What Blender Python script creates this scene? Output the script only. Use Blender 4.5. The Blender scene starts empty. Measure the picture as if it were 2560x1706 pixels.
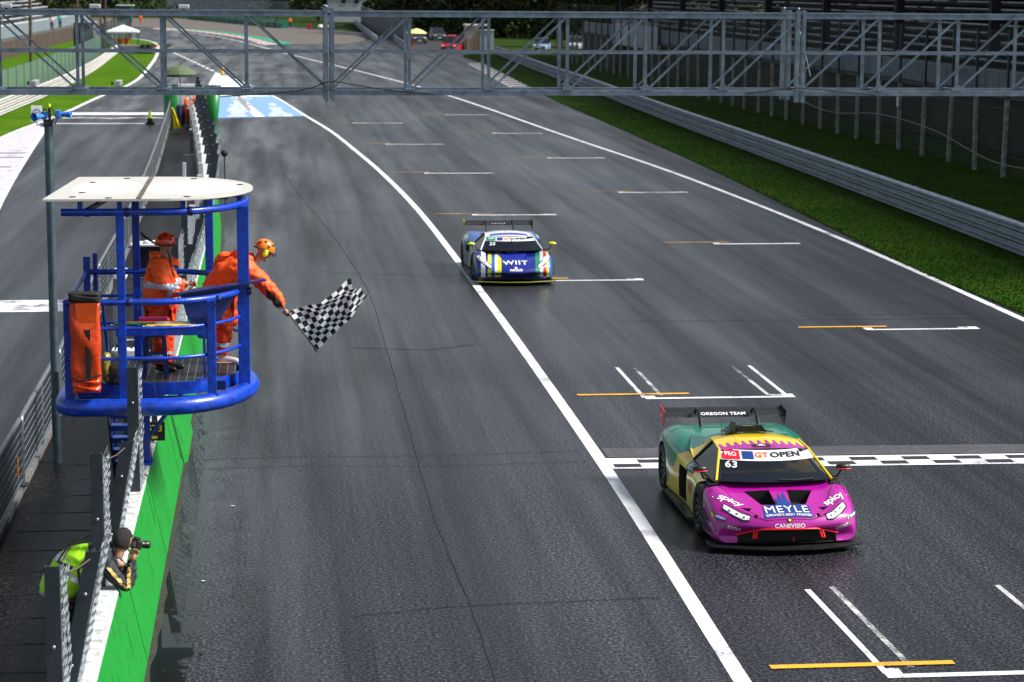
import bpy, bmesh, math, random
import numpy as np
from mathutils import Vector, Matrix, Euler
from mathutils.bvhtree import BVHTree
random.seed(7)
scene = bpy.context.scene
col = scene.collection
rad = math.radians

# ------------------------------------------------------------------ camera, sky, sun, exposure
CAM_H = 7.3
cam_d = bpy.data.cameras.new('camera')
cam = bpy.data.objects.new('camera', cam_d)
col.objects.link(cam)
cam_d.sensor_width = 36.0
cam_d.lens = 36.0 * 5549.0 / 2560.0
cam_d.clip_start = 0.5
cam_d.clip_end = 6000
PITCH = math.atan(887 / 5549.0)
YAW = rad(6.206)
cam.matrix_world = (Matrix.Translation((0, 0, CAM_H)) @ Matrix.Rotation(-YAW, 4, 'Z')
                    @ Matrix.Rotation(math.pi / 2 - PITCH, 4, 'X') @ Matrix.Rotation(0.0065, 4, 'Z'))
cam_d.dof.use_dof = True
cam_d.dof.focus_distance = 31.0
cam_d.dof.aperture_fstop = 2.8
scene.camera = cam

SUN_EL, SUN_AZ = 44.0, 98.0        # azimuth measured from +Y (down the straight) towards +X
world = bpy.data.worlds.new('World')
scene.world = world
world.use_nodes = True
wn, wl = world.node_tree.nodes, world.node_tree.links
bg = wn['Background']
sky = wn.new('ShaderNodeTexSky')
sky.sky_type = 'NISHITA'
sky.sun_disc = False
sky.sun_elevation = rad(SUN_EL)
sky.sun_rotation = rad(SUN_AZ)
sky.air_density = 1.2
sky.dust_density = 1.5
sky.ozone_density = 1.0
hsv = wn.new('ShaderNodeHueSaturation')
hsv.inputs['Saturation'].default_value = 0.48
wl.new(sky.outputs[0], hsv.inputs['Color'])
wl.new(hsv.outputs[0], bg.inputs[0])
bg.inputs[1].default_value = 0.078

sun_d = bpy.data.lights.new('sun', 'SUN')
sun_d.energy = 4.6
sun_d.angle = rad(16)
sun_d.color = (1.0, 0.965, 0.91)
sun = bpy.data.objects.new('sun', sun_d)
col.objects.link(sun)
sd = Vector((math.sin(rad(SUN_AZ)) * math.cos(rad(SUN_EL)), math.cos(rad(SUN_AZ)) * math.cos(rad(SUN_EL)), math.sin(rad(SUN_EL))))
sun.rotation_euler = sd.to_track_quat('Z', 'Y').to_euler()
sun.location = (60, 100, 120)

scene.view_settings.view_transform = 'Standard'
scene.view_settings.look = 'None'
scene.view_settings.gamma = 1.0
scene.view_settings.exposure = 0.68
scene.view_settings.use_curve_mapping = False
scene.render.engine = 'CYCLES'
scene.cycles.use_denoising = True
scene.cycles.max_bounces = 6
scene.cycles.transparent_max_bounces = 24
scene.cycles.caustics_reflective = False
scene.cycles.caustics_refractive = False
scene.cycles.sample_clamp_indirect = 6

# ------------------------------------------------------------------ helpers
MATS = {}


def lin(c):
    return tuple(((x / 12.92) if x <= 0.04045 else ((x + 0.055) / 1.055) ** 2.4) for x in c)


def mat(name, color=(.5, .5, .5), rough=.5, metal=0., noise=0., nscale=8., bump=0., bscale=40., coat=0., alpha=1., spec=.5, streak=None, emit=0.):
    if name in MATS:
        return MATS[name]
    m = bpy.data.materials.new(name)
    m.use_nodes = True
    n, l = m.node_tree.nodes, m.node_tree.links
    b = n['Principled BSDF']
    b.inputs['Base Color'].default_value = (*color, 1)
    b.inputs['Roughness'].default_value = rough
    b.inputs['Metallic'].default_value = metal
    b.inputs['Specular IOR Level'].default_value = spec
    if coat:
        b.inputs['Coat Weight'].default_value = coat
        b.inputs['Coat Roughness'].default_value = 0.04
    tc = n.new('ShaderNodeTexCoord')
    if noise:
        nt = n.new('ShaderNodeTexNoise')
        nt.inputs['Scale'].default_value = nscale
        nt.inputs['Detail'].default_value = 6
        if streak:
            mp = n.new('ShaderNodeMapping')
            mp.inputs['Scale'].default_value = streak
            l.new(tc.outputs['Object'], mp.inputs[0])
            l.new(mp.outputs[0], nt.inputs['Vector'])
        else:
            l.new(tc.outputs['Object'], nt.inputs['Vector'])
        r = n.new('ShaderNodeMapRange')
        r.inputs[1].default_value, r.inputs[2].default_value = .3, .7
        r.inputs[3].default_value, r.inputs[4].default_value = 1 - noise, 1 + noise * .6
        l.new(nt.outputs['Fac'], r.inputs[0])
        mx = n.new('ShaderNodeMix')
        mx.data_type = 'RGBA'
        mx.blend_type = 'MULTIPLY'
        mx.inputs[0].default_value = 1
        mx.inputs[6].default_value = (*color, 1)
        l.new(r.outputs[0], mx.inputs[7])
        l.new(mx.outputs[2], b.inputs['Base Color'])
        rr = n.new('ShaderNodeMapRange')
        rr.inputs[3].default_value, rr.inputs[4].default_value = min(1, rough * 1.15), rough * .85
        l.new(nt.outputs['Fac'], rr.inputs[0])
        l.new(rr.outputs[0], b.inputs['Roughness'])
    if bump:
        bt = n.new('ShaderNodeTexNoise')
        bt.inputs['Scale'].default_value = bscale
        bt.inputs['Detail'].default_value = 4
        l.new(tc.outputs['Object'], bt.inputs['Vector'])
        bm_ = n.new('ShaderNodeBump')
        bm_.inputs['Strength'].default_value = bump
        bm_.inputs['Distance'].default_value = .02
        l.new(bt.outputs['Fac'], bm_.inputs['Height'])
        l.new(bm_.outputs[0], b.inputs['Normal'])
    if alpha < 1:
        b.inputs['Alpha'].default_value = alpha
    MATS[name] = m
    return m


class MB:
    """collects shapes; build() links them as ONE mesh object"""
    def __init__(s):
        s.v, s.f, s.sm = [], [], []

    def add(s, vs, fs, smooth=False):
        o = len(s.v)
        s.v += [tuple(v) for v in vs]
        s.f += [tuple(i + o for i in f) for f in fs]
        s.sm += [smooth] * len(fs)
        return s

    def box(s, x0, x1, y0, y1, z0, z1):
        vs = [(x, y, z) for z in (z0, z1) for y in (y0, y1) for x in (x0, x1)]
        return s.add(vs, [(0, 2, 3, 1), (4, 5, 7, 6), (0, 1, 5, 4), (2, 6, 7, 3), (0, 4, 6, 2), (1, 3, 7, 5)])

    def bevbox(s, x0, x1, y0, y1, z0, z1, b=.01):
        bm = bmesh.new()
        bmesh.ops.create_cube(bm, size=1)
        for v in bm.verts:
            v.co = Vector((x0 + (v.co.x + .5) * (x1 - x0), y0 + (v.co.y + .5) * (y1 - y0), z0 + (v.co.z + .5) * (z1 - z0)))
        bmesh.ops.bevel(bm, geom=bm.edges[:], offset=b, segments=2, affect='EDGES', profile=.5)
        bm.verts.ensure_lookup_table()
        s.add([v.co for v in bm.verts], [[v.index for v in f.verts] for f in bm.faces])
        bm.free()
        return s

    def bar(s, p, q, w, h=None, up=(0, 0, 1)):
        """rectangular bar from p to q, w across, h along up"""
        h = w if h is None else h
        p, q = Vector(p), Vector(q)
        d = (q - p).normalized()
        u = Vector(up)
        if abs(d.dot(u)) > .98:
            u = Vector((0, 1, 0))
        a = d.cross(u).normalized()
        u = a.cross(d).normalized()
        vs = [c + a * (i * w / 2) + u * (j * h / 2) for c in (p, q) for i, j in ((-1, -1), (1, -1), (1, 1), (-1, 1))]
        return s.add(vs, [(0, 1, 2, 3), (7, 6, 5, 4), (0, 4, 5, 1), (1, 5, 6, 2), (2, 6, 7, 3), (3, 7, 4, 0)])

    def tube(s, pts, r, seg=10, closed=False, caps=True):
        pts = [Vector(p) for p in pts]
        n = len(pts)
        rs = r if isinstance(r, (list, tuple)) else [r] * n
        rings = []
        prev = None
        for i, p in enumerate(pts):
            if closed:
                d = pts[(i + 1) % n] - pts[i - 1]
            else:
                d = pts[min(i + 1, n - 1)] - pts[max(i - 1, 0)]
            d.normalize()
            if prev is None:
                a = d.orthogonal().normalized()
            else:
                a = (prev - d * prev.dot(d))
                a = a.normalized() if a.length > 1e-6 else d.orthogonal().normalized()
            prev = a
            b = d.cross(a)
            rings.append([p + (a * math.cos(t) + b * math.sin(t)) * rs[i] for t in (2 * math.pi * k / seg for k in range(seg))])
        vs = [v for r_ in rings for v in r_]
        fs = []
        for i in range(n if closed else n - 1):
            j = (i + 1) % n
            for k in range(seg):
                k2 = (k + 1) % seg
                fs.append((i * seg + k, i * seg + k2, j * seg + k2, j * seg + k))
        s.add(vs, fs, seg > 5)
        if caps and not closed:
            s.add(rings[0], [tuple(range(seg - 1, -1, -1))])
            s.add(rings[-1], [tuple(range(seg))])
        return s

    def lathe(s, prof, seg=20, origin=(0, 0, 0), axis='Z'):
        o = Vector(origin)
        vs = []
        for r, h in prof:
            for k in range(seg):
                t = 2 * math.pi * k / seg
                c, d = r * math.cos(t), r * math.sin(t)
                vs.append(o + (Vector((c, d, h)) if axis == 'Z' else Vector((h, c, d)) if axis == 'X' else Vector((d, h, c))))
        fs = [(i * seg + k, i * seg + (k + 1) % seg, (i + 1) * seg + (k + 1) % seg, (i + 1) * seg + k) for i in range(len(prof) - 1) for k in range(seg)]
        return s.add(vs, fs, True)

    def prism(s, poly, off):
        """polygon (3D points) extruded by off"""
        n = len(poly)
        off = Vector(off)
        vs = [Vector(p) for p in poly] + [Vector(p) + off for p in poly]
        fs = [tuple(range(n))[::-1], tuple(range(n, 2 * n))] + [(i, (i + 1) % n, n + (i + 1) % n, n + i) for i in range(n)]
        return s.add(vs, fs)

    def sheet(s, poly, z=None):
        return s.add([(p[0], p[1], z if z is not None else p[2]) for p in poly], [tuple(range(len(poly)))])

    def strip(s, a, b):
        """quads between two polylines of equal length"""
        n = len(a)
        return s.add(list(a) + list(b), [(i, i + 1, n + i + 1, n + i) for i in range(n - 1)])

    def sphere(s, c, r, seg=14, rings=9, sc=(1, 1, 1), rot=None):
        c = Vector(c)
        vs, fs = [], []
        for i in range(rings + 1):
            ph = math.pi * i / rings
            for k in range(seg):
                t = 2 * math.pi * k / seg
                v = Vector((math.sin(ph) * math.cos(t) * sc[0], math.sin(ph) * math.sin(t) * sc[1], math.cos(ph) * sc[2])) * r
                if rot:
                    v = rot @ v
                vs.append(c + v)
        for i in range(rings):
            for k in range(seg):
                fs.append((i * seg + k, i * seg + (k + 1) % seg, (i + 1) * seg + (k + 1) % seg, (i + 1) * seg + k))
        return s.add(vs, fs, True)

    def build(s, name, m, parent=None, local=False, kind=None, fix=True):
        me = bpy.data.meshes.new(name)
        off = Vector((0, 0, 0))
        if parent is not None and not local:
            off = ROOTLOC.get(parent.name, off)
        me.from_pydata([(v[0] - off[0], v[1] - off[1], v[2] - off[2]) for v in s.v], [], s.f)
        me.polygons.foreach_set('use_smooth', s.sm)
        if fix:
            bm = bmesh.new()
            bm.from_mesh(me)
            bmesh.ops.recalc_face_normals(bm, faces=bm.faces[:])
            bm.to_mesh(me)
            bm.free()
        me.update()
        if m:
            me.materials.append(m)
        return link(name, me, parent, kind)


ROOTLOC = {}


def link(name, me, parent=None, kind=None):
    o = bpy.data.objects.new(name, me)
    col.objects.link(o)
    if parent is not None:
        o.parent = parent
        ROOTLOC[o.name] = ROOTLOC.get(parent.name, Vector((0, 0, 0)))
    if kind:
        o['kind'] = kind
    return o


def tag(o, label=None, cat=None, group=None, kind=None):
    for k, v in (('label', label), ('category', cat), ('group', group), ('kind', kind)):
        if v:
            o[k] = v
    return o


def thing(name, label, cat, loc=(0, 0, 0), group=None, rotz=0):
    o = bpy.data.objects.new(name, None)
    o.empty_display_size = .2
    col.objects.link(o)
    o.location = loc
    o.rotation_euler = (0, 0, rotz)
    ROOTLOC[o.name] = Vector(loc)
    return tag(o, label, cat, group)


def copy_tree(o, parent=None, loc=None, label=None, rotz=None):
    c = o.copy()
    col.objects.link(c)
    c.parent = parent
    if loc is not None:
        c.location = loc
    if rotz is not None:
        c.rotation_euler = (0, 0, rotz)
    if label:
        c['label'] = label
    for ch in o.children:
        copy_tree(ch, c)
    return c


def interp(pts):
    """smooth X(Y) through (Y, X) samples (monotone cubic style)"""
    ys = np.array([p[0] for p in pts], float)
    xs = np.array([p[1] for p in pts], float)
    m = np.gradient(xs, ys)

    def f(y):
        i = int(np.clip(np.searchsorted(ys, y) - 1, 0, len(ys) - 2))
        h = ys[i + 1] - ys[i]
        t = (y - ys[i]) / h
        if t < 0:
            return xs[0] + m[0] * (y - ys[0])
        if t > 1:
            return xs[-1] + m[-1] * (y - ys[-1])
        return ((1 + 2 * t) * (1 - t) ** 2 * xs[i] + t * (1 - t) ** 2 * h * m[i] + t * t * (3 - 2 * t) * xs[i + 1] + t * t * (t - 1) * h * m[i + 1])
    return f


def smooth_path(pts, n=6):
    """Catmull-Rom through 2D/3D points"""
    P = [Vector((p[0], p[1], p[2] if len(p) > 2 else 0)) for p in pts]
    P = [P[0] * 2 - P[1]] + P + [P[-1] * 2 - P[-2]]
    out = []
    for i in range(1, len(P) - 2):
        for k in range(n):
            t = k / n
            a, b, c, d = P[i - 1], P[i], P[i + 1], P[i + 2]
            out.append(.5 * ((2 * b) + (c - a) * t + (2 * a - 5 * b + 4 * c - d) * t * t + (3 * b - a - 3 * c + d) * t ** 3))
    out.append(P[-2])
    return out


def offset_path(path, d):
    out = []
    for i, p in enumerate(path):
        t = (path[min(i + 1, len(path) - 1)] - path[max(i - 1, 0)]).normalized()
        out.append(Vector((p.x + t.y * d, p.y - t.x * d, p.z)))
    return out


def line_strip(mb, path, w, z):
    a = [Vector((p.x, p.y, z)) for p in offset_path(path, -w / 2)]
    b = [Vector((p.x, p.y, z)) for p in offset_path(path, w / 2)]
    mb.strip(a, b)
    return mb


def skinned(skel, sub=2, flat=False):
    """skel: list of chains; each chain [(x,y,z,r),...]; shared points merge. returns (verts, faces)"""
    key, V, E, Rr = {}, [], [], []
    for ch in skel:
        last = None
        for x, y, z, r in ch:
            k = (round(x, 4), round(y, 4), round(z, 4))
            if k not in key:
                key[k] = len(V)
                V.append((x, y, z))
                Rr.append(r)
            if last is not None and last != key[k]:
                E.append((last, key[k]))
            last = key[k]
    me = bpy.data.meshes.new('tmp_skin')
    me.from_pydata(V, E, [])
    o = bpy.data.objects.new('tmp_skin', me)
    col.objects.link(o)
    o.modifiers.new('skin', 'SKIN').use_smooth_shade = True
    for i, r in enumerate(Rr):
        sv = me.skin_vertices[0].data[i]
        sv.radius = (r, r) if not isinstance(r, tuple) else r
        sv.use_root = (i == 0)
    ss = o.modifiers.new('sub', 'SUBSURF')
    ss.levels = sub
    ss.render_levels = sub
    dg = bpy.context.evaluated_depsgraph_get()
    ev = o.evaluated_get(dg)
    m2 = ev.to_mesh()
    vs = [tuple(v.co) for v in m2.vertices]
    fs = [tuple(p.vertices) for p in m2.polygons]
    ev.to_mesh_clear()
    bpy.data.objects.remove(o)
    bpy.data.meshes.remove(me)
    return vs, fs
# ------------------------------------------------------------------ surface materials


def asphalt_material(name, base, wet_x=None, spec=.16, film=.38):
    m = bpy.data.materials.new(name)
    m.use_nodes = True
    n, l = m.node_tree.nodes, m.node_tree.links
    b = n['Principled BSDF']
    geo = n.new('ShaderNodeNewGeometry')
    # fine chippings
    sp = n.new('ShaderNodeTexNoise')
    sp.inputs['Scale'].default_value = 24
    sp.inputs['Detail'].default_value = 2
    sp.inputs['Roughness'].default_value = .75
    l.new(geo.outputs['Position'], sp.inputs['Vector'])
    r0 = n.new('ShaderNodeMapRange')
    r0.inputs[1].default_value, r0.inputs[2].default_value = .40, .74
    l.new(sp.outputs['Fac'], r0.inputs[0])
    rp = n.new('ShaderNodeMath'); rp.operation = 'POWER'; rp.inputs[1].default_value = 1.7
    l.new(r0.outputs[0], rp.inputs[0])
    r1 = n.new('ShaderNodeMath'); r1.operation = 'MULTIPLY_ADD'
    r1.inputs[1].default_value, r1.inputs[2].default_value = 13.0, .06
    l.new(rp.outputs[0], r1.inputs[0])
    # paving lanes and rubber along the straight
    mp = n.new('ShaderNodeMapping')
    mp.inputs['Scale'].default_value = (.9, .018, 1)
    l.new(geo.outputs['Position'], mp.inputs[0])
    st = n.new('ShaderNodeTexNoise')
    st.inputs['Scale'].default_value = 1.0
    st.inputs['Detail'].default_value = 5
    st.inputs['Roughness'].default_value = .65
    l.new(mp.outputs[0], st.inputs['Vector'])
    r2 = n.new('ShaderNodeMapRange')
    r2.inputs[1].default_value, r2.inputs[2].default_value = .32, .68
    r2.inputs[3].default_value, r2.inputs[4].default_value = .35, 1.75
    l.new(st.outputs['Fac'], r2.inputs[0])
    # broad blotches
    bl = n.new('ShaderNodeTexNoise')
    bl.inputs['Scale'].default_value = .5
    bl.inputs['Detail'].default_value = 4
    mb_ = n.new('ShaderNodeMapping'); mb_.inputs['Scale'].default_value = (1, .12, 1)
    l.new(geo.outputs['Position'], mb_.inputs[0]); l.new(mb_.outputs[0], bl.inputs['Vector'])
    r3 = n.new('ShaderNodeMapRange')
    r3.inputs[1].default_value, r3.inputs[2].default_value = .35, .65
    r3.inputs[3].default_value, r3.inputs[4].default_value = .78, 1.22
    l.new(bl.outputs['Fac'], r3.inputs[0])
    m1 = n.new('ShaderNodeMath'); m1.operation = 'MULTIPLY'
    m2 = n.new('ShaderNodeMath'); m2.operation = 'MULTIPLY'
    l.new(r1.outputs[0], m1.inputs[0]); l.new(r2.outputs[0], m1.inputs[1])
    l.new(m1.outputs[0], m2.inputs[0]); l.new(r3.outputs[0], m2.inputs[1])
    mx = n.new('ShaderNodeMix'); mx.data_type = 'RGBA'; mx.blend_type = 'MULTIPLY'
    mx.inputs[0].default_value = 1
    mx.inputs[6].default_value = (*base, 1)
    l.new(m2.outputs[0], mx.inputs[7])
    l.new(mx.outputs[2], b.inputs['Base Color'])
    # damp sheen: patches of smoother, wetter surface
    wn_ = n.new('ShaderNodeTexNoise')
    wn_.inputs['Scale'].default_value = .5
    wn_.inputs['Detail'].default_value = 5
    mw = n.new('ShaderNodeMapping')
    mw.inputs['Scale'].default_value = (1.5, .12, 1)
    l.new(geo.outputs['Position'], mw.inputs[0])
    l.new(mw.outputs[0], wn_.inputs['Vector'])
    rr = n.new('ShaderNodeMapRange')
    rr.inputs[1].default_value, rr.inputs[2].default_value = .35, .68
    rr.inputs[3].default_value, rr.inputs[4].default_value = .52, .33
    l.new(wn_.outputs['Fac'], rr.inputs[0])
    rough_out = rr.outputs[0]
    if wet_x is not None:
        sx = n.new('ShaderNodeSeparateXYZ')
        l.new(geo.outputs['Position'], sx.inputs[0])
        wr = n.new('ShaderNodeMapRange')
        wr.inputs[1].default_value, wr.inputs[2].default_value = wet_x
        wr.inputs[3].default_value, wr.inputs[4].default_value = 1., 0.
        l.new(sx.outputs['X'], wr.inputs[0])
        wm = n.new('ShaderNodeMath'); wm.operation = 'MULTIPLY'
        wt = n.new('ShaderNodeMapRange')
        wt.inputs[1].default_value, wt.inputs[2].default_value = .42, .62
        l.new(wn_.outputs['Fac'], wt.inputs[0])
        l.new(wr.outputs[0], wm.inputs[0]); l.new(wt.outputs[0], wm.inputs[1])
        rm = n.new('ShaderNodeMapRange')
        rm.inputs[3].default_value, rm.inputs[4].default_value = 1., .38
        l.new(wm.outputs[0], rm.inputs[0])
        mm = n.new('ShaderNodeMath'); mm.operation = 'MULTIPLY'
        l.new(rr.outputs[0], mm.inputs[0]); l.new(rm.outputs[0], mm.inputs[1])
        rough_out = mm.outputs[0]
    l.new(rough_out, b.inputs['Roughness'])
    b.inputs['Specular IOR Level'].default_value = spec
    # thin damp film: mirrors the sky at grazing angles far down the straight
    cwt = n.new('ShaderNodeMath'); cwt.operation = 'MULTIPLY'; cwt.inputs[1].default_value = film
    cw2 = n.new('ShaderNodeMath'); cw2.operation = 'MULTIPLY'
    l.new(r2.outputs[0], cw2.inputs[0]); l.new(r3.outputs[0], cw2.inputs[1])
    l.new(cw2.outputs[0], cwt.inputs[0]); l.new(cwt.outputs[0], b.inputs['Coat Weight'])
    b.inputs['Coat Roughness'].default_value = .31
    b.inputs['Coat IOR'].default_value = 1.30
    bp = n.new('ShaderNodeBump')
    bp.inputs['Strength'].default_value = .6
    bp.inputs['Distance'].default_value = .012
    l.new(sp.outputs['Fac'], bp.inputs['Height'])
    l.new(bp.outputs[0], b.inputs['Normal'])
    cb_ = n.new('ShaderNodeBump'); cb_.inputs['Strength'].default_value = .22; cb_.inputs['Distance'].default_value = .012
    l.new(sp.outputs['Fac'], cb_.inputs['Height']); l.new(cb_.outputs[0], b.inputs['Coat Normal'])
    if wet_x is not None:
        # standing rain water in the gutter along the pit wall: smooth, dark, mirror-like
        pn = n.new('ShaderNodeTexNoise')
        pn.inputs['Scale'].default_value = 1.0
        pn.inputs['Detail'].default_value = 3
        pn.inputs['Roughness'].default_value = .55
        pm = n.new('ShaderNodeMapping')
        pm.inputs['Scale'].default_value = (2.2, 1.7, 1)
        l.new(geo.outputs['Position'], pm.inputs[0]); l.new(pm.outputs[0], pn.inputs['Vector'])
        dd = n.new('ShaderNodeMath'); dd.operation = 'MULTIPLY_ADD'
        dd.inputs[1].default_value = -.62; dd.inputs[2].default_value = -.62 * 1.4
        l.new(sx.outputs['X'], dd.inputs[0])
        d2 = n.new('ShaderNodeMath'); d2.operation = 'MINIMUM'; d2.inputs[1].default_value = 0
        l.new(dd.outputs[0], d2.inputs[0])
        sm = n.new('ShaderNodeMath'); sm.operation = 'ADD'
        l.new(d2.outputs[0], sm.inputs[0]); l.new(pn.outputs['Fac'], sm.inputs[1])
        yf_ = n.new('ShaderNodeMapRange')
        yf_.inputs[1].default_value, yf_.inputs[2].default_value = 33, 52
        yf_.inputs[3].default_value, yf_.inputs[4].default_value = 0, .8
        l.new(sx.outputs['Y'], yf_.inputs[0])
        s2 = n.new('ShaderNodeMath'); s2.operation = 'SUBTRACT'
        l.new(sm.outputs[0], s2.inputs[0]); l.new(yf_.outputs[0], s2.inputs[1])
        pf_ = n.new('ShaderNodeMapRange')
        pf_.inputs[1].default_value, pf_.inputs[2].default_value = .235, .265
        l.new(s2.outputs[0], pf_.inputs[0])
        halo = n.new('ShaderNodeMapRange')
        halo.inputs[1].default_value, halo.inputs[2].default_value = -.15, .25
        halo.inputs[3].default_value, halo.inputs[4].default_value = 1., .5
        l.new(s2.outputs[0], halo.inputs[0])
        hm = n.new('ShaderNodeMath'); hm.operation = 'MULTIPLY'
        l.new(rough_out, hm.inputs[0]); l.new(halo.outputs[0], hm.inputs[1])
        ro = n.new('ShaderNodeMix')
        ro.inputs[3].default_value = .02
        l.new(pf_.outputs[0], ro.inputs[0]); l.new(hm.outputs[0], ro.inputs[2])
        l.new(ro.outputs[0], b.inputs['Roughness'])
        co_ = n.new('ShaderNodeMix'); co_.data_type = 'RGBA'
        co_.inputs[7].default_value = (.008, .009, .008, 1)
        l.new(pf_.outputs[0], co_.inputs[0]); l.new(mx.outputs[2], co_.inputs[6])
        l.new(co_.outputs[2], b.inputs['Base Color'])
        bs = n.new('ShaderNodeMapRange')
        bs.inputs[3].default_value, bs.inputs[4].default_value = .45, .0
        l.new(pf_.outputs[0], bs.inputs[0]); l.new(bs.outputs[0], bp.inputs['Strength'])
    MATS[name] = m
    return m


def paint_material(name, color, wear=.35, scale=30, rough=.55):
    """road paint: chippings and wear let the asphalt through"""
    m = bpy.data.materials.new(name)
    m.use_nodes = True
    n, l = m.node_tree.nodes, m.node_tree.links
    b = n['Principled BSDF']
    geo = n.new('ShaderNodeNewGeometry')
    t = n.new('ShaderNodeTexNoise')
    t.inputs['Scale'].default_value = scale
    t.inputs['Detail'].default_value = 5
    t.inputs['Roughness'].default_value = .7
    l.new(geo.outputs['Position'], t.inputs['Vector'])
    g = n.new('ShaderNodeTexNoise')
    g.inputs['Scale'].default_value = 1.3
    g.inputs['Detail'].default_value = 5
    l.new(geo.outputs['Position'], g.inputs['Vector'])
    ad = n.new('ShaderNodeMath'); ad.operation = 'ADD'
    l.new(t.outputs['Fac'], ad.inputs[0]); l.new(g.outputs['Fac'], ad.inputs[1])
    r = n.new('ShaderNodeMapRange')
    r.inputs[1].default_value, r.inputs[2].default_value = wear + .35, wear + .62
    l.new(ad.outputs[0], r.inputs[0])
    mx = n.new('ShaderNodeMix'); mx.data_type = 'RGBA'
    mx.inputs[6].default_value = (.055, .056, .062, 1)
    mx.inputs[7].default_value = (*color, 1)
    l.new(r.outputs[0], mx.inputs[0])
    l.new(mx.outputs[2], b.inputs['Base Color'])
    b.inputs['Roughness'].default_value = rough
    MATS[name] = m
    return m


def turf_material(name, c0, c1, c2):
    m = bpy.data.materials.new(name)
    m.use_nodes = True
    n, l = m.node_tree.nodes, m.node_tree.links
    b = n['Principled BSDF']
    geo = n.new('ShaderNodeNewGeometry')
    a = n.new('ShaderNodeTexNoise'); a.inputs['Scale'].default_value = 9; a.inputs['Detail'].default_value = 6
    c = n.new('ShaderNodeTexNoise'); c.inputs['Scale'].default_value = .35; c.inputs['Detail'].default_value = 5
    l.new(geo.outputs['Position'], a.inputs['Vector']); l.new(geo.outputs['Position'], c.inputs['Vector'])
    mx = n.new('ShaderNodeMix'); mx.data_type = 'RGBA'
    mx.inputs[6].default_value = (*c0, 1); mx.inputs[7].default_value = (*c1, 1)
    ra = n.new('ShaderNodeMapRange'); ra.inputs[1].default_value, ra.inputs[2].default_value = .3, .7
    l.new(a.outputs['Fac'], ra.inputs[0]); l.new(ra.outputs[0], mx.inputs[0])
    m2 = n.new('ShaderNodeMix'); m2.data_type = 'RGBA'
    l.new(mx.outputs[2], m2.inputs[6]); m2.inputs[7].default_value = (*c2, 1)
    rc = n.new('ShaderNodeMapRange'); rc.inputs[1].default_value, rc.inputs[2].default_value = .42, .7
    l.new(c.outputs['Fac'], rc.inputs[0]); l.new(rc.outputs[0], m2.inputs[0])
    l.new(m2.outputs[2], b.inputs['Base Color'])
    b.inputs['Roughness'].default_value = .9
    b.inputs['Specular IOR Level'].default_value = .05
    bp = n.new('ShaderNodeBump'); bp.inputs['Strength'].default_value = .9; bp.inputs['Distance'].default_value = .05
    l.new(a.outputs['Fac'], bp.inputs['Height']); l.new(bp.outputs[0], b.inputs['Normal'])
    MATS[name] = m
    return m


A_TRACK = asphalt_material('asphalt_track', (.0082, .0086, .0104), wet_x=(-1.2, 2.6))
A_PIT = asphalt_material('asphalt_pit_lane', (.0068, .0076, .0098))
A_WALK = asphalt_material('asphalt_walkway', (.0040, .0038, .0040), spec=.08, film=.03)
WHITE = paint_material('paint_white', (.76, .77, .80), wear=.34)
WHITE_WORN = paint_material('paint_white_worn', (.6, .6, .61), wear=.56)
YELLOW = paint_material('paint_yellow', (.78, .38, .02), wear=.34)
YELLOW_WORN = paint_material('paint_yellow_worn', (.55, .33, .08), wear=.5)
BLACKP = paint_material('paint_black', (.02, .02, .024), wear=.1)
BLUEP = paint_material('paint_blue', (.20, .36, .66), wear=.26, scale=6)
TURF = turf_material('turf', (.010, .034, .001), (.020, .060, .002), (.032, .070, .003))
TURF_DARK = turf_material('turf_dark', (.012, .030, .005), (.022, .052, .008), (.028, .05, .008))
SOIL = mat('bare_soil', (.06, .05, .04), .95, noise=.4, nscale=2)
GRAVEL = mat('gravel', (.105, .092, .082), .95, noise=.35, nscale=3, bump=1, bscale=14)

# ------------------------------------------------------------------ ground sheets
XL = interp([(0, 4.85), (22, 4.92), (30, 5.03), (42, 5.05), (56, 4.97), (75, 4.72), (89, 4.24), (100, 3.70), (113, 2.98), (126, 1.95), (146, .40), (165, -1.6), (190, -4.5)])
XR = interp([(0, 16.5), (47, 16.7), (60, 16.72), (76, 16.38), (86, 15.98), (108, 14.55), (147, 12.1), (157, 11.3), (190, 7.8), (216, 4.7), (249, .8), (272, -1.6), (319, -7.6), (359, -15.5), (376, -20)])
XG = interp([(0, 17.3), (48, 17.0), (57, 16.85), (67, 17.15), (83, 17.62), (104, 17.95), (145, 18.35), (167, 18.9), (214, 20.1), (238, 20.6), (246, 22.5)])
XW = interp([(0, -1.4), (40, -1.4), (56, -1.39), (66, -1.50), (75, -1.78), (85, -2.18), (95, -2.62), (108, -3.2), (122, -3.85), (140, -4.7)])
XRAIL = interp([(0, -3.62), (30, -3.60), (38, -3.6), (48, -3.80), (57, -3.86), (72, -4.10), (90, -4.5), (118, -5.25), (130, -5.6)])

g = MB()
g.sheet([(-2500, -60, -.05), (2500, -60, -.05), (2500, 4000, -.05), (-2500, 4000, -.05)])
ground = g.build('ground', TURF_DARK, kind='structure')

t = MB()
N = 60
ys = [-12 + i * 520 / N for i in range(N + 1)]
# tarmac of track, pit lane and run-off in one sheet reaching round the far bend
for a, b_ in zip(ys[:-1], ys[1:]):
    def lft(y):
        return -11.8 if y < 108 else min(-9.9, -11.8 - max(0, y - 280) * .9) if y < 300 else -30 - (y - 300) * 1.6
    def rgt(y):
        return XG(y) + .02 if y < 246 else 24 if y < 300 else 24 - (y - 300) * .2
    t.add([(lft(a), a, 0), (rgt(a), a, 0), (rgt(b_), b_, 0), (lft(b_), b_, 0)], [(0, 1, 2, 3)])
track = t.build('race_track', A_TRACK, kind='structure')

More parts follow.
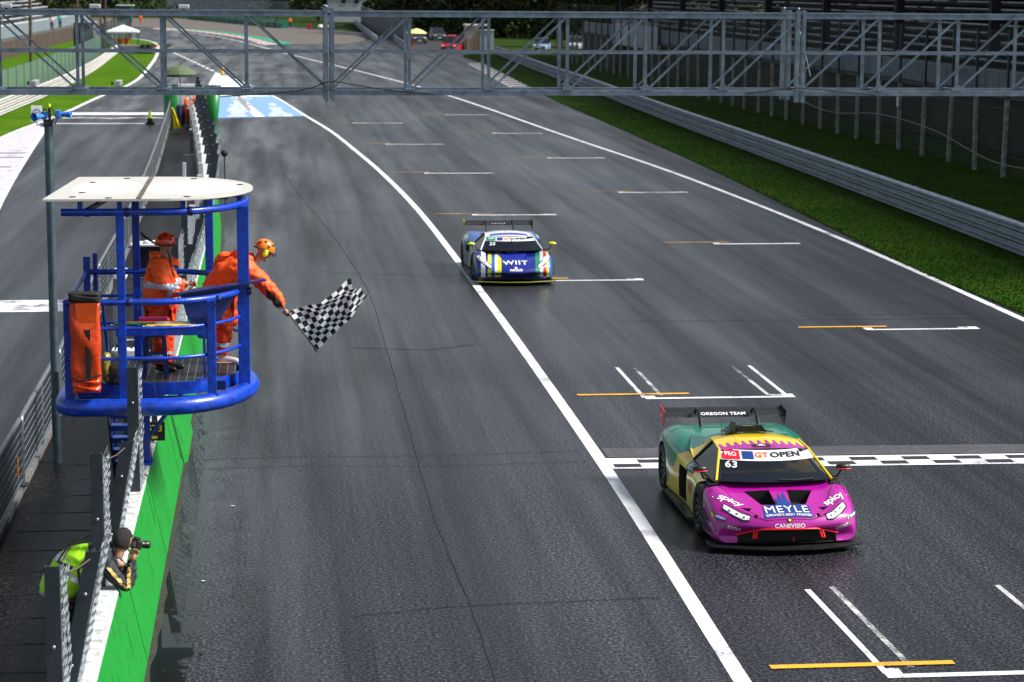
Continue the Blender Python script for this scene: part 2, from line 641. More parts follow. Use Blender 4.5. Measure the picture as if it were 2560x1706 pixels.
p = MB()
yy = [-12 + i * 3 for i in range(49)]
p.strip([(XRAIL(y) - .02, y, .004) for y in yy], [(-13.5, y, .004) for y in yy])
pit = p.build('pit_lane', A_PIT, kind='structure')

w = MB()
yy = [-6 + i * 2 for i in range(65)]
w.strip([(XW(y) - .1, y, .012) for y in yy], [(XRAIL(y) - .12, y, .012) for y in yy])
walk = w.build('pit_wall_walkway', A_WALK, kind='structure')
k = MB()
k.strip([(XRAIL(y) - .02, y, .10) for y in yy], [(XRAIL(y) - .17, y, .10) for y in yy])
k.strip([(XRAIL(y) - .02, y, .10) for y in yy], [(XRAIL(y) - .02, y, .0) for y in yy])
k.strip([(XRAIL(y) - .17, y, .10) for y in yy], [(XRAIL(y) - .17, y, .0) for y in yy])
k.build('walkway_kerb', mat('kerb_concrete', (.16, .16, .16), .85, noise=.4, nscale=3), walk)
# drain covers and paint dashes on the walkway
for i, (x, y, w_, d_) in enumerate([(-2.55, 38.5, .5, .12), (-2.9, 46, .55, .1), (-2.6, 62, .5, .12), (-2.9, 80, .55, .16), (-3.4, 97, .8, .2)]):
    MB().sheet([(x - w_ / 2, y - d_, .016), (x + w_ / 2, y - d_, .016), (x + w_ / 2, y + d_, .016), (x - w_ / 2, y + d_, .016)]).build('walkway_mark', WHITE, walk)
# concrete slab joints across the walkway
for y in np.arange(17, 34, 1.05):
    MB().sheet([(-3.45, y, .015), (-1.9, y, .015), (-1.9, y + .035, .015), (-3.45, y + .035, .015)]).build('slab_joint', mat('joint_tar', (.008, .008, .009), .8), walk)

# grass
def turf_thing(name, poly_fn_l, poly_fn_r, y0, y1, z, m, step=3):
    mb = MB()
    yy = np.arange(y0, y1 + .1, step)
    n = 6
    for i in range(len(yy) - 1):
        for j in range(n):
            q = []
            for y, jj in ((yy[i], j), (yy[i], j + 1), (yy[i + 1], j + 1), (yy[i + 1], j)):
                l_, r_ = poly_fn_l(y), poly_fn_r(y)
                q.append((l_ + (r_ - l_) * jj / n, y, z))
            mb.add(q, [(0, 1, 2, 3)])
    return mb.build(name, m, kind='stuff')


tag(turf_thing('verge_grass', XG, lambda y: 30.5 + y * .01, 20, 258, .035, TURF), 'mown green verge between the track run-off and the tall fence', 'grass')


def blades(name, gen, n, h, m, label):
    rng = np.random.default_rng(5)
    P = gen(rng, n)
    ang = rng.random(n) * 6.283
    hh = h * (.5 + rng.random(n))
    wd = .012 + .02 * rng.random(n)
    lean = (rng.random((n, 2)) - .5) * h * .9
    v = np.zeros((n * 3, 3))
    v[0::3] = P + np.c_[np.cos(ang) * wd, np.sin(ang) * wd, np.zeros(n)]
    v[1::3] = P - np.c_[np.cos(ang) * wd, np.sin(ang) * wd, np.zeros(n)]
    v[2::3] = P + np.c_[lean, hh]
    me = bpy.data.meshes.new(name)
    me.vertices.add(n * 3); me.vertices.foreach_set('co', v.ravel())
    me.loops.add(n * 3); me.loops.foreach_set('vertex_index', np.arange(n * 3))
    me.polygons.add(n); me.polygons.foreach_set('loop_start', np.arange(n) * 3); me.polygons.foreach_set('loop_total', np.full(n, 3))
    me.update(); me.validate()
    me.materials.append(m)
    o = link(name, me, kind='stuff')
    return tag(o, label, 'grass')


def gen_r(rng, n):
    y = 46 + 90 * rng.random(n) ** 1.9
    l_ = np.array([XG(a) for a in y])
    x = l_ - .16 * rng.random(n) + (29.5 - l_) * rng.random(n) ** 1.15
    return np.c_[x, y, np.full(n, .03)]


blades('grass_blades', gen_r, 90000, .045, mat('grass_blade', (.030, .082, .004), .8, noise=.5, nscale=1.5, spec=.1), 'short green blades along the right hand verge')

# left tongue of grass between pit entry, guard rail and the bend
EDGE_L = smooth_path([(-12.9, 100), (-12.6, 112), (-12.0, 122), (-11.6, 130.2), (-11.1, 146.3), (-10.5, 157.4), (-10.2, 176), (-10.9, 208), (-11.6, 231), (-12.6, 255), (-13.9, 278), (-16.1, 295), (-19.5, 308), (-26, 322), (-40, 340)], 5)
gl = MB()
for a, b_ in zip(EDGE_L[:-1], EDGE_L[1:]):
    gl.add([(a.x, a.y, .03), (b_.x, b_.y, .03), (-62, b_.y, .03), (-62, a.y, .03)], [(0, 1, 2, 3)])
tag(gl.build('bend_grass', turf_material('turf_bright', (.034, .095, .001), (.050, .130, .002), (.078, .155, .003)), kind='stuff'), 'bright green grass tongue inside the far left bend', 'grass')

# gravel trap outside the bend
gv = [(-.4, 277.5), (-3.5, 300), (-8.5, 332), (-14.0, 360), (-21, 386), (-45, 420), (-60, 500), (-16, 482), (-14, 470), (3, 385), (9, 360), (15, 330), (13, 300), (9.1, 279)]
MB().sheet([(x, y, .03) for x, y in gv]).build('gravel_trap', GRAVEL, kind='structure')
# embankment of darker soil beyond
MB().add([(-300, 520, 0), (300, 470, 0), (300, 700, 14), (-300, 760, 14)], [(0, 1, 2, 3)]).build('wooded_hill', TURF_DARK, kind='structure')

# ------------------------------------------------------------------ painted markings (parts of the track)
def path_of(fx, y0, y1, step=2.0, dx=0.):
    n = max(2, int((y1 - y0) / step))
    return [Vector((fx(y0 + (y1 - y0) * i / n) + dx, y0 + (y1 - y0) * i / n, 0)) for i in range(n + 1)]


line_strip(MB(), path_of(XL, 8, 187), .19, .005).build('edge_line', WHITE, track)
line_strip(MB(), path_of(XR, 20, 372), .19, .005).build('edge_line', WHITE, track)
line_strip(MB(), EDGE_L, .30, .036).build('edge_line', WHITE, track)
line_strip(MB(), smooth_path([(-6.4, 40), (-7.9, 60), (-9.1, 75.5), (-10.2, 93), (-11.5, 116)], 6), .26, .009).build('edge_line', WHITE, pit)
# pale painted strip at the far left of the pit lane
PALE = paint_material('paint_pale_violet', (.55, .52, .62), wear=.3, scale=3)
MB().add([(-12.6, 60, .008), (-8.1, 60, .008), (-9.25, 75.5, .008), (-10.35, 93, .008), (-11.6, 115.6, .008), (-12.3, 119, .008), (-12.9, 108, .008), (-13.4, 90, .008)], [tuple(range(8))]).build('painted_strip', PALE, pit)
for y in (86, 90.5, 95.5, 98):
    MB().sheet([(-13, y, .012), (-10.4, y, .012), (-10.4, y + .4, .012), (-13, y + .5, .012)]).build('painted_bar', mat('paint_dark_violet', (.05, .035, .055), .6), pit)
# lines across the pit lane
for y, d_, m_ in ((127.0, 2.4, WHITE), (123.2, 1.6, WHITE_WORN), (118.8, .5, WHITE), (50.2, 1.9, paint_material('paint_white_soft', (.74, .75, .8), wear=.40, scale=2.4))):
    x1 = XRAIL(y) - .25
    x0 = -11.4 if y > 60 else -7.1
    MB().sheet([(x0, y, .01), (x1, y, .01), (x1, y + d_, .01), (x0, y + d_, .01)]).build('cross_line', m_, pit)
# pit entry chevron
MB().add([(-4.55, 189, .006), (XL(147) - .1, 147, .006), (XL(126) - .1, 126, .006), (XW(124) + .9, 124, .006), (-4.3, 165, .006)], [(0, 1, 2, 3, 4)]).build('blue_hatching', BLUEP, track)
MB().add([(-4.6, 189.3, .010), (XL(168) - .2, 168, .010), (XL(148) - .2, 148, .010), (-4.2, 148, .010), (-4.6, 168, .010)], [(0, 1, 2, 3, 4)]).build('white_hatching', WHITE, track)
MB().add([(-2.5, 149.5, .010), (-2.1, 149.5, .010), (-.35, 125.2, .010), (-.95, 125.2, .010)], [(0, 1, 2, 3)]).build('white_hatching', WHITE, track)
HW = paint_material('paint_white_streaks', (.74, .77, .84), wear=.36, scale=2.2)
for i in range(14):
    y = 125.6 + i * 1.62
    for xa, xb in ((-2.6, -1.2), (-.2, XL(y) - .7)):
        if xb - xa > .5:
            s_ = random.uniform(0, .5)
            MB().sheet([(xa + s_, y, .010), (xb - s_, y, .010), (xb - s_, y + .95, .010), (xa + s_, y + .95, .010)]).build('white_hatching', HW, track)
# dotted pit entry line
D0, D1 = Vector((-12.4, 262, 0)), Vector((-4.7, 190.5, 0))
for i in range(15):
    a, b_ = D0.lerp(D1, i / 15), D0.lerp(D1, (i + .62) / 15)
    line_strip(MB(), [a, b_], .28, .008).build('dash', WHITE, track)

# faint timing line across the track
MB().sheet([(-9.5, 187.5, .007), (7.5, 189.5, .007), (7.5, 189.9, .007), (-9.5, 187.9, .007)]).build('timing_line', WHITE_WORN, track)
# starting grid
def mark(x0, x1, y0, y1, m_, name='grid_line', z=.006):
    MB().sheet([(x0, y0, z), (x1, y0, z), (x1, y1, z), (x0, y1, z)]).build(name, m_, track)


for kx, (xa, xb, ya, yb, y0) in enumerate([(6.58, 9.32, 5.40, 7.45, 38.65), (12.72, 15.25, 11.33, 13.3, 46.35)]):
    for i in range(-1 if kx == 0 else 0, 6):
        y = y0 + i * 16.15
        if i == -1:
            y = 22.35
        s_ = (XL(y) - 5.0) * .9
        far = y > 60
        mark(xa + s_, xb + s_, y, y + (.13 if not far else .17), WHITE if i < 3 else WHITE)
        mark(ya + s_, yb + s_, y + .42, y + (.55 if not far else .58), YELLOW if y < 60 else YELLOW_WORN, z=.010)
        for xe in (xa, xb - .2):
            mark(xe + s_, xe + .2 + s_, y + .13, y + .33, WHITE if xe == xa or not far else WHITE_WORN)
        mark(xb + s_ - .42, xb + s_ - .2, y + .16, y + .32, WHITE_WORN)
# side lines of the two nearest boxes
for x, x2, y0, y1, m_ in ((6.58, 6.58, 38.8, 42.0, WHITE), (6.92, 6.92, 39.0, 41.9, WHITE_WORN), (8.88, 8.85, 38.9, 42.0, WHITE_WORN), (9.20, 9.2, 38.8, 42.05, WHITE),
                          (6.5, 6.45, 22.5, 25.9, WHITE), (6.83, 6.78, 22.7, 26.0, WHITE_WORN), (8.85, 8.85, 22.5, 25.9, WHITE_WORN)):
    MB().add([(x, y0, .0055), (x + .075, y0, .0055), (x2 + .075, y1, .0055), (x2, y1, .0055)], [(0, 1, 2, 3)]).build('grid_line', m_, track)
# chequered finish line
fl = MB().sheet([(XL(33) + .1, 32.92, .007), (16.4, 32.72, .007), (16.4, 33.44, .007), (XL(33) + .1, 33.68, .007)]).build('finish_line', WHITE, track)
for r_ in range(2):
    for c_ in range(13):
        x = 5.2 + c_ * .84 + (.42 if r_ else 0)
        y = 33.02 + r_ * .30 - (x - 5) * .018
        MB().sheet([(x, y, .011), (x + .42, y - .008, .011), (x + .42, y + .225, .011), (x, y + .232, .011)]).build('black_square', BLACKP, fl)
MB().sheet([(5.2, 33.75, .006), (16.4, 33.5, .006), (16.4, 34.15, .006), (5.2, 34.45, .006)]).build('worn_line', paint_material('paint_ghost', (.10, .10, .11), wear=.62, scale=9), track)

# tar joints and cracks
TAR = mat('tar_joint', (.006, .006, .007), .6)
def crack(pts, w, name='tar_joint', z=.0065):
    P = smooth_path(pts, 8)
    rng = random.Random(len(pts) * 7 + int(pts[0][0] * 10))
    P = [Vector((q.x + rng.uniform(-.014, .014), q.y + rng.uniform(-.02, .02), 0)) for q in P]
    line_strip(MB(), P, w, z).build(name, TAR, track)


crack([(.4, 88), (1.1, 76), (1.75, 65.6), (2.2, 56), (2.3, 50.9), (2.25, 41), (2.2, 33.7), (2.2, 29.7), (2.3, 25), (2.3, 20)], .016)
crack([(-1.2, 34.1), (.5, 34.2), (2.3, 34.1), (4.8, 34.3)], .018)
crack([(-1.2, 33.4), (.5, 33.5), (2.3, 33.35), (4.8, 33.5)], .015)
crack([(1.6, 44.7), (2.2, 44.6), (3.1, 44.4), (4.1, 45.0)], .04)
crack([(.9, 25.2), (2.0, 25.5), (3.0, 25.6), (4.6, 25.7)], .02)
crack([(1.3, 57), (2.0, 56.6), (3.4, 56.2), (4.9, 56.0)], .03)
crack([(-.8, 73), (.6, 72.5), (2.4, 72), (4.4, 72)], .04)
PATCH = asphalt_material('asphalt_patch', (.007, .007, .0085))
for x0, x1, y0, y1 in ((12.4, 15.9, 48.6, 50.6), (4.9, 8.2, 86.5, 88.2), (7.6, 16.2, 47.9, 48.05)):
    MB().sheet([(x0, y0, .0035), (x1, y0, .0035), (x1 + .3, y1, .0035), (x0 + .1, y1, .0035)]).build('asphalt_patch', PATCH, track)

# kerb of red, white and green blocks on the right of the track
def kerb(path, w, n, cols, h=.05, name='kerb'):
    a = path
    b_ = offset_path(path, w)
    L = len(path) - 1
    root = MB()
    root.strip([(q.x, q.y, .012) for q in offset_path(path, -.12)], [(q.x, q.y, .012) for q in offset_path(path, w + .12)])
    ro = root.build(name, WHITE, kind='structure')
    for i in range(n):
        f0, f1 = i / n, (i + .93) / n
        def at(P, f):
            x = f * L
            j = min(int(x), L - 1)
            return P[j].lerp(P[j + 1], x - j)
        q = [at(a, f0), at(b_, f0), at(b_, f1), at(a, f1)]
        vs = [(v.x, v.y, .013) for v in q] + [(v.x, v.y, .018 + h * (0 if j in (0, 3) else 1)) for j, v in enumerate(q)]
        MB().add(vs, [(4, 5, 6, 7), (0, 1, 5, 4), (1, 2, 6, 5), (2, 3, 7, 6), (3, 0, 4, 7)]).build('kerb_block', cols[i % len(cols)], ro)


KR, KW, KG = mat('kerb_red', (.33, .02, .025), .6, noise=.25), mat('kerb_white', (.7, .7, .72), .6, noise=.2), mat('kerb_green', (.01, .16, .08), .6, noise=.25)
kerb(path_of(XG, 158, 212, 2, -1.3), 1.25, 30, [KR, KW, KG, KW])
kerb(smooth_path([(-.8, 277), (-5.3, 316), (-12.6, 354), (-20, 376)], 8), 1.7, 40, [KW, KR], name='bend_kerb')
line_strip(MB(), offset_path(smooth_path([(-.8, 277), (-5.3, 316), (-12.6, 354), (-20, 376)], 8), 2.9), 2.0, .05).build('green_kerb_back', mat('kerb_teal', (.01, .26, .14), .6, noise=.2), kind='structure')

# dirt gutter at the wall foot
gt = MB()
yy = np.arange(14, 120, .12)
gt.strip([(XW(y) + .0, y, .0045) for y in yy], [(XW(y) + .07 + .02 * math.sin(y * 1.3) + .015 * math.sin(y * 5.3), y, .0045) for y in yy])
gt.build('gutter_dirt', mat('gutter_dirt', (.035, .032, .026), .9, noise=.6, nscale=12, bump=.8, bscale=60), track)
# litter: scraps of tyre rubber and paper on the tarmac
lit = [(-.6, 30.9), (-.9, 26.9), (4.9, 23.3)]
for i, (x, y) in enumerate(lit):
    s_ = random.uniform(.010, .016)
    MB().bevbox(x - s_ * 2, x + s_ * 2, y - s_, y + s_, .005, .005 + s_, s_ * .3).build('litter_scrap', mat('scrap_white', (.7, .7, .68), .7) if True else None, track)
# ------------------------------------------------------------------ pit wall, fences, railings
def scuffed_green():
    m = bpy.data.materials.new('wall_green')
    m.use_nodes = True
    n, l = m.node_tree.nodes, m.node_tree.links
    b = n['Principled BSDF']
    tc = n.new('ShaderNodeTexCoord')
    mp = n.new('ShaderNodeMapping'); mp.inputs['Scale'].default_value = (1, 5, .7)
    l.new(tc.outputs['Object'], mp.inputs[0])
    a = n.new('ShaderNodeTexNoise'); a.inputs['Scale'].default_value = 3.5; a.inputs['Detail'].default_value = 7; a.inputs['Roughness'].default_value = .7
    l.new(mp.outputs[0], a.inputs['Vector'])
    r = n.new('ShaderNodeMapRange'); r.inputs[1].default_value, r.inputs[2].default_value = .60, .64
    l.new(a.outputs['Fac'], r.inputs[0])
    c = n.new('ShaderNodeTexNoise'); c.inputs['Scale'].default_value = 1.2; c.inputs['Detail'].default_value = 4
    l.new(tc.outputs['Object'], c.inputs['Vector'])
    m0 = n.new('ShaderNodeMix'); m0.data_type = 'RGBA'
    m0.inputs[6].default_value = (.001, .20, .016, 1); m0.inputs[7].default_value = (.003, .28, .026, 1)
    l.new(c.outputs['Fac'], m0.inputs[0])
    m1 = n.new('ShaderNodeMix'); m1.data_type = 'RGBA'
    l.new(m0.outputs[2], m1.inputs[6]); m1.inputs[7].default_value = (.012, .03, .012, 1)
    l.new(r.outputs[0], m1.inputs[0])
    # long rubbed streaks left by cars and trolleys, and splash dirt
    mp2 = n.new('ShaderNodeMapping'); mp2.inputs['Scale'].default_value = (1, .5, 7)
    l.new(tc.outputs['Object'], mp2.inputs[0])
    a2 = n.new('ShaderNodeTexNoise'); a2.inputs['Scale'].default_value = 2.2; a2.inputs['Detail'].default_value = 6
    l.new(mp2.outputs[0], a2.inputs['Vector'])
    rr2 = n.new('ShaderNodeMapRange'); rr2.inputs[1].default_value, rr2.inputs[2].default_value = .56, .74
    rr2.inputs[4].default_value = .55
    l.new(a2.outputs['Fac'], rr2.inputs[0])
    m2 = n.new('ShaderNodeMix'); m2.data_type = 'RGBA'
    l.new(m1.outputs[2], m2.inputs[6]); m2.inputs[7].default_value = (.012, .09, .018, 1)
    l.new(rr2.outputs[0], m2.inputs[0])
    l.new(m2.outputs[2], b.inputs['Base Color'])
    b.inputs['Roughness'].default_value = .5
    bp = n.new('ShaderNodeBump'); bp.inputs['Strength'].default_value = .3
    l.new(a.outputs['Fac'], bp.inputs['Height']); l.new(bp.outputs[0], b.inputs['Normal'])
    return m


GREEN = scuffed_green()
WCAP = mat('wall_white', (.62, .64, .62), .6, noise=.55, nscale=9, bump=.3, bscale=20)
WBACK = mat('wall_concrete', (.2, .2, .19), .85, noise=.3, nscale=3)
GALV = mat('galvanised', (.30, .33, .36), .45, metal=.85, noise=.25, nscale=9)
GALV_D = mat('galvanised_dark', (.035, .048, .060), .42, metal=.35, noise=.3, nscale=5)
WIRE = mat('fence_wire', (.50, .56, .60), .45, metal=.2)
wall = thing('pit_wall', 'green painted concrete pit wall with a white top along the track', 'wall', (-1.4, 40, 0))
y = 10.0
first = True
while y < 122:
    y1 = y + (4.55 if y < 60 else 9.0)
    a, b_ = XW(y), XW(min(y1, 122))
    y1e = y1 - .05
    vs = []
    for xx, yv in ((a, y), (b_, y1e)):
        vs += [(xx, yv, 0), (xx - .22, yv, 1.03), (xx - .25, yv, 1.055), (xx - .46, yv, 1.055), (xx - .55, yv, 0)]
    MB().add(vs, [(0, 1, 6, 5), (1, 2, 7, 6), (2, 3, 8, 7), (3, 4, 9, 8), (0, 4, 3, 2, 1), (5, 6, 7, 8, 9)]).build('wall_block', GREEN, wall)
    c = []
    for xx, yv in ((a, y + .02), (b_, y1e - .02)):
        c += [(xx - .225, yv, 1.058), (xx - .25, yv, 1.085), (xx - .5, yv, 1.085), (xx - .53, yv, .75)]
    MB().add(c, [(0, 1, 5, 4), (1, 2, 6, 5), (2, 3, 7, 6), (0, 3, 2, 1), (4, 5, 6, 7)]).build('white_coping', WCAP, wall)
    y = y1
# drain slots and scuffed grooves in the wall face
DARK = mat('dark_slot', (.006, .008, .007), .8)
for yv, zz0, zz1, wd in ((27.75, .55, 1.0, .035), (30.05, .5, .98, .035), (33.6, .12, 1.0, .14), (34.9, .1, 1.0, .04), (22.6, .35, .75, .02), (26.1, .25, .62, .02), (37.4, .2, 1.0, .05)):
    x0 = XW(yv) - .22 * zz0 / 1.03
    x1 = XW(yv) - .22 * zz1 / 1.03
    MB().add([(x0 + .004, yv, zz0), (x0 + .004, yv + wd, zz0), (x1 + .004, yv + wd, zz1), (x1 + .004, yv, zz1)], [(0, 1, 2, 3)]).build('drain_slot', DARK, wall)
# wedge foot standing proud of the wall by the platform
MB().add([(-1.39, 33.85, 0), (-1.39, 36.4, 0), (-1.61, 36.4, 1.0), (-1.61, 33.85, 1.0), (-1.34, 34.0, 0), (-1.34, 36.3, 0), (-1.575, 36.3, .96), (-1.575, 34.0, .96)],
         [(4, 5, 6, 7), (0, 4, 7, 3), (1, 2, 6, 5), (3, 7, 6, 2), (0, 1, 5, 4)]).build('wall_foot', GREEN, wall)


def chainlink(mb, o, ux, uz, nx, nz, cell, r=.0022, sag=0.012, rng=random):
    """diamond wire mesh: zig-zag wires; o origin, ux along, uz up (unit vectors)"""
    o, ux, uz = Vector(o), Vector(ux), Vector(uz)
    nrm = ux.cross(uz).normalized()
    for i in range(nx):
        pts = []
        for j in range(nz + 1):
            u = (i + (.5 if j % 2 else -.5) * 1.04) * cell
            w_ = math.sin(i * .9 + j * .37) * sag * 2.2
            pts.append(o + ux * (u + .5 * cell) + uz * (j * cell) + nrm * (w_ + (.003 if j % 2 else -.003)))
        mb.tube(pts, r, 3, caps=False)


def fence_unit(name, label, x_top, x_bot, y, z_bot, z_top, mesh_len, w=.16, group='debris fence posts on the pit wall', mesh=True, cell=.05, r=.0048):
    t_ = thing(name, label, 'fence', (x_bot, y, z_bot), group)
    d = .022
    # channel post: web facing the camera with two flanges
    m_ = MB()
    for a0, a1, b0, b1 in ((-w / 2, w / 2, -.006, .006), (-w / 2, -w / 2 + .012, .006, .07), (w / 2 - .012, w / 2, .006, .07)):
        vs = []
        for z, xc in ((z_bot, x_bot), (z_top, x_top)):
            vs += [(xc + a0, y + b0, z), (xc + a1, y + b0, z), (xc + a1, y + b1, z), (xc + a0, y + b1, z)]
        m_.add(vs, [(0, 1, 5, 4), (1, 2, 6, 5), (2, 3, 7, 6), (3, 0, 4, 7), (4, 5, 6, 7), (3, 2, 1, 0)])
    m_.build('post', GALV_D, t_)
    for zz in (.25, .72):
        xc = x_bot + (x_top - x_bot) * zz
        MB().lathe([(0, -.022), (.016, -.02), (.018, -.006)], 8, (xc, y, z_bot + (z_top - z_bot) * zz), 'Y').build('bolt', GALV, t_)
    if mesh:
        xs = w / 2 + .004
        up = Vector((x_top - x_bot, 0, z_top - z_bot))
        L = up.length
        mb = MB()
        chainlink(mb, (x_bot + xs, y + .02, z_bot), (0, 1, 0), up.normalized(), int(mesh_len / cell), int(L / cell) - 1, cell, r)
        mb.build('wire_mesh', WIRE, t_)
        e = MB()
        e.tube([(x_bot + xs, y + .01, z_bot), (x_top + xs, y + .01, z_top - .05)], .006, 5)
        e.tube([(x_bot + xs, y + mesh_len, z_bot), (x_top + xs, y + mesh_len, z_top - .05)], .004, 5)
        e.tube([(x_top + xs, y, z_top - .05), (x_top + xs, y + mesh_len, z_top - .07)], .004, 5)
        e.build('edge_wire', GALV, t_)
    return t_


# leaning outer posts and upright inner posts, nearest first
fence_unit('debris_fence', 'leaning fence post with wire mesh in front of the photographer', -1.57, -1.85, 18.95, 1.09, 2.45, 1.15, w=.135)
fence_unit('debris_fence', 'nearest upright fence post at the bottom left edge', -1.86, -1.86, 18.27, .02, 2.5, .6, w=.125)
fence_unit('debris_fence', 'leaning fence post with wire mesh behind the photographer', -1.57, -1.83, 23.65, 1.09, 2.45, 1.25, w=.135)
fence_unit('debris_fence', 'upright fence post with wire mesh left of the photographer head', -1.84, -1.84, 22.8, .02, 2.5, .7, w=.125)
fence_unit('debris_fence', 'tall fence post with wire mesh rising in front of the blue platform', -1.735, -1.735, 27.2, 1.09, 2.64, .55, w=.135)
# tie wires between the post tops
for (a, b_, lb) in (((-1.76, 18.27, 2.44), (-1.6, 18.95, 2.38), 'rusty tie wire between the two nearest fence posts'), ((-1.73, 22.8, 2.44), (-1.6, 23.65, 2.38), 'rusty tie wire between the fence posts near the stairs')):
    tag(MB().tube([a, ((a[0] + b_[0]) / 2, (a[1] + b_[1]) / 2, (a[2] + b_[2]) / 2 - .02), b_], .006, 6).build('tie_wire', mat('rusty_wire', (.18, .12, .10), .6, metal=.4)), lb, 'wire')
# beyond the platform
fi = 0
yq = 33.0
while yq < 120:
    xw = XW(yq)
    lab = 'leaning dark fence post on the pit wall beyond the platform'
    near = yq < 52
    fence_unit('debris_fence', ('leaning fence post with wire mesh just behind the flag marshal' if fi == 0 else 'leaning fence post second beyond the platform' if fi == 1 else lab),
               xw - .12, xw - .34, yq, 1.09, 2.45, 4.3 if near else 3.9, w=.15, mesh=yq < 75, cell=.05 if yq < 38 else .10, r=.003 if yq < 38 else .005, group='dark posts on the far pit wall')
    if fi in (0, 1, 2, 3):
        fence_unit('debris_fence', ('upright fence post with bolts between the two marshals' if fi == 0 else 'upright inner fence post %s beyond the platform' % ('second', 'third', 'fourth')[fi - 1]),
                   xw - .47, xw - .47, yq + .6, .02, 2.5, 2.2, w=.13, cell=.06, r=.003)
    else:
        t_ = thing('wall_post', 'pale upright post on the inside of the far pit wall', 'post', (xw - .62, yq + .5, 0), 'pale posts inside the far pit wall')
        MB().box(xw - .68, xw - .57, yq + .5, yq + .62, .012, 1.75).build('post', mat('pale_post', (.55, .57, .6), .6, noise=.2), t_)
        MB().box(xw - .69, xw - .56, yq + .49, yq + .63, 1.75, 1.80).build('cap', mat('pale_cap', (.75, .77, .8), .6), t_)
    yq += 4.55
    fi += 1

# left railing of the walkway: tubular frames with horizontal wires and a fine dark net
NET = mat('dark_net', (.008, .016, .024), .6, alpha=.86)
def net_mat():
    return NET


yq = 14.2
ri = 0
names = ['nearest', 'second', 'third', 'fourth', 'fifth']
while yq < 118:
    L = 5.95 if yq < 80 else 9.0
    a, b_ = Vector((XRAIL(yq) - .05, yq + .06, 0)), Vector((XRAIL(yq + L) - .05, yq + L - .06, 0))
    lab = ('galvanised railing panel with dark netting beside the pit lane, %s' % ('behind the speaker pole' if 31 < yq + L < 38.5 and yq > 30 else 'at the left picture edge' if yq < 30 else 'beyond the platform roof'))
    t_ = thing('walkway_railing', lab, 'railing', tuple(a), 'railing panels along the pit lane')
    f = MB()
    up = Vector((0, 0, 1))
    d_ = (b_ - a)
    rb = .06
    pts = [a + up * .1, a + up * (1.1 - rb * 1.5)] + [a + d_.normalized() * (rb * 1.5 * (1 - math.cos(t))) + up * (1.1 - rb * 1.5 + rb * 1.5 * math.sin(t)) for t in (.4, .8, 1.2, 1.57)]
    pts2 = [b_ + up * .1, b_ + up * (1.1 - rb * 1.5)] + [b_ - d_.normalized() * (rb * 1.5 * (1 - math.cos(t))) + up * (1.1 - rb * 1.5 + rb * 1.5 * math.sin(t)) for t in (.4, .8, 1.2, 1.57)]
    f.tube(pts + pts2[::-1], .036, 10)
    f.build('frame', GALV, t_)
    MB().tube([a.lerp(b_, .5) + up * .1, a.lerp(b_, .5) + up * 1.08], .024, 8).build('middle_post', GALV, t_)
    MB().tube([a + up * .2, b_ + up * .2], .02, 8).build('bottom_rail', GALV, t_)
    for q in range(6):
        z = .32 + q * .125
        MB().tube([a + up * z + Vector((.012, 0, 0)), b_ + up * z + Vector((.012, 0, 0))], .0022, 4, caps=False).build('wire', WIRE, t_)
    MB().add([a + up * .22, b_ + up * .22, b_ + up * 1.07, a + up * 1.07], [(0, 1, 2, 3)]).build('net', net_mat(), t_)
    for e in (a, b_):
        MB().box(e.x - .07, e.x + .07, e.y - .06, e.y + .06, .101, .125).build('foot_plate', GALV_D, t_)
    yq += L
    ri += 1
tag(MB().tube([(-3.59, 31.0, .75), (-3.59, 31.02, .45)], .012, 6).build('orange_tie', mat('tie_orange', (.9, .25, .02), .5)), 'small orange tie hanging on the near railing', 'tie')
# ------------------------------------------------------------------ blue flag platform
BLUE = mat('platform_blue', (.0035, .047, .45), .34, noise=.45, nscale=11, coat=.2, bump=.12, bscale=30)
BLUE_D = mat('platform_blue_dark', (.004, .018, .13), .4, noise=.15, nscale=5)
PLY = 29.1


def dpath(xl, xs, xn, hb, z, seg=18, corner=.0, left=True, rev=False):
    """D-shaped outline: straight left part, half ellipse nose at xn"""
    pts = []
    pts.append((xl, PLY - hb, z))
    n = 5
    for i in range(1, n):
        pts.append((xl + (xs - xl) * i / n, PLY - hb, z))
    for i in range(seg + 1):
        t = -math.pi / 2 + math.pi * i / seg
        pts.append((xs + (xn - xs) * math.cos(t), PLY + hb * math.sin(t), z))
    for i in range(n - 1, 0, -1):
        pts.append((xl + (xs - xl) * i / n, PLY + hb, z))
    pts.append((xl, PLY + hb, z))
    return pts


plat = thing('flag_platform', 'blue steel marshal platform with a white roof on the pit wall', 'platform', (-1.68, 28.9, 1.09))
rp = dpath(-2.63, -1.45, -.30, 1.58, 2.09)
# rounded return of the bumper on its left end
rp = [(-2.60, 30.2, 2.09), (-2.63, 29.0, 2.09), (-2.63, 28.0, 2.09), (-2.60, 27.66, 2.09), (-2.50, 27.55, 2.09)] + rp[1:-1] + [(-2.50, 30.65, 2.09), (-2.60, 30.54, 2.09)]
MB().tube(rp, .112, 20, closed=True).build('bumper_tube', BLUE, plat)
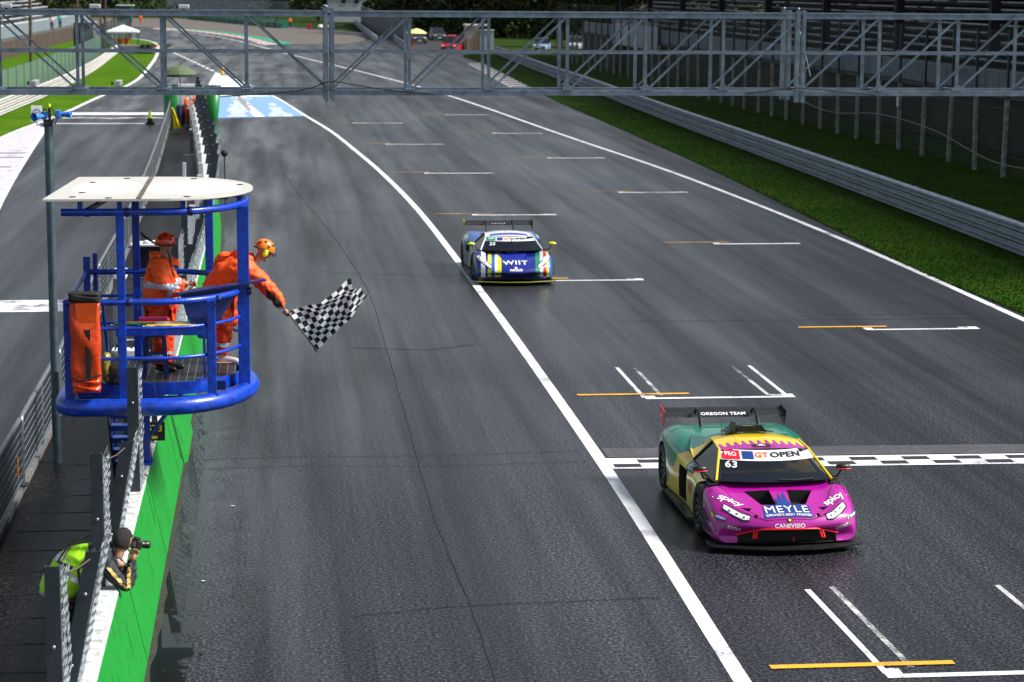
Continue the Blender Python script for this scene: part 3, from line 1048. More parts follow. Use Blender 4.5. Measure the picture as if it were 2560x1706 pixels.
# floor: dark grating slats within a blue fascia
fp = dpath(-2.46, -1.45, -.42, 1.02, 2.3)
fm = MB()
n = len(fp)
fm.strip([(x, y, 2.30) for x, y, z in fp], [(x, y, 2.135) for x, y, z in fp])
fm.strip([(x - (.012 if x > -2.4 else 0), y + (.012 if y < PLY else -.012), 2.30) for x, y, z in fp], [(x, y, 2.30) for x, y, z in fp])
fm.box(-2.47, -2.455, PLY - 1.02, PLY + 1.02, 2.135, 2.3)
fm.build('fascia', BLUE, plat)
GRATE = mat('grating', (.020, .026, .030), .5, metal=.3, noise=.3, nscale=10)
BRIGHT = mat('bright_steel', (.62, .66, .7), .3, metal=.9)
x = -2.44
while x < -.5:
    w_ = .094
    def hw(xx):
        return 1.0 if xx < -1.45 else 1.0 * math.sqrt(max(0, 1 - ((xx + 1.45) / 1.02) ** 2))
    h0, h1 = hw(x), hw(x + w_)
    if h1 > .05:
        vs = [(x, PLY - h0, 2.272), (x + w_, PLY - h1, 2.272), (x + w_, PLY + h1, 2.272), (x, PLY + h0, 2.272)]
        MB().prism(vs, (0, 0, .02)).build('floor_plank', GRATE, plat)
        MB().box(x + w_ + .001, x + w_ + .007, PLY - h1, PLY + h1, 2.27, 2.296).build('floor_joint', BRIGHT, plat)
    x += w_ + .008
for yy_ in (28.35, 29.1, 29.85):
    MB().box(-2.45, -.62, yy_ - .03, yy_ + .03, 2.15, 2.268).build('joist', BLUE_D, plat)
# rails
def rail(z, r, name, inset=0.06, back=True, left=True):
    pth = dpath(-2.55, -1.45, -.30 - inset, 1.52 - inset * .3, z, 20)
    if not back:
        pth = [q for q in pth if q[1] < PLY + .35 or q[0] > -.75]
    MB().tube(pth, r, 12).build(name, BLUE, plat)


rail(3.40, .040, 'handrail')
rail(3.07, .022, 'middle_rail')
rail(2.69, .022, 'lower_rail')
pth = dpath(-2.58, -1.45, -.34, 1.5, 4.52, 20)
MB().tube(pth, .047, 12).build('roof_ring', BLUE, plat)
MB().tube([(-2.55, 27.62, 3.40), (-2.55, 28.6, 3.40), (-2.55, 30.58, 3.40)], .040, 12).build('handrail', BLUE, plat)
for z in (3.07, 2.69):
    MB().tube([(-2.55, 27.62, z), (-2.55, 29.1, z), (-2.55, 30.58, z)], .022, 8).build('middle_rail', BLUE, plat)
# posts
def post(x, y, z0, z1, w=.10):
    MB().bevbox(x - w / 2, x + w / 2, y - w / 2, y + w / 2, z0, z1, .008).build('post', BLUE, plat)


post(-1.87, 27.62, 2.12, 4.5)
post(-.38, 28.62, 2.1, 4.5, .15)
post(-.775, 27.86, 2.14, 3.38, .105)
post(-2.53, 27.64, 2.12, 3.4, .11)
post(-1.86, 30.62, 2.12, 4.5)
post(-.86, 30.42, 2.12, 4.5, .11)
post(-2.53, 30.56, 2.12, 3.62, .09)
post(-2.42, 30.62, 2.12, 3.66, .06)
# weld collars and bolted clamps where rails meet posts
for x, y, z, r_ in ((-1.87, 27.60, 3.40, .046), (-.775, 27.80, 3.40, .046), (-.40, 28.55, 3.40, .046), (-2.50, 27.62, 3.40, .046), (-1.87, 27.60, 4.52, .053), (-1.1, 27.70, 4.52, .053), (-2.35, 27.62, 4.52, .053)):
    MB().lathe([(r_, -.03), (r_ + .004, -.025), (r_ + .004, .025), (r_, .03)], 14, (x + .09, y, z), 'X').build('clamp_collar', BLUE_D, plat)
for x, y in ((-1.87, 27.56), (-2.53, 27.58), (-.775, 27.80), (-.38, 28.54)):
    MB().box(x - .075, x + .075, y - .02, y + .12, 2.175, 2.19).build('weld_plate', BLUE_D, plat)
# roof stubs
for x, y in ((-2.35, 27.62), (-1.87, 27.62), (-1.1, 27.72), (-.42, 28.7), (-2.3, 30.55), (-1.1, 30.5)):
    MB().bevbox(x - .03, x + .03, y - .03, y + .03, 4.5, 4.668, .004).build('roof_stub', BLUE, plat)
for y in (28.2, 29.9):
    MB().bar((-2.6, y, 4.645), (-.55, y, 4.645), .05, .05).build('roof_beam', BLUE_D, plat)
MB().bar((-2.28, 27.66, 4.53), (-2.05, 28.3, 4.63), .05).build('roof_brace', GALV, plat)


def roof_material():
    m = bpy.data.materials.new('roof_white')
    m.use_nodes = True
    n, l = m.node_tree.nodes, m.node_tree.links
    b = n['Principled BSDF']
    geo = n.new('ShaderNodeNewGeometry')
    sx = n.new('ShaderNodeSeparateXYZ')
    l.new(geo.outputs['Position'], sx.inputs[0])
    # dotted perforation rows
    vo = n.new('ShaderNodeTexVoronoi'); vo.inputs['Scale'].default_value = 1.0; vo.inputs['Randomness'].default_value = 0.0
    mp = n.new('ShaderNodeMapping'); mp.inputs['Scale'].default_value = (26, 11, 1)
    l.new(geo.outputs['Position'], mp.inputs[0]); l.new(mp.outputs[0], vo.inputs['Vector'])
    dr = n.new('ShaderNodeMapRange'); dr.inputs[1].default_value, dr.inputs[2].default_value = .18, .26
    l.new(vo.outputs['Distance'], dr.inputs[0])
    # blown sky highlights painted in as white ovals, dirt round the rim
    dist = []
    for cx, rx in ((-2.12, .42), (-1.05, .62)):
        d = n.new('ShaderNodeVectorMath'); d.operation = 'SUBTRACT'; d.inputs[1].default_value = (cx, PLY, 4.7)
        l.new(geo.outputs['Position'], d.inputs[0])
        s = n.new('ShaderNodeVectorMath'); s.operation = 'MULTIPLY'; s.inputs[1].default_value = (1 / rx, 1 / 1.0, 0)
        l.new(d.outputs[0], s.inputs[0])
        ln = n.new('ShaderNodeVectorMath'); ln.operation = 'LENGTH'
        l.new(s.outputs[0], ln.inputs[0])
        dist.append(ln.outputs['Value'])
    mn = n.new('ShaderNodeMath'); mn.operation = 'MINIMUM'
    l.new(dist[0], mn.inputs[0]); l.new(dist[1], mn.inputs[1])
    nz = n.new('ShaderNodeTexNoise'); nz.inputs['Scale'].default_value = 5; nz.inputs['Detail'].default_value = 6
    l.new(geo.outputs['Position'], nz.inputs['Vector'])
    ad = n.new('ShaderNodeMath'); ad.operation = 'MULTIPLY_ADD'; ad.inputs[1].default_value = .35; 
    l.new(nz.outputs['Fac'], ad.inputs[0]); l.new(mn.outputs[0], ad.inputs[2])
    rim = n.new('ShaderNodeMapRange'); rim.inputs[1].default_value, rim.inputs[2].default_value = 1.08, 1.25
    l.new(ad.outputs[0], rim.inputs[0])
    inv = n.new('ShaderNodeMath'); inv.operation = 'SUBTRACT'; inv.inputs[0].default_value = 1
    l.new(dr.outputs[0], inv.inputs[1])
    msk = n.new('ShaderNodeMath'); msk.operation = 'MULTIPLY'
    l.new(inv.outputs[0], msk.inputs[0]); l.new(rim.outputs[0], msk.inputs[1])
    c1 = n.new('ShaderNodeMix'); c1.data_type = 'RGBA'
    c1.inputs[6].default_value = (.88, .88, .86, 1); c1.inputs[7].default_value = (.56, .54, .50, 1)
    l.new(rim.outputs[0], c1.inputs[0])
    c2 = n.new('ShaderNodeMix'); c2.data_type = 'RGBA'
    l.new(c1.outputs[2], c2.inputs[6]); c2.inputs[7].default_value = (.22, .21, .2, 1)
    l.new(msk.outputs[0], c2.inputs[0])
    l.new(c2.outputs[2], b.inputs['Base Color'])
    b.inputs['Roughness'].default_value = .35
    return m


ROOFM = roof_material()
def roof_poly(z, grow=0):
    pts = [(-2.79 - grow, PLY - 1.62 - grow, z)]
    for i in range(25):
        t = -math.pi / 2 + math.pi * i / 24
        pts.append((-1.4 + (1.15 + grow) * math.cos(t), PLY + (1.6 + grow) * math.sin(t), z))
    pts.append((-2.62 - grow, PLY + 1.6 + grow, z))
    return pts


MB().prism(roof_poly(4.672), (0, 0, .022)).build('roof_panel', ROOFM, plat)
MB().prism(roof_poly(4.664, .004), (0, 0, .006)).build('roof_edge', mat('roof_edge_grey', (.35, .33, .3), .6), plat)
MB().box(-1.66, -1.60, PLY - 1.6, PLY + 1.6, 4.695, 4.702).build('roof_seam', mat('seam_brown', (.12, .10, .08), .8, noise=.6, nscale=9), plat)
for x, y in ((-2.45, 27.75), (-2.38, 28.35), (-2.36, 29.8), (-2.0, 27.6), (-1.95, 30.4), (-1.05, 30.35), (-1.05, 27.75), (-.42, 29.4)):
    MB().lathe([(0, 0), (.045, 0), (.045, .006), (0, .008)], 14, (x, y, 4.695)).build('roof_bolt', mat('bolt_black', (.02, .02, .02), .6), plat)
# column, foot, braces
MB().bevbox(-1.745, -1.625, 28.84, 28.96, 1.11, 2.13, .008).build('column', BLUE, plat)
MB().box(-1.86, -1.60, 28.72, 29.08, 1.086, 1.11).build('base_plate', BLUE, plat)
MB().prism([(-1.62, 28.9, 1.11), (-1.6, 28.9, 1.11), (-1.6, 28.9, 1.13), (-1.62, 28.9, 1.28)], (0, .012, 0)).build('gusset', BLUE, plat)
for a, b_ in (((-1.74, 28.9, 1.45), (-2.2, 28.9, 2.12)), ((-1.63, 28.9, 1.45), (-1.12, 28.9, 2.12)), ((-1.68, 28.95, 1.5), (-1.68, 29.9, 2.12))):
    MB().tube([a, b_], .028, 10).build('brace', BLUE, plat)
for y in (28.0, 30.2):
    MB().bar((-2.5, y, 2.09), (-.75, y, 2.09), .07, .1).build('cross_beam', BLUE_D, plat)
# stairs descending away from the camera
TREAD = mat('tread_plate', (.05, .16, .62), .28, metal=.55, bump=.6, bscale=70)
for k in range(9):
    y0, z0 = 30.15 + .2 * k, 2.04 - .215 * k
    MB().box(-2.28, -1.82, y0, y0 + .2, z0 - .03, z0).build('stair_tread', TREAD, plat)
    MB().box(-2.28, -1.82, y0 - .004, y0 + .0, z0 - .075, z0 - .002).build('tread_lip', BLUE, plat)
for x in (-2.30, -1.80):
    MB().bar((x, 30.1, 2.12), (x, 32.05, .05), .02, .2).build('stringer', BLUE_D, plat)
    MB().tube([(x, 30.2, 3.0), (x, 32.0, 1.05), (x, 32.05, .05)], .02, 8).build('stair_rail', BLUE, plat)
# counter with trays
MB().box(-2.0, -.86, 28.3, 28.62, 2.93, 2.955).build('counter', BLUE, plat)
MB().box(-2.0, -.86, 28.285, 28.30, 2.87, 2.975).build('counter_lip', BLUE, plat)
for x, y in ((-1.97, 28.32), (-.89, 28.32), (-1.97, 28.6), (-.89, 28.6)):
    MB().bar((x, y, 2.30), (x, y, 2.93), .025).build('counter_leg', BLUE, plat)
MB().box(-.99, -.86, 28.26, 28.38, 2.296, 2.306).build('counter_foot', BLUE, plat)
# slanted shield in front of the flag marshal
MB().add([(-1.18, 28.35, 3.40), (-.40, 28.50, 3.49), (-.50, 28.47, 3.32), (-.68, 28.4, 3.05), (-.82, 28.38, 2.80), (-.96, 28.36, 2.82), (-1.10, 28.35, 3.1),
          (-1.18, 28.37, 3.40), (-.40, 28.52, 3.49), (-.50, 28.49, 3.32), (-.68, 28.42, 3.05), (-.82, 28.40, 2.80), (-.96, 28.38, 2.82), (-1.10, 28.37, 3.1)],
         [(0, 1, 2, 3, 4, 5, 6), (13, 12, 11, 10, 9, 8, 7)] + [(i, (i + 1) % 7, 7 + (i + 1) % 7, 7 + i) for i in range(7)]).build('shield', BLUE_D, plat)
MB().bar((-1.22, 28.33, 3.40), (-.10, 28.55, 3.545), .14, .022).build('shield_ledge', BLUE_D, plat)
# chain
ch = MB()
for k in range(26):
    c = Vector((-1.55 + .004 * k, 27.66, 2.72 - .026 * k))
    ch.tube([c + Vector((.007 * math.cos(t), .007 * math.sin(t) if k % 2 else 0, .015 * math.sin(t))) for t in (i * math.pi / 4 for i in range(8))], .0028, 4, closed=True)
ch.build('chain', GALV_D, plat)

# stool
st = thing('stool', 'small blue step stool standing on the platform floor', 'stool', (-1.5, 28.55, 2.295))
for x, y in ((-1.66, 28.42), (-1.38, 28.42), (-1.66, 28.72), (-1.38, 28.72)):
    MB().bar((x, y, 2.295), (x + (.03 if x < -1.5 else -.03), y, 2.83), .04).build('leg', BLUE_D, st)
MB().box(-1.64, -1.40, 28.42, 28.72, 2.83, 2.86).build('seat', BLUE_D, st)
MB().bar((-1.65, 28.42, 2.62), (-1.39, 28.42, 2.62), .03).build('rung', BLUE_D, st)
MB().bar((-1.65, 28.42, 2.52), (-1.39, 28.42, 2.52), .045).build('rung', BLUE_D, st)

# orange equipment bag hanging on the handrail
bag = thing('equipment_bag', 'long orange flag bag with a black top hanging on the railing', 'bag', (-2.36, 27.6, 2.32))
ORB = mat('bag_orange', (.62, .055, .008), .32, noise=.35, nscale=7, bump=.7, bscale=9)
BLK = mat('cloth_black', (.008, .008, .009), .75)
def soft_box(x0, x1, y0, y1, z0, z1, seed, amp, nx=8, nz=16):
    r = random.Random(seed)
    ph = [r.uniform(0, 6) for _ in range(6)]
    mb = MB()
    for side, yv in ((0, y0), (1, y1)):
        vs = []
        for j in range(nz + 1):
            for i in range(nx + 1):
                u, v = i / nx, j / nz
                e = min(1, min(u, 1 - u) * 5) * min(1, min(v, 1 - v) * 8)
                bulge = amp * e * (1 + .6 * math.sin(v * 9 + ph[0] + u * 3) + .5 * math.sin(u * 7 + ph[1] + v * 14))
                vs.append((x0 + (x1 - x0) * u + .006 * math.sin(v * 11 + ph[2]), yv + (-bulge if side == 0 else bulge), z0 + (z1 - z0) * v))
        fs = [(j * (nx + 1) + i, j * (nx + 1) + i + 1, (j + 1) * (nx + 1) + i + 1, (j + 1) * (nx + 1) + i) for j in range(nz) for i in range(nx)]
        mb.add(vs, fs, True)
    m = (nx + 1)
    o = (nx + 1) * (nz + 1)
    edge = [i for i in range(nx + 1)] + [j * m + nx for j in range(1, nz + 1)] + [nz * m + i for i in range(nx - 1, -1, -1)] + [j * m for j in range(nz - 1, 0, -1)]
    mb.f += [(edge[i], edge[(i + 1) % len(edge)], o + edge[(i + 1) % len(edge)], o + edge[i]) for i in range(len(edge))]
    mb.sm += [True] * len(edge)
    return mb


soft_box(-2.49, -2.13, 27.42, 27.56, 2.42, 3.42, 3, .02).build('bag_body', ORB, bag)
soft_box(-2.47, -2.14, 27.40, 27.56, 2.30, 2.47, 5, .03).build('bag_base', mat('bag_glossy', (.66, .05, .008), .14, bump=.9, bscale=10), bag)
soft_box(-2.50, -2.12, 27.40, 27.62, 3.43, 3.54, 9, .012).build('bag_top', BLK, bag)
fl_ = MB()
pl = [(-2.42, 3.42), (-2.15, 3.42), (-2.15, 3.25), (-2.17, 3.17), (-2.22, 3.11), (-2.285, 3.085), (-2.35, 3.11), (-2.40, 3.17), (-2.42, 3.25)]
fl_.prism([(x, 27.385 + .02 * math.sin((3.42 - z) * 8), z) for x, z in pl], (0, .012, 0))
fl_.build('flap', mat('bag_orange_flap', (.85, .10, .01), .4, noise=.2, nscale=6), bag)
MB().box(-2.31, -2.245, 27.385, 27.40, 2.45, 3.09).build('strap', BLK, bag)
MB().tube([(-2.48, 27.40, 2.50), (-2.40, 27.375, 2.46), (-2.28, 27.37, 2.47), (-2.20, 27.375, 2.51), (-2.13, 27.40, 2.52)], .014, 6).build('tie_cord', BLK, bag)
MB().tube([(-2.30, 27.37, 2.47), (-2.27, 27.365, 2.40), (-2.31, 27.365, 2.32)], .008, 5).build('tie_cord', BLK, bag)
# rubbish bag
rb = MB()
rr_ = random.Random(4)
rb.sphere((-2.0, 28.0, 2.49), .2, 18, 12, (.85, .8, 1.05))
rb.v = [(x + rr_.uniform(-.015, .015), y + rr_.uniform(-.015, .015), max(2.297, z + rr_.uniform(-.015, .015))) for x, y, z in rb.v]
tag(rb.build('rubbish_bag', mat('bag_translucent', (.06, .065, .045), .18, noise=.6, nscale=5, bump=.9, bscale=14)), 'dark crumpled plastic rubbish bag beside the orange bag', 'bag')
yb = MB()
yb.sphere((-2.10, 27.92, 2.53), .13, 14, 10, (.6, .6, 1.5))
yb.v = [(x + rr_.uniform(-.012, .012), y + rr_.uniform(-.012, .012), max(2.297, z + rr_.uniform(-.012, .012))) for x, y, z in yb.v]
tag(yb.build('plastic_bag', mat('bag_yellowish', (.30, .26, .04), .25, noise=.5, nscale=6, bump=.8, bscale=16)), 'yellowish crumpled plastic bag next to the dark rubbish bag', 'bag')
# rolled flags on the counter
def rolled_flag(label, color, x0, x1, y, z, r=.022):
    t_ = thing('rolled_flag', label, 'flag', ((x0 + x1) / 2, y, 2.955), 'rolled flags on the counter')
    MB().tube([(x0, y, z), (x1, y - .02, z)], .009, 8).build('stick', mat('stick_white', (.75, .75, .72), .4), t_)
    pts = [(x0 + (x1 - x0) * (.05 + .75 * i / 8), y + .012 * math.sin(i * 1.7), z + .008) for i in range(9)]
    MB().tube(pts, [r * (.6 + .4 * math.sin(math.pi * (i + .6) / 9)) for i in range(9)], 8).build('cloth', mat('flagcloth_' + color[0], color[1], .75, noise=.2), t_)


rolled_flag('yellow rolled flag lying at the front of the counter', ('yellow', (.85, .55, .01)), -1.66, -.78, 28.33, 2.985, .02)
rolled_flag('green rolled flag at the left end of the counter', ('green', (.02, .10, .02)), -2.06, -1.35, 28.38, 3.0, .03)
rolled_flag('yellow and white rolled flag behind the yellow one', ('cream', (.85, .82, .6)), -1.55, -.95, 28.42, 3.0, .028)
rolled_flag('red rolled flag at the back of the counter', ('red', (.5, .012, .015)), -1.95, -1.1, 28.52, 2.99, .026)
tag(MB().bevbox(-1.72, -1.36, 28.55, 28.6, 3.02, 3.07, .008).build('clipboard', mat('clipboard_pink', (.3, .02, .12), .4, noise=.3)), 'purple and white boxed flag case lying on the counter', 'case')
# black monitor cabinet with gloves on top
mc = thing('monitor_cabinet', 'black open monitor cabinet with a pale lid behind the left marshal', 'cabinet', (-1.72, 31.0, 2.3))
MB().bevbox(-1.92, -1.45, 30.8, 31.2, 3.30, 3.72, .01).build('cabinet_body', mat('cabinet_black', (.008, .008, .009), .5), mc)
MB().bevbox(-1.95, -1.42, 30.76, 31.24, 3.722, 3.75, .006).build('lid', mat('lid_pale', (.6, .63, .66), .5), mc)
MB().bevbox(-1.95, -1.42, 30.72, 30.8, 3.28, 3.30, .004).build('shelf', mat('shelf_brown', (.12, .07, .05), .5), mc)
MB().bar((-1.68, 31.05, .02), (-1.68, 31.05, 3.3), .08).build('stand', GALV_D, mc)
gv_ = MB()
for dx, s_ in ((0, 1), (.09, .8), (.16, .9)):
    gv_.sphere((-1.72 + dx, 30.9 + dx * .2, 3.77), .06, 10, 7, (1.1, .8, .55 * s_))
tag(gv_.build('work_gloves', mat('glove_white', (.75, .77, .8), .8, bump=.5)), 'white work gloves lying on the cabinet lid', 'gloves')
# small white security camera on the railing behind
sc_ = thing('security_camera', 'white box camera on the railing left of the cabinet', 'camera', (-2.32, 34.1, .012))
MB().bevbox(-2.42, -2.22, 33.9, 34.3, 2.86, 2.99, .015).build('housing', mat('camera_white', (.6, .63, .66), .4), sc_)
MB().bar((-2.4, 34.1, 2.86), (-2.46, 34.1, .02), .06).build('mount', GALV, sc_)
# white cabinet and box under the platform on the walkway
wb = thing('electric_box', 'white electric box with black cables behind the rubbish bag', 'box', (-2.1, 30.4, 2.2))
MB().bevbox(-2.30, -1.95, 31.6, 31.9, 1.9, 2.14, .01).build('box_body', mat('box_white', (.7, .72, .74), .5), wb)
MB().bar((-2.12, 31.75, .02), (-2.12, 31.75, 1.9), .07).build('stand', GALV_D, wb)
MB().tube([(-2.25, 31.62, 2.15), (-2.2, 31.55, 2.25), (-2.1, 31.6, 2.22), (-2.0, 31.62, 2.17)], .012, 6).build('cable', BLK, wb)
cb = thing('steel_cabinet', 'grey steel cabinet standing on the walkway behind the leaning posts', 'cabinet', (-1.98, 27.6, .012))
MB().bevbox(-2.12, -1.97, 26.9, 27.3, .014, .95, .008).build('cabinet_body', mat('cabinet_grey', (.22, .27, .33), .45, metal=.3, noise=.2), cb)
MB().box(-2.10, -2.085, 26.89, 26.898, .45, .55).build('handle', GALV, cb)
# lit pit board
pb = thing('pit_board', 'black display board with yellow letters on the wall under the platform', 'sign', (-1.65, 30.2, 1.08))
MB().bevbox(-1.80, -1.50, 30.25, 30.31, 1.10, 1.36, .008).build('board', mat('board_black', (.008, .008, .009), .5), pb)


def text_mesh(name, s, size, m, parent, M, bold=0., extrude=.002, spacing=1.0, align='CENTER', shear=0):
    cu = bpy.data.curves.new(name, 'FONT')
    cu.body = s
    cu.size = size
    cu.align_x = align
    cu.align_y = 'CENTER'
    cu.offset = bold
    cu.extrude = extrude
    cu.space_character = spacing
    cu.shear = shear
    cu.resolution_u = 4
    o = bpy.data.objects.new(name, cu)
    col.objects.link(o)
    dg = bpy.context.evaluated_depsgraph_get()
    me = bpy.data.meshes.new_from_object(o.evaluated_get(dg))
    bpy.data.objects.remove(o)
    bpy.data.curves.remove(cu)
    me.name = name
    me.transform(M)
    me.materials.clear()
    me.materials.append(m)
    return link(name, me, parent)


def on_plane(origin, right, up):
    r, u = Vector(right).normalized(), Vector(up).normalized()
    n_ = r.cross(u)
    M = Matrix((r, u, n_)).transposed().to_4x4()
    M.translation = Vector(origin)
    return M


LEDY = mat('led_yellow', (.55, .62, .02), .4)
def world_text(name, s, size, m, parent, origin, right, up, **k):
    o = Vector(origin) - ROOTLOC.get(parent.name, Vector((0, 0, 0)))
    return text_mesh(name, s, size, m, parent, on_plane(o, right, up), **k)


world_text('letters', 'GT3', .13, LEDY, pb, (-1.65, 30.245, 1.27), (1, 0, 0), (0, 0, 1), bold=.003)
MB().box(-1.68, -1.60, 30.243, 30.248, 1.13, 1.17).build('symbol', LEDY, pb)

# ------------------------------------------------------------------ loudspeaker pole
lp = thing('speaker_pole', 'grey metal pole with two blue horn loudspeakers at its top', 'pole', (-3.33, 34.0, .012))
MB().tube([(-3.33, 34, .012), (-3.33, 34, 5.2)], .066, 18).build('pole', mat('pole_steel', (.10, .15, .19), .4, metal=.6, noise=.3, nscale=6), lp)
MB().bevbox(-3.36, -3.27, 33.925, 33.94, 1.05, 1.45, .004).build('hatch', GALV_D, lp)
SPK = mat('speaker_blue', (.035, .19, .62), .4, noise=.1)
def horn(c, d, L, r0, r1):
    c, d = Vector(c), Vector(d).normalized()
    q = d.to_track_quat('Z', 'Y').to_matrix()
    mb = MB()
    prof = [(r0, 0), (r0 * 1.1, .05), (r1 * .62, L * .45), (r1 * .82, L * .8), (r1, L), (r1 * .96, L), (r1 * .78, L * .8), (r1 * .4, L * .4), (0, L * .3)]
    mb.lathe(prof, 20)
    mb.v = [tuple(c + q @ Vector(v)) for v in mb.v]
    return mb


horn((-3.39, 33.92, 5.335), (-.75, -.9, -.05), .20, .032, .066).build('horn', SPK, lp)
horn((-3.15, 33.95, 5.36), (1, -.12, -.01), .17, .03, .058).build('horn', SPK, lp)
MB().bevbox(-3.43, -3.34, 33.9, 34.02, 5.29, 5.40, .012).build('driver_box', SPK, lp)
MB().bevbox(-3.22, -3.14, 33.9, 34.02, 5.30, 5.42, .012).build('driver_box', SPK, lp)
MB().bevbox(-3.40, -3.27, 33.93, 34.07, 5.18, 5.28, .01).build('clamp', GALV_D, lp)
for a, b_, c in (((-3.40, 33.9, 5.38), (-3.36, 33.88, 5.45), (-3.30, 33.9, 5.27)), ((-3.32, 33.9, 5.40), (-3.27, 33.88, 5.47), (-3.22, 33.9, 5.32)), ((-3.4, 33.88, 5.30), (-3.37, 33.86, 5.22), (-3.31, 33.88, 5.24)), ((-3.25, 33.88, 5.32), (-3.22, 33.86, 5.22), (-3.18, 33.88, 5.32))):
    MB().tube(smooth_path([a, b_, c], 6), .008, 6).build('cable', BLK, lp)
MB().lathe([(.02, 0), (.024, .02), (.02, .06), (0, .08)], 12, (-3.31, 34.0, 5.44)).build('beacon', mat('beacon_green', (.45, .85, .02), .3), lp)
MB().bar((-3.31, 34, 5.28), (-3.31, 34, 5.45), .04).build('mast', GALV_D, lp)
# ------------------------------------------------------------------ people
SKIN = mat('skin', (.42, .22, .14), .55, noise=.12)
ORANGE = mat('hi_vis_orange', (1.0, .105, .004), .6, noise=.10, nscale=10, bump=.6, bscale=22)
ORANGE_D = mat('hi_vis_trousers', (.80, .062, .004), .6, noise=.2, nscale=8, bump=.7, bscale=12)
REFL = mat('reflective_tape', (.55, .60, .70), .35, metal=.2)
SHOE_B = mat('shoe_black', (.008, .008, .009), .4)
SHOE_W = mat('shoe_white', (.75, .72, .73), .5)


from mathutils import noise as mnoise


def wrinkle(vs, fs, amp=.012, fr=9.0):
    """folds in the cloth: real displacement of the skinned surface"""
    V = [Vector(v) for v in vs]
    nr = [Vector((0, 0, 0)) for _ in V]
    for f in fs:
        n_ = (V[f[1]] - V[f[0]]).cross(V[f[2]] - V[f[0]])
        for i in f:
            nr[i] += n_
    out = []
    for v, n_ in zip(V, nr):
        n_ = n_.normalized() if n_.length > 0 else n_
        a = mnoise.noise(Vector((v.x * fr, v.y * fr, v.z * fr * 1.9)))
        b_ = abs(mnoise.noise(Vector((v.x * fr * 1.9 + 7, v.y * fr * 1.9, v.z * fr * 1.1))))
        out.append(tuple(v + n_ * amp * (a * 1.3 - b_ * 1.8 + .3)))
    return out


def smooth_obj(name, vs, fs, m, parent):
    mb = MB()
    mb.add(vs, fs, True)
    return mb.build(name, m, parent, local=True)


def patch(name, vs, fs, cond, m, parent, off=.006):
    """copy of the faces meeting cond(center), lifted off the surface"""
    V = [Vector(v) for v in vs]
    nr = [Vector((0, 0, 0)) for _ in V]
    for f in fs:
        if len(f) >= 3:
            n_ = (V[f[1]] - V[f[0]]).cross(V[f[2]] - V[f[0]])
            for i in f:
                nr[i] += n_
    sel = [f for f in fs if cond(sum((V[i] for i in f), Vector()) / len(f))]
    if not sel:
        return None
    idx = {}
    out = []
    for f in sel:
        for i in f:
            if i not in idx:
                idx[i] = len(out)
                n_ = nr[i].normalized() if nr[i].length > 0 else Vector((0, 0, 1))
                out.append(V[i] + n_ * off)
    return smooth_obj(name, out, [tuple(idx[i] for i in f) for f in sel], m, parent)


def slab(p, d, t0, t1, near=None, r=9):
    p, d = Vector(p), Vector(d).normalized()
    near = Vector(near) if near is not None else None
    return lambda c: t0 <= (c - p).dot(d) <= t1 and (near is None or (c - near).length < r)


def head_mesh(c, R, s=1.0):
    """head with nose, brow, chin and ears; local +x is the way the face looks"""
    mb = MB()
    mb.sphere((0, 0, 0), 1, 20, 14)
    vs = []
    for x, y, z in mb.v:
        px, py, pz = x * .098, y * .076, z * .118
        if z < -.2:
            k_ = 1 - (-.2 - z) * .32
            px *= k_; py *= k_
            px += (-.2 - z) * .018
        if x > .55 and abs(y) < .28:
            if -.28 < z < .12:
                px += .020 * (1 - abs(y) / .28) * (1 - abs(z + .12) / .2)
        if x > .5 and .05 < z < .25 and abs(abs(y) - .36) < .2:
            px -= .006
        vs.append((px, py, pz))
    mb.v = vs
    for sgn in (-1, 1):
        mb.sphere((-.005, sgn * .078, -.005), .026, 8, 6, (.7, .35, 1.1))
    mb.tube([(-.02, 0, -.06), (-.035, 0, -.17)], .052, 10)
    c = Vector(c)
    mb.v = [tuple(c + R @ (Vector(v) * s)) for v in mb.v]
    return mb


def eyes(c, R, parent):
    mb = MB()
    for sgn in (-1, 1):
        mb.sphere(tuple(Vector(c) + R @ Vector((.083, sgn * .032, .008))), .012, 8, 6)
    mb.build('eyes', mat('eye_dark', (.03, .02, .015), .2), parent, local=True)
    mo = MB()
    mo.tube([tuple(Vector(c) + R @ Vector((.093 - abs(q) * .25, q, -.055))) for q in (-.024, -.01, .01, .024)], .005, 6)
    mo.build('mouth', mat('lips', (.3, .10, .08), .5), parent, local=True)


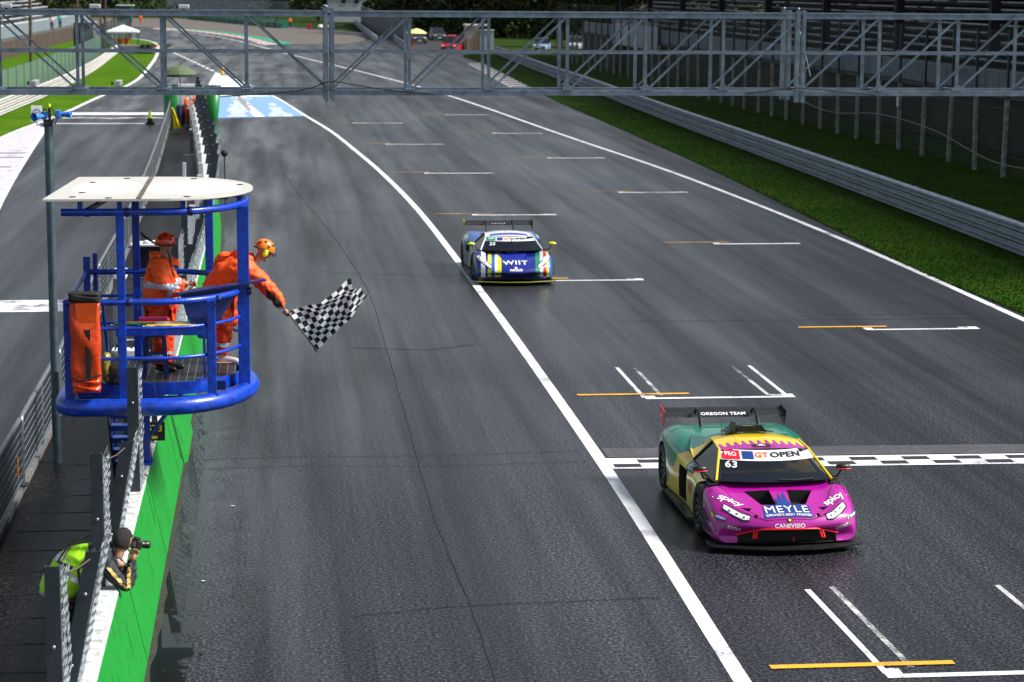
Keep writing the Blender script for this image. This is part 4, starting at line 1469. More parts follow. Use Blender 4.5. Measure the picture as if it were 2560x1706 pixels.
def hand(mb, wrist, tip, side, curl=.5, s=1.0):
    """palm with four fingers and a thumb; wrist->tip direction, side = thumb side"""
    w_, t_ = Vector(wrist), Vector(tip)
    d = (t_ - w_).normalized()
    sd_ = (Vector(side) - d * Vector(side).dot(d)).normalized()
    n_ = d.cross(sd_)
    vs, fs = skinned([[(*w_, .026 * s), (*(w_ + d * .05 * s), .034 * s), (*(w_ + d * .09 * s), .034 * s)]], 1)
    mb.add(vs, fs, True)
    for i, L in enumerate((.07, .078, .072, .056)):
        o = w_ + d * .085 * s + sd_ * (.028 - .019 * i) * s
        p1 = o + (d * (1 - curl * .3) + n_ * curl * .6).normalized() * L * .45 * s
        p2 = p1 + (d * (1 - curl * 1.1) + n_ * curl * 1.1).normalized() * L * .35 * s
        p3 = p2 + (d * (1 - curl * 1.9) + n_ * curl).normalized() * L * .3 * s
        mb.tube([o - d * .02, o, p1, p2, p3], [.010 * s, .010 * s, .0095 * s, .009 * s, .006 * s], 6)
    o = w_ + d * .03 * s + sd_ * .028 * s
    p1 = o + (d * .6 + sd_ * .7 + n_ * .3).normalized() * .035 * s
    p2 = p1 + (d * .9 + sd_ * .2 + n_ * .5).normalized() * .032 * s
    mb.tube([o - sd_ * .015, o, p1, p2], [.013 * s, .012 * s, .0105 * s, .007 * s], 6)


def helmet(c, R, m, parent, brim=True, vents=True):
    c = Vector(c)
    mb = MB()
    mb.sphere((0, 0, 0), 1, 24, 16)
    vs, fs, keep = [], [], {}
    raw = [Vector((x * .142, y * .112, z * .128)) for x, y, z in mb.v]
    for f in mb.f:
        ctr = sum((raw[i] for i in f), Vector()) / 4
        if ctr.z > -.028 - .02 * (ctr.x < -.02):
            fs.append(f)
    mb2 = MB()
    mb2.add([tuple(c + R @ v) for v in raw], fs, True)
    o = mb2.build('helmet', m, parent, local=True)
    so = o.modifiers.new('thickness', 'SOLIDIFY'); so.thickness = .008
    rim = MB()
    rim.tube([tuple(c + R @ Vector((.142 * math.cos(t), .113 * math.sin(t), -.030 - .008 * (math.cos(t) < 0)))) for t in (i * 2 * math.pi / 24 for i in range(24))], .008, 6, closed=True)
    rim.build('helmet_rim', mat('helmet_rim_black', (.012, .012, .013), .5), o, local=True)
    if vents:
        for a, e in ((.9, .7), (-.9, .7), (2.0, .75), (-2.0, .75), (1.45, .35), (-1.45, .35), (2.5, .4), (-2.5, .4)):
            p_ = Vector((.142 * math.cos(a) * math.cos(e), .112 * math.sin(a) * math.cos(e), .128 * math.sin(e))) * 1.01
            n_ = Vector((p_.x / .142 ** 2, p_.y / .112 ** 2, p_.z / .128 ** 2)).normalized()
            t1 = n_.cross(Vector((0, 0, 1))).normalized()
            t2 = n_.cross(t1)
            MB().prism([tuple(c + R @ (p_ + t1 * u + t2 * v)) for u, v in ((-.020, -.014), (.020, -.008), (.012, .016), (-.016, .012))], tuple(R @ (n_ * .006))).build('helmet_vent', mat('vent_black', (.01, .01, .01), .6), o, local=True)
    return o


def shoe(mb, heel, toe, s=1.0):
    h_, t_ = Vector(heel), Vector(toe)
    d = (t_ - h_)
    vs, fs = skinned([[(*(h_ + Vector((0, 0, .09))), .045 * s), (*(h_ + Vector((0, 0, .05))), .048 * s), (*(h_ + d * .45 + Vector((0, 0, .045))), .047 * s), (*(h_ + d * .8 + Vector((0, 0, .036))), .042 * s), (*(t_ + Vector((0, 0, .03))), .028 * s)]], 2)
    vs = [(x, y, max(z, min(h_.z, t_.z) + .002)) for x, y, z in vs]
    mb.add(vs, fs, True)


# ---- marshal standing on the left, hands at the shield
pa = thing('person', 'marshal in orange hi-vis suit and red helmet standing with back turned', 'person', (-1.46, 29.02, 2.295), 'marshals on the blue platform')
RA = Matrix.Rotation(rad(28), 3, 'Z') @ Matrix.Rotation(rad(-4), 3, 'Y')
HC = Vector((.075, .0, 1.665))
bd = head_mesh(HC, RA)
hand(bd, (.34, -.20, 1.07), (.46, -.20, 1.05), (0, .3, 1), .6)
hand(bd, (.36, .20, 1.10), (.46, .16, 1.12), (0, -.3, 1), .6)
vs, fs = skinned([[(.0, 0, .95, .13), (.01, 0, 1.15, .14), (.0, 0, 1.38, .13), (.03, 0, 1.52, .055)],
                  [(.0, 0, 1.38, .13), (.0, -.17, 1.42, .07), (.06, -.23, 1.16, .05), (.34, -.20, 1.07, .035)],
                  [(.0, 0, 1.38, .13), (.0, .17, 1.42, .07), (.1, .22, 1.18, .05), (.36, .20, 1.10, .035)],
                  [(.0, 0, .95, .13), (-.02, -.10, .88, .095), (.01, -.11, .48, .06), (-.04, -.11, .10, .04)],
                  [(.0, 0, .95, .13), (.02, .10, .88, .095), (.05, .11, .48, .06), (.06, .11, .10, .04)]], 1)
bd.add(vs, fs, True)
bd.build('body', SKIN, pa, local=True)
eyes(HC, RA, pa)
jv, jf = skinned([[(-.01, 0, .78, .25), (-.01, 0, .98, .24), (0, 0, 1.18, .235), (-.01, 0, 1.36, .215), (.02, 0, 1.50, .11)],
                  [(-.01, 0, 1.36, .215), (-.01, -.20, 1.40, .13), (.05, -.27, 1.17, .115), (.18, -.25, 1.07, .095), (.33, -.205, 1.07, .06)],
                  [(-.01, 0, 1.36, .215), (-.01, .20, 1.40, .13), (.09, .26, 1.19, .115), (.22, .24, 1.10, .09), (.35, .205, 1.10, .06)]], 3)
jv = wrinkle(jv, jf, .016)
smooth_obj('jacket', jv, jf, ORANGE, pa)
patch('tape', jv, jf, lambda c: .895 < c.z < .965 and c.x < .27 and abs(c.y) < .30, REFL, pa)
patch('tape', jv, jf, lambda c: 1.115 < c.z < 1.185 and c.x < .26 and abs(c.y) < .42, REFL, pa)
patch('tape', jv, jf, slab((.05, -.26, 1.15), (.15, .02, -.09), .09, .14, (.16, -.25, 1.08), .13), REFL, pa)
patch('shoulder_tape', jv, jf, lambda c: 1.30 < c.z < 1.52 and -.16 < c.y < -.115 and c.x < .1, mat('tape_dark', (.12, .12, .13), .4), pa)
hv, hf = skinned([[(-.09, 0, 1.50, .085), (-.13, 0, 1.47, .10), (-.10, 0, 1.44, .09)], [(-.13, 0, 1.47, .10), (-.06, .1, 1.50, .07), (.03, .10, 1.51, .055)], [(-.13, 0, 1.47, .10), (-.06, -.1, 1.50, .07), (.03, -.10, 1.51, .055)]], 2)
smooth_obj('hood', hv, hf, ORANGE, pa)
MB().prism([(.12, -.06, 1.50), (.22, -.03, 1.46), (.25, -.02, 1.38), (.12, -.07, 1.42)], (.02, .03, 0)).build('collar_flap', ORANGE, pa, local=True)
MB().prism([(.205, -.06, .86), (.205, .08, .86), (.212, .08, .80), (.214, .01, .775), (.212, -.06, .80)], (.012, 0, 0)).build('pocket', ORANGE, pa, local=True)
tv, tf = skinned([[(0, 0, .88, .18), (-.02, -.10, .80, .145), (.01, -.115, .48, .12), (-.03, -.115, .14, .095), (-.03, -.115, .08, .09)],
                  [(0, 0, .88, .18), (.02, .10, .80, .145), (.05, .115, .48, .12), (.06, .115, .14, .095), (.06, .115, .08, .09)]], 3)
tv = wrinkle(tv, tf, .018, 11)
smooth_obj('trousers', tv, tf, ORANGE_D, pa)
patch('tape', tv, tf, lambda c: .20 < c.z < .25, REFL, pa)
sh = MB(); shoe(sh, (-.05, -.115, 0), (.20, -.15, 0)); sh.build('shoe', SHOE_B, pa, local=True)
sh = MB(); shoe(sh, (.04, .115, 0), (.30, .06, 0)); sh.build('shoe', SHOE_B, pa, local=True)
ho = helmet(HC + Vector((0, 0, .028)), RA @ Matrix.Rotation(rad(8), 3, 'Y'), mat('helmet_red', (.85, .05, .012), .22, coat=.4), pa)
MB().lathe([(0, .003), (.022, .002), (.022, 0)], 14, tuple(HC + RA @ Vector((.02, -.116, .03))), 'Y').build('badge', mat('badge_white', (.7, .72, .78), .4), ho, local=True)
MB().tube([(-.06, -.02, 1.68), (-.13, -.02, 1.72), (-.20, -.02, 1.77), (-.24, -.02, 1.83)], [.012, .016, .018, .01], 6).build('antenna', SHOE_B, pa, local=True)
MB().tube([(.10, -.11, 1.60), (.13, -.10, 1.50), (.15, -.12, 1.36), (.19, -.14, 1.25)], .012, 6).build('radio_strap', SHOE_B, pa, local=True)
MB().tube([(.40, -.20, 1.09), (.72, -.35, 1.16)], .012, 6).build('pointer', mat('stick_grey', (.35, .35, .37), .4), pa, local=True)
for dx, dz, w_ in ((-.01, 0, .05), (.05, -.012, .03)):
    MB().box(-.218, -.210, -.06 + dx, -.01 + dx + w_ * .4, 1.285 + dz, 1.315 + dz).build('back_print', SHOE_B, pa, local=True)

# ---- marshal leaning out with the flag
pf = thing('person', 'marshal in orange suit leaning over the rail waving the chequered flag', 'person', (-.74, 29.62, 2.295), 'marshals on the blue platform')
RF = Matrix.Rotation(rad(14), 3, 'Z') @ Matrix.Rotation(rad(28), 3, 'Y')
HF = Vector((.63, -.02, 1.50))
bd = head_mesh(HF, RF)
HAND0, HAND1 = Vector((.885, -.20, .745)), Vector((.935, -.20, .65))
hand(bd, HAND0, HAND1, (-.6, .2, .3), .85)
hand(bd, (.05, .30, 1.16), (.12, .34, 1.12), (0, 0, 1), .5)
vs, fs = skinned([[(.02, 0, .92, .13), (.18, 0, 1.10, .14), (.36, 0, 1.26, .13), (.50, -.01, 1.38, .055)],
                  [(.36, 0, 1.26, .13), (.42, -.17, 1.25, .07), (.68, -.20, 1.0, .05), (.885, -.20, .745, .034)],
                  [(.36, 0, 1.26, .13), (.32, .18, 1.28, .07), (.06, .26, 1.32, .05), (.05, .30, 1.16, .035)],
                  [(.02, 0, .92, .13), (.02, -.08, .86, .095), (.10, -.06, .48, .06), (.03, -.03, .10, .04)],
                  [(.02, 0, .92, .13), (.06, .10, .86, .095), (.22, .14, .52, .06), (-.06, .10, .46, .04)]], 1)
bd.add(vs, fs, True)
bd.build('body', SKIN, pf, local=True)
eyes(HF, RF, pf)
jv, jf = skinned([[(-.05, 0, .84, .23), (.01, 0, .97, .255), (.14, 0, 1.12, .26), (.32, 0, 1.27, .235), (.48, -.01, 1.39, .12)],
                  [(.32, 0, 1.27, .235), (.44, -.18, 1.27, .14), (.58, -.20, 1.13, .118), (.70, -.205, .99, .108), (.80, -.205, .86, .092), (.87, -.20, .77, .075)],
                  [(.32, 0, 1.27, .235), (.28, .18, 1.30, .14), (.03, .25, 1.36, .115), (.0, .28, 1.25, .09), (.05, .295, 1.17, .07)]], 3)
jv = wrinkle(jv, jf, .018)
smooth_obj('jacket', jv, jf, ORANGE, pf)
patch('sleeve_zip', jv, jf, lambda c: .66 < c.x < .86 and c.z < 1.02 and -.33 < c.y < -.27 and (c.x - .66) + (c.z - .82) * .3 < .26 and (c.x * .707 + c.z * .707) < 1.19, mat('zip_black', (.01, .01, .01), .5), pf, .005)
hv, hf = skinned([[(.30, -.02, 1.44, .10), (.22, -.03, 1.38, .125), (.24, -.06, 1.28, .10)], [(.22, -.03, 1.38, .125), (.38, -.13, 1.40, .07), (.50, -.10, 1.40, .055)], [(.22, -.03, 1.38, .125), (.36, .10, 1.42, .07), (.50, .08, 1.42, .055)]], 2)
smooth_obj('hood', hv, hf, ORANGE, pf)
tv, tf = skinned([[(.0, 0, .88, .19), (.02, -.09, .80, .155), (.10, -.07, .48, .125), (.045, -.04, .15, .105), (.04, -.04, .09, .10)],
                  [(.0, 0, .88, .17), (.07, .10, .82, .13), (.22, .14, .54, .10), (.02, .11, .47, .075)]], 3)
tv = wrinkle(tv, tf, .018, 11)
smooth_obj('trousers', tv, tf, ORANGE_D, pf)
patch('tape', tv, tf, lambda c: .225 < c.z < .285, REFL, pf)
sh = MB(); shoe(sh, (.03, -.04, 0), (.28, -.12, 0)); sh.build('shoe', SHOE_W, pf, local=True)
sh2 = MB(); vs, fs = skinned([[(-.03, .10, .46, .045), (-.09, .10, .44, .05), (-.11, .10, .36, .045), (-.10, .10, .27, .032)]], 2); sh2.add(vs, fs, True); sh2.build('shoe', SHOE_W, pf, local=True)
MB().bevbox(-.02, .24, -.13, -.02, .0, .018, .006).build('sole', mat('sole_pink', (.8, .45, .42), .5), pf, local=True)
ho = helmet(HF + RF @ Vector((-.012, 0, .03)), RF, mat('helmet_orange', (.88, .20, .010), .22, coat=.4), pf)
for sgn in (-1, 1):
    ed = MB().sphere(tuple(HF + RF @ Vector((.0, sgn * .095, -.02))), .052, 14, 10, (.8, .5, 1.15), RF)
    e_ = ed.build('ear_defender', mat('defender_yellow', (.72, .95, .01), .35), pf, local=True)
    MB().sphere(tuple(HF + RF @ Vector((.0, sgn * .078, -.02))), .056, 14, 10, (.85, .4, 1.15), RF).build('cushion', SHOE_B, e_, local=True)
MB().tube([tuple(HF + RF @ Vector(q)) for q in ((.06, -.10, -.03), (.11, -.09, -.06), (.15, -.06, -.02), (.165, 0, .03), (.15, .06, -.02))], .004, 5).build('visor_frame', SHOE_B, pf, local=True)
MB().tube([tuple(HF + RF @ Vector(q)) for q in ((0, -.11, .03), (.03, -.085, -.08), (.06, -.03, -.13), (.06, .03, -.13), (.03, .085, -.08))], .006, 5).build('chin_strap', SHOE_B, pf, local=True)

# ---- chequered flag
fg = thing('chequered_flag', 'black and white chequered flag held out over the track', 'flag', (.19, 29.42, 2.98))
def checker(na, nb):
    m = bpy.data.materials.new('chequer_cloth')
    m.use_nodes = True
    n, l = m.node_tree.nodes, m.node_tree.links
    b = n['Principled BSDF']
    uv = n.new('ShaderNodeUVMap')
    mp = n.new('ShaderNodeMapping'); mp.inputs['Scale'].default_value = (na, nb, 1); mp.inputs['Location'].default_value = (.001, .001, .5)
    ck = n.new('ShaderNodeTexChecker'); ck.inputs['Scale'].default_value = 1
    ck.inputs[1].default_value = (.80, .81, .84, 1); ck.inputs[2].default_value = (.007, .010, .018, 1)
    l.new(uv.outputs[0], mp.inputs[0]); l.new(mp.outputs[0], ck.inputs[0]); l.new(ck.outputs[0], b.inputs['Base Color'])
    b.inputs['Roughness'].default_value = .75
    tr = n.new('ShaderNodeBsdfTranslucent'); l.new(ck.outputs[0], tr.inputs[0])
    ms = n.new('ShaderNodeMixShader'); ms.inputs[0].default_value = .35
    l.new(b.outputs[0], ms.inputs[1]); l.new(tr.outputs[0], ms.inputs[2])
    l.new(ms.outputs[0], n['Material Output'].inputs[0])
    return m


A0 = Vector((.19, 29.42, 2.99)); B0 = Vector((.575, 29.32, 2.475)); A1 = Vector((1.03, 29.55, 3.385)); B1 = Vector((1.27, 29.25, 3.215))
NU, NV = 52, 36
fv, ff, fuv = [], [], []
for i in range(NU + 1):
    u = i / NU
    top = A0.lerp(A1, u) + Vector((0, .05 * math.sin(u * 7), -.05 * math.sin(u * math.pi)))
    bot = B0.lerp(B1, u) + Vector((-.02, .05 * math.sin(u * 6 + 1), -.04 * math.sin(u * math.pi * 1.1)))
    for j in range(NV + 1):
        v = j / NV
        q = top.lerp(bot, v)
        wv = (.3 + u) * (.035 * math.sin(u * 9 + v * 5) + .03 * math.sin(v * 10 - u * 4) + .014 * math.sin(u * 22 + v * 9))
        q = q + Vector((wv * .25, wv * 1.5, wv * .55))
        fv.append(q); fuv.append((u, v))
for i in range(NU):
    for j in range(NV):
        ff.append((i * (NV + 1) + j, (i + 1) * (NV + 1) + j, (i + 1) * (NV + 1) + j + 1, i * (NV + 1) + j + 1))
mb = MB(); mb.add(fv, ff, True)
fo = mb.build('flag_cloth', checker(13, 9), fg, fix=False)
uvl = fo.data.uv_layers.new(name='UVMap')
for lp_ in fo.data.loops:
    uvl.data[lp_.index].uv = fuv[lp_.vertex_index]
MB().tube([A0 + Vector((-.025, 0, .035)), B0 + Vector((.012, 0, -.016))], .011, 8).build('flag_stick', mat('stick_black', (.015, .016, .02), .5), fg)

# ---- photographer leaning over the wall
pp_ = thing('person', 'photographer in yellow vest and dark sleeves leaning over the green wall', 'person', (-2.24, 22.95, .014))
RP = Matrix.Rotation(rad(34), 3, 'Z') @ Matrix.Rotation(rad(12), 3, 'Y')
HP = Vector((.655, -.03, 1.525))
bd = head_mesh(HP, RP)
hand(bd, (.745, -.13, 1.33), (.795, -.07, 1.47), (-.6, 0, .4), .7)
hand(bd, (.73, .09, 1.33), (.795, .03, 1.47), (-.6, 0, .4), .7)
vs, fs = skinned([[(.0, 0, .98, .13), (.14, 0, 1.22, .14), (.37, 0, 1.38, .13), (.55, -.01, 1.43, .05)],
                  [(.37, 0, 1.38, .13), (.45, -.19, 1.35, .07), (.70, -.24, 1.08, .05), (.745, -.14, 1.30, .032)],
                  [(.37, 0, 1.38, .13), (.45, .19, 1.35, .07), (.68, .20, 1.12, .05), (.73, .10, 1.31, .032)],
                  [(.0, 0, .98, .13), (.0, -.1, .9, .095), (.10, -.11, .48, .06), (.0, -.11, .08, .04)],
                  [(.0, 0, .98, .13), (.02, .1, .9, .095), (.06, .11, .48, .06), (-.06, .11, .08, .04)]], 1)
bd.add(vs, fs, True)
bd.build('body', SKIN, pp_, local=True)
eyes(HP, RP, pp_)
NAVY = mat('sleeve_navy', (.004, .010, .017), .7, bump=.5, bscale=14)
VEST = mat('vest_lime', (.36, .78, .01), .6, noise=.15, nscale=7, bump=.5, bscale=10)
sv, sf = skinned([[(.16, 0, 1.25, .15), (.37, 0, 1.39, .155), (.53, -.01, 1.44, .085)],
                  [(.37, 0, 1.39, .155), (.45, -.20, 1.36, .10), (.60, -.24, 1.16, .085), (.70, -.25, 1.075, .075), (.738, -.19, 1.20, .058), (.745, -.135, 1.32, .046)],
                  [(.37, 0, 1.39, .155), (.45, .20, 1.36, .10), (.58, .22, 1.18, .085), (.69, .21, 1.12, .075), (.725, .15, 1.22, .055), (.73, .11, 1.30, .048)]], 3)
sv = wrinkle(sv, sf, .012, 13)
smooth_obj('jacket', sv, sf, NAVY, pp_)
GOLD = mat('sleeve_gold', (.75, .50, .14), .5, noise=.5, nscale=40)
patch('sleeve_stripe', sv, sf, lambda c: c.x > .50 and c.y < -.22 and abs((c.z - 1.37) + (c.x - .45) * 1.15) < .020 and c.x < .70, GOLD, pp_, .005)
patch('sleeve_stripe', sv, sf, lambda c: .70 < c.x < .735 and c.y < -.2 and c.z > 1.09, GOLD, pp_, .005)
patch('collar', sv, sf, lambda c: c.x > .30 and c.z > 1.47 and c.x < .48, mat('collar_yellow', (.85, .42, .01), .6), pp_, .012)
vv, vf = skinned([[(-.10, 0, .88, .20), (-.03, 0, 1.06, .22), (.13, 0, 1.28, .225), (.33, 0, 1.40, .20)], [(.33, 0, 1.40, .20), (.40, -.13, 1.40, .11)], [(.33, 0, 1.40, .20), (.40, .13, 1.40, .11)]], 3)
vv = wrinkle(vv, vf, .014, 9)
smooth_obj('vest', vv, vf, VEST, pp_)
ax = (.16, 0, .15)
patch('tape', vv, vf, slab((.13, 0, 1.28), ax, -.08, -.02), REFL, pp_)
patch('tape', vv, vf, slab((-.08, 0, .95), (.06, 0, .18), -.03, .03), REFL, pp_)
patch('vest_hem', vv, vf, lambda c: c.x > .30 and c.z > 1.2, NAVY, pp_, .004)
MB().tube([(.14, -.235, 1.30), (.0, -.21, 1.36), (.10, -.05, 1.50), (.28, .05, 1.58)], .025, 6).build('camera_strap', SHOE_B, pp_, local=True)
MB().tube([(.34, -.225, 1.46), (.20, -.25, 1.28), (.22, -.23, 1.13), (.26, -.19, 1.03)], .020, 6).build('camera_strap', SHOE_B, pp_, local=True)
text_mesh('vest_print', '1384', .075, SHOE_B, pp_, on_plane((.04, -.235, 1.27), (.70, 0, -.6), (.55, 0, .7)), bold=.002)
tv, tf = skinned([[(.04, 0, .92, .155), (.03, -.1, .84, .12), (.09, -.11, .48, .09), (.0, -.11, .10, .07)], [(.04, 0, .92, .155), (.06, .1, .84, .12), (.05, .11, .48, .09), (-.06, .11, .10, .07)]], 2)
smooth_obj('trousers', tv, tf, mat('trousers_black', (.006, .006, .008), .8), pp_)
sh = MB(); shoe(sh, (-.02, -.11, 0), (.22, -.13, 0)); sh.build('shoe', SHOE_B, pp_, local=True)
sh = MB(); shoe(sh, (-.08, .11, 0), (.17, .13, 0)); sh.build('shoe', SHOE_B, pp_, local=True)
hr = MB(); hr.sphere((0, 0, 0), 1, 26, 18)
raw = [Vector((x * .112 - .012, y * .092, z * .128 + .012)) for x, y, z in hr.v]
hrf = [f for f in hr.f if (lambda c: (c.z > .055 or (c.x < .03 and c.z > -.07 + .5 * max(0, c.x))) )(sum((raw[i] for i in f), Vector()) / 4)]
rr_ = random.Random(8)
raw = [HP + RP @ (v * (1 + rr_.uniform(-.02, .035))) for v in raw]
smooth_obj('hair', raw, hrf, mat('hair_dark', (.012, .009, .008), .6, bump=1, bscale=120), pp_)
ca = thing('photo_camera', 'black camera with a zoom lens held by the photographer', 'camera', (-2.24 + .79, 22.95, 1.36))
CAMB = mat('camera_black', (.010, .010, .011), .35)
cc = Vector((-2.24 + .785, 22.91, 1.505))
Mx = RP.to_4x4()
def cam_part(mb, name, m):
    mb.v = [tuple(cc + RP @ Vector(v)) for v in mb.v]
    return mb.build(name, m, ca)


cam_part(MB().bevbox(-.03, .035, -.07, .07, -.05, .045, .01), 'camera_body', CAMB)
cam_part(MB().bevbox(-.03, .03, -.03, .03, .045, .075, .008), 'viewfinder', CAMB)
cam_part(MB().lathe([(.033, .035), (.036, .06), (.034, .09), (.040, .10), (.043, .15), (.040, .155), (.036, .15), (0, .145)], 18, (0, 0, 0), 'X'), 'lens', CAMB)
cam_part(MB().box(-.032, -.031, -.05, .05, -.03, .03), 'screen', mat('lcd', (.25, .27, .3), .3))
# ------------------------------------------------------------------ racing cars
CARBON = mat('carbon_black', (.010, .011, .013), .42, noise=.2, nscale=60)
MATTE_BLACK = mat('matte_black', (.005, .005, .006), .7)
RUBBER = mat('tyre_rubber', (.012, .012, .013), .75, noise=.2, nscale=20)
RIM = mat('rim_dark', (.02, .021, .024), .3, metal=.8)
LENS = mat('headlight_lens', (.92, .95, 1.0), .06, metal=.35, coat=1)
CHROME = mat('headlight_chrome', (.7, .72, .75), .08, metal=1)


def glass_mat(name, tint, mixv):
    m = bpy.data.materials.new(name)
    m.use_nodes = True
    n, l = m.node_tree.nodes, m.node_tree.links
    b = n['Principled BSDF']
    b.inputs['Base Color'].default_value = (*tint, 1)
    b.inputs['Roughness'].default_value = .03
    b.inputs['Specular IOR Level'].default_value = .7
    t = n.new('ShaderNodeBsdfTransparent')
    t.inputs[0].default_value = (.55, .62, .72, 1)
    ms = n.new('ShaderNodeMixShader')
    ms.inputs[0].default_value = mixv
    l.new(t.outputs[0], ms.inputs[1]); l.new(b.outputs[0], ms.inputs[2])
    l.new(ms.outputs[0], n['Material Output'].inputs[0])
    return m


GLASS = glass_mat('windscreen_glass', (.006, .010, .020), .62)
GLASS_S = glass_mat('side_glass', (.008, .014, .016), .72)
GLASS_LIGHT = glass_mat('light_cover', (.5, .55, .6), .35)


class Paint:
    """small node builder for two- and three-tone liveries"""
    def __init__(s, name, rough=.3, coat=.6):
        s.m = bpy.data.materials.new(name)
        s.m.use_nodes = True
        s.n, s.l = s.m.node_tree.nodes, s.m.node_tree.links
        s.b = s.n['Principled BSDF']
        s.b.inputs['Roughness'].default_value = rough
        s.b.inputs['Coat Weight'].default_value = coat
        s.b.inputs['Coat Roughness'].default_value = .05
        tc = s.n.new('ShaderNodeTexCoord')
        s.obj = tc.outputs['Object']
        sp_ = s.n.new('ShaderNodeSeparateXYZ')
        s.l.new(s.obj, sp_.inputs[0])
        s.x, s.y, s.z = sp_.outputs

    def math(s, op, a, b=None, c=None):
        q = s.n.new('ShaderNodeMath'); q.operation = op
        for i, v in enumerate((a, b, c)):
            if v is None:
                continue
            if isinstance(v, (int, float)):
                q.inputs[i].default_value = v
            else:
                s.l.new(v, q.inputs[i])
        return q.outputs[0]

    def noise(s, scale, sc=(1, 1, 1), detail=2):
        mp = s.n.new('ShaderNodeMapping'); mp.inputs['Scale'].default_value = sc
        s.l.new(s.obj, mp.inputs[0])
        q = s.n.new('ShaderNodeTexNoise'); q.inputs['Scale'].default_value = scale; q.inputs['Detail'].default_value = detail
        s.l.new(mp.outputs[0], q.inputs['Vector'])
        return q.outputs['Fac']

    def mix(s, fac, a, b):
        q = s.n.new('ShaderNodeMix'); q.data_type = 'RGBA'
        s.l.new(fac, q.inputs[0])
        for i, v in ((6, a), (7, b)):
            if isinstance(v, tuple):
                q.inputs[i].default_value = (*v, 1)
            else:
                s.l.new(v, q.inputs[i])
        return q.outputs[2]

    def ramp(s, fac, stops):
        q = s.n.new('ShaderNodeValToRGB')
        q.color_ramp.interpolation = 'CONSTANT'
        els = q.color_ramp.elements
        while len(els) < len(stops):
            els.new(.5)
        for e, (p_, c_) in zip(els, stops):
            e.position = p_
            e.color = (*c_, 1)
        s.l.new(fac, q.inputs[0])
        return q.outputs[0]

    def done(s, c):
        s.l.new(c, s.b.inputs['Base Color'])
        return s.m


MAGENTA, YEL, TEAL = (.37, .004, .265), (.84, .56, .002), (.006, .17, .11)


def livery_magenta():
    P_ = Paint('livery_magenta')
    drip = P_.math('MULTIPLY', P_.noise(9, (1, .35, .6)), .55)
    wob = P_.math('ADD', P_.y, drip)
    f1 = P_.math('GREATER_THAN', wob, 1.50)          # yellow from the doors back
    f2 = P_.math('GREATER_THAN', P_.math('ADD', P_.math('ADD', P_.y, drip), P_.math('MULTIPLY', P_.z, 1.25)), 4.05)
    c = P_.mix(f1, MAGENTA, YEL)
    c = P_.mix(f2, c, TEAL)
    return P_.done(c)


def livery_roof():
    P_ = Paint('livery_roof')
    wv = P_.n.new('ShaderNodeMath'); wv.operation = 'SINE'
    s_ = P_.math('MULTIPLY', P_.x, 58)
    P_.l.new(s_, wv.inputs[0])
    th = P_.math('TANH', P_.math('MULTIPLY', wv.outputs[0], 2.2))
    dr = P_.math('MULTIPLY', th, P_.math('MULTIPLY', P_.noise(5, (3, 0, 0)), .17))
    f = P_.math('GREATER_THAN', P_.math('ADD', P_.y, dr), 1.86)
    c = P_.mix(f, MAGENTA, YEL)
    f2 = P_.math('GREATER_THAN', P_.y, 2.62)
    return P_.done(P_.mix(f2, c, TEAL))


def livery_blue():
    P_ = Paint('livery_blue')
    W, Yl, B, LB, G_, R_ = (.75, .77, .80), (.66, .66, .01), (.004, .013, .20), (.02, .11, .38), (.01, .25, .11), (.45, .012, .03)
    t_ = P_.math('ADD', P_.math('MULTIPLY', P_.math('ADD', P_.x, P_.math('MULTIPLY', P_.y, -.10)), .5), .53)
    stripes = P_.ramp(t_, [(0, B), (.095, W), (.15, B), (.18, Yl), (.225, LB), (.268, W), (.30, Yl), (.35, B), (.775, G_), (.83, W), (.868, R_), (.912, Yl), (.945, LB)])
    # flank: diagonal blocks behind the front wheel
    d = P_.math('FRACT', P_.math('ADD', P_.math('MULTIPLY', P_.y, .55), P_.math('MULTIPLY', P_.z, .75)))
    flank = P_.ramp(d, [(0, B), (.25, LB), (.38, W), (.50, Yl), (.60, B)])
    isf = P_.math('MULTIPLY', P_.math('GREATER_THAN', P_.math('ABSOLUTE', P_.x), .90), P_.math('GREATER_THAN', P_.y, .75))
    c = P_.mix(isf, stripes, flank)
    rear = P_.math('GREATER_THAN', P_.y, 2.1)
    top = P_.math('LESS_THAN', P_.math('ABSOLUTE', P_.x), .9)
    c = P_.mix(P_.math('MULTIPLY', rear, top), c, LB)
    c = P_.mix(P_.math('LESS_THAN', P_.z, .20), c, (.004, .010, .12))
    return P_.done(c)


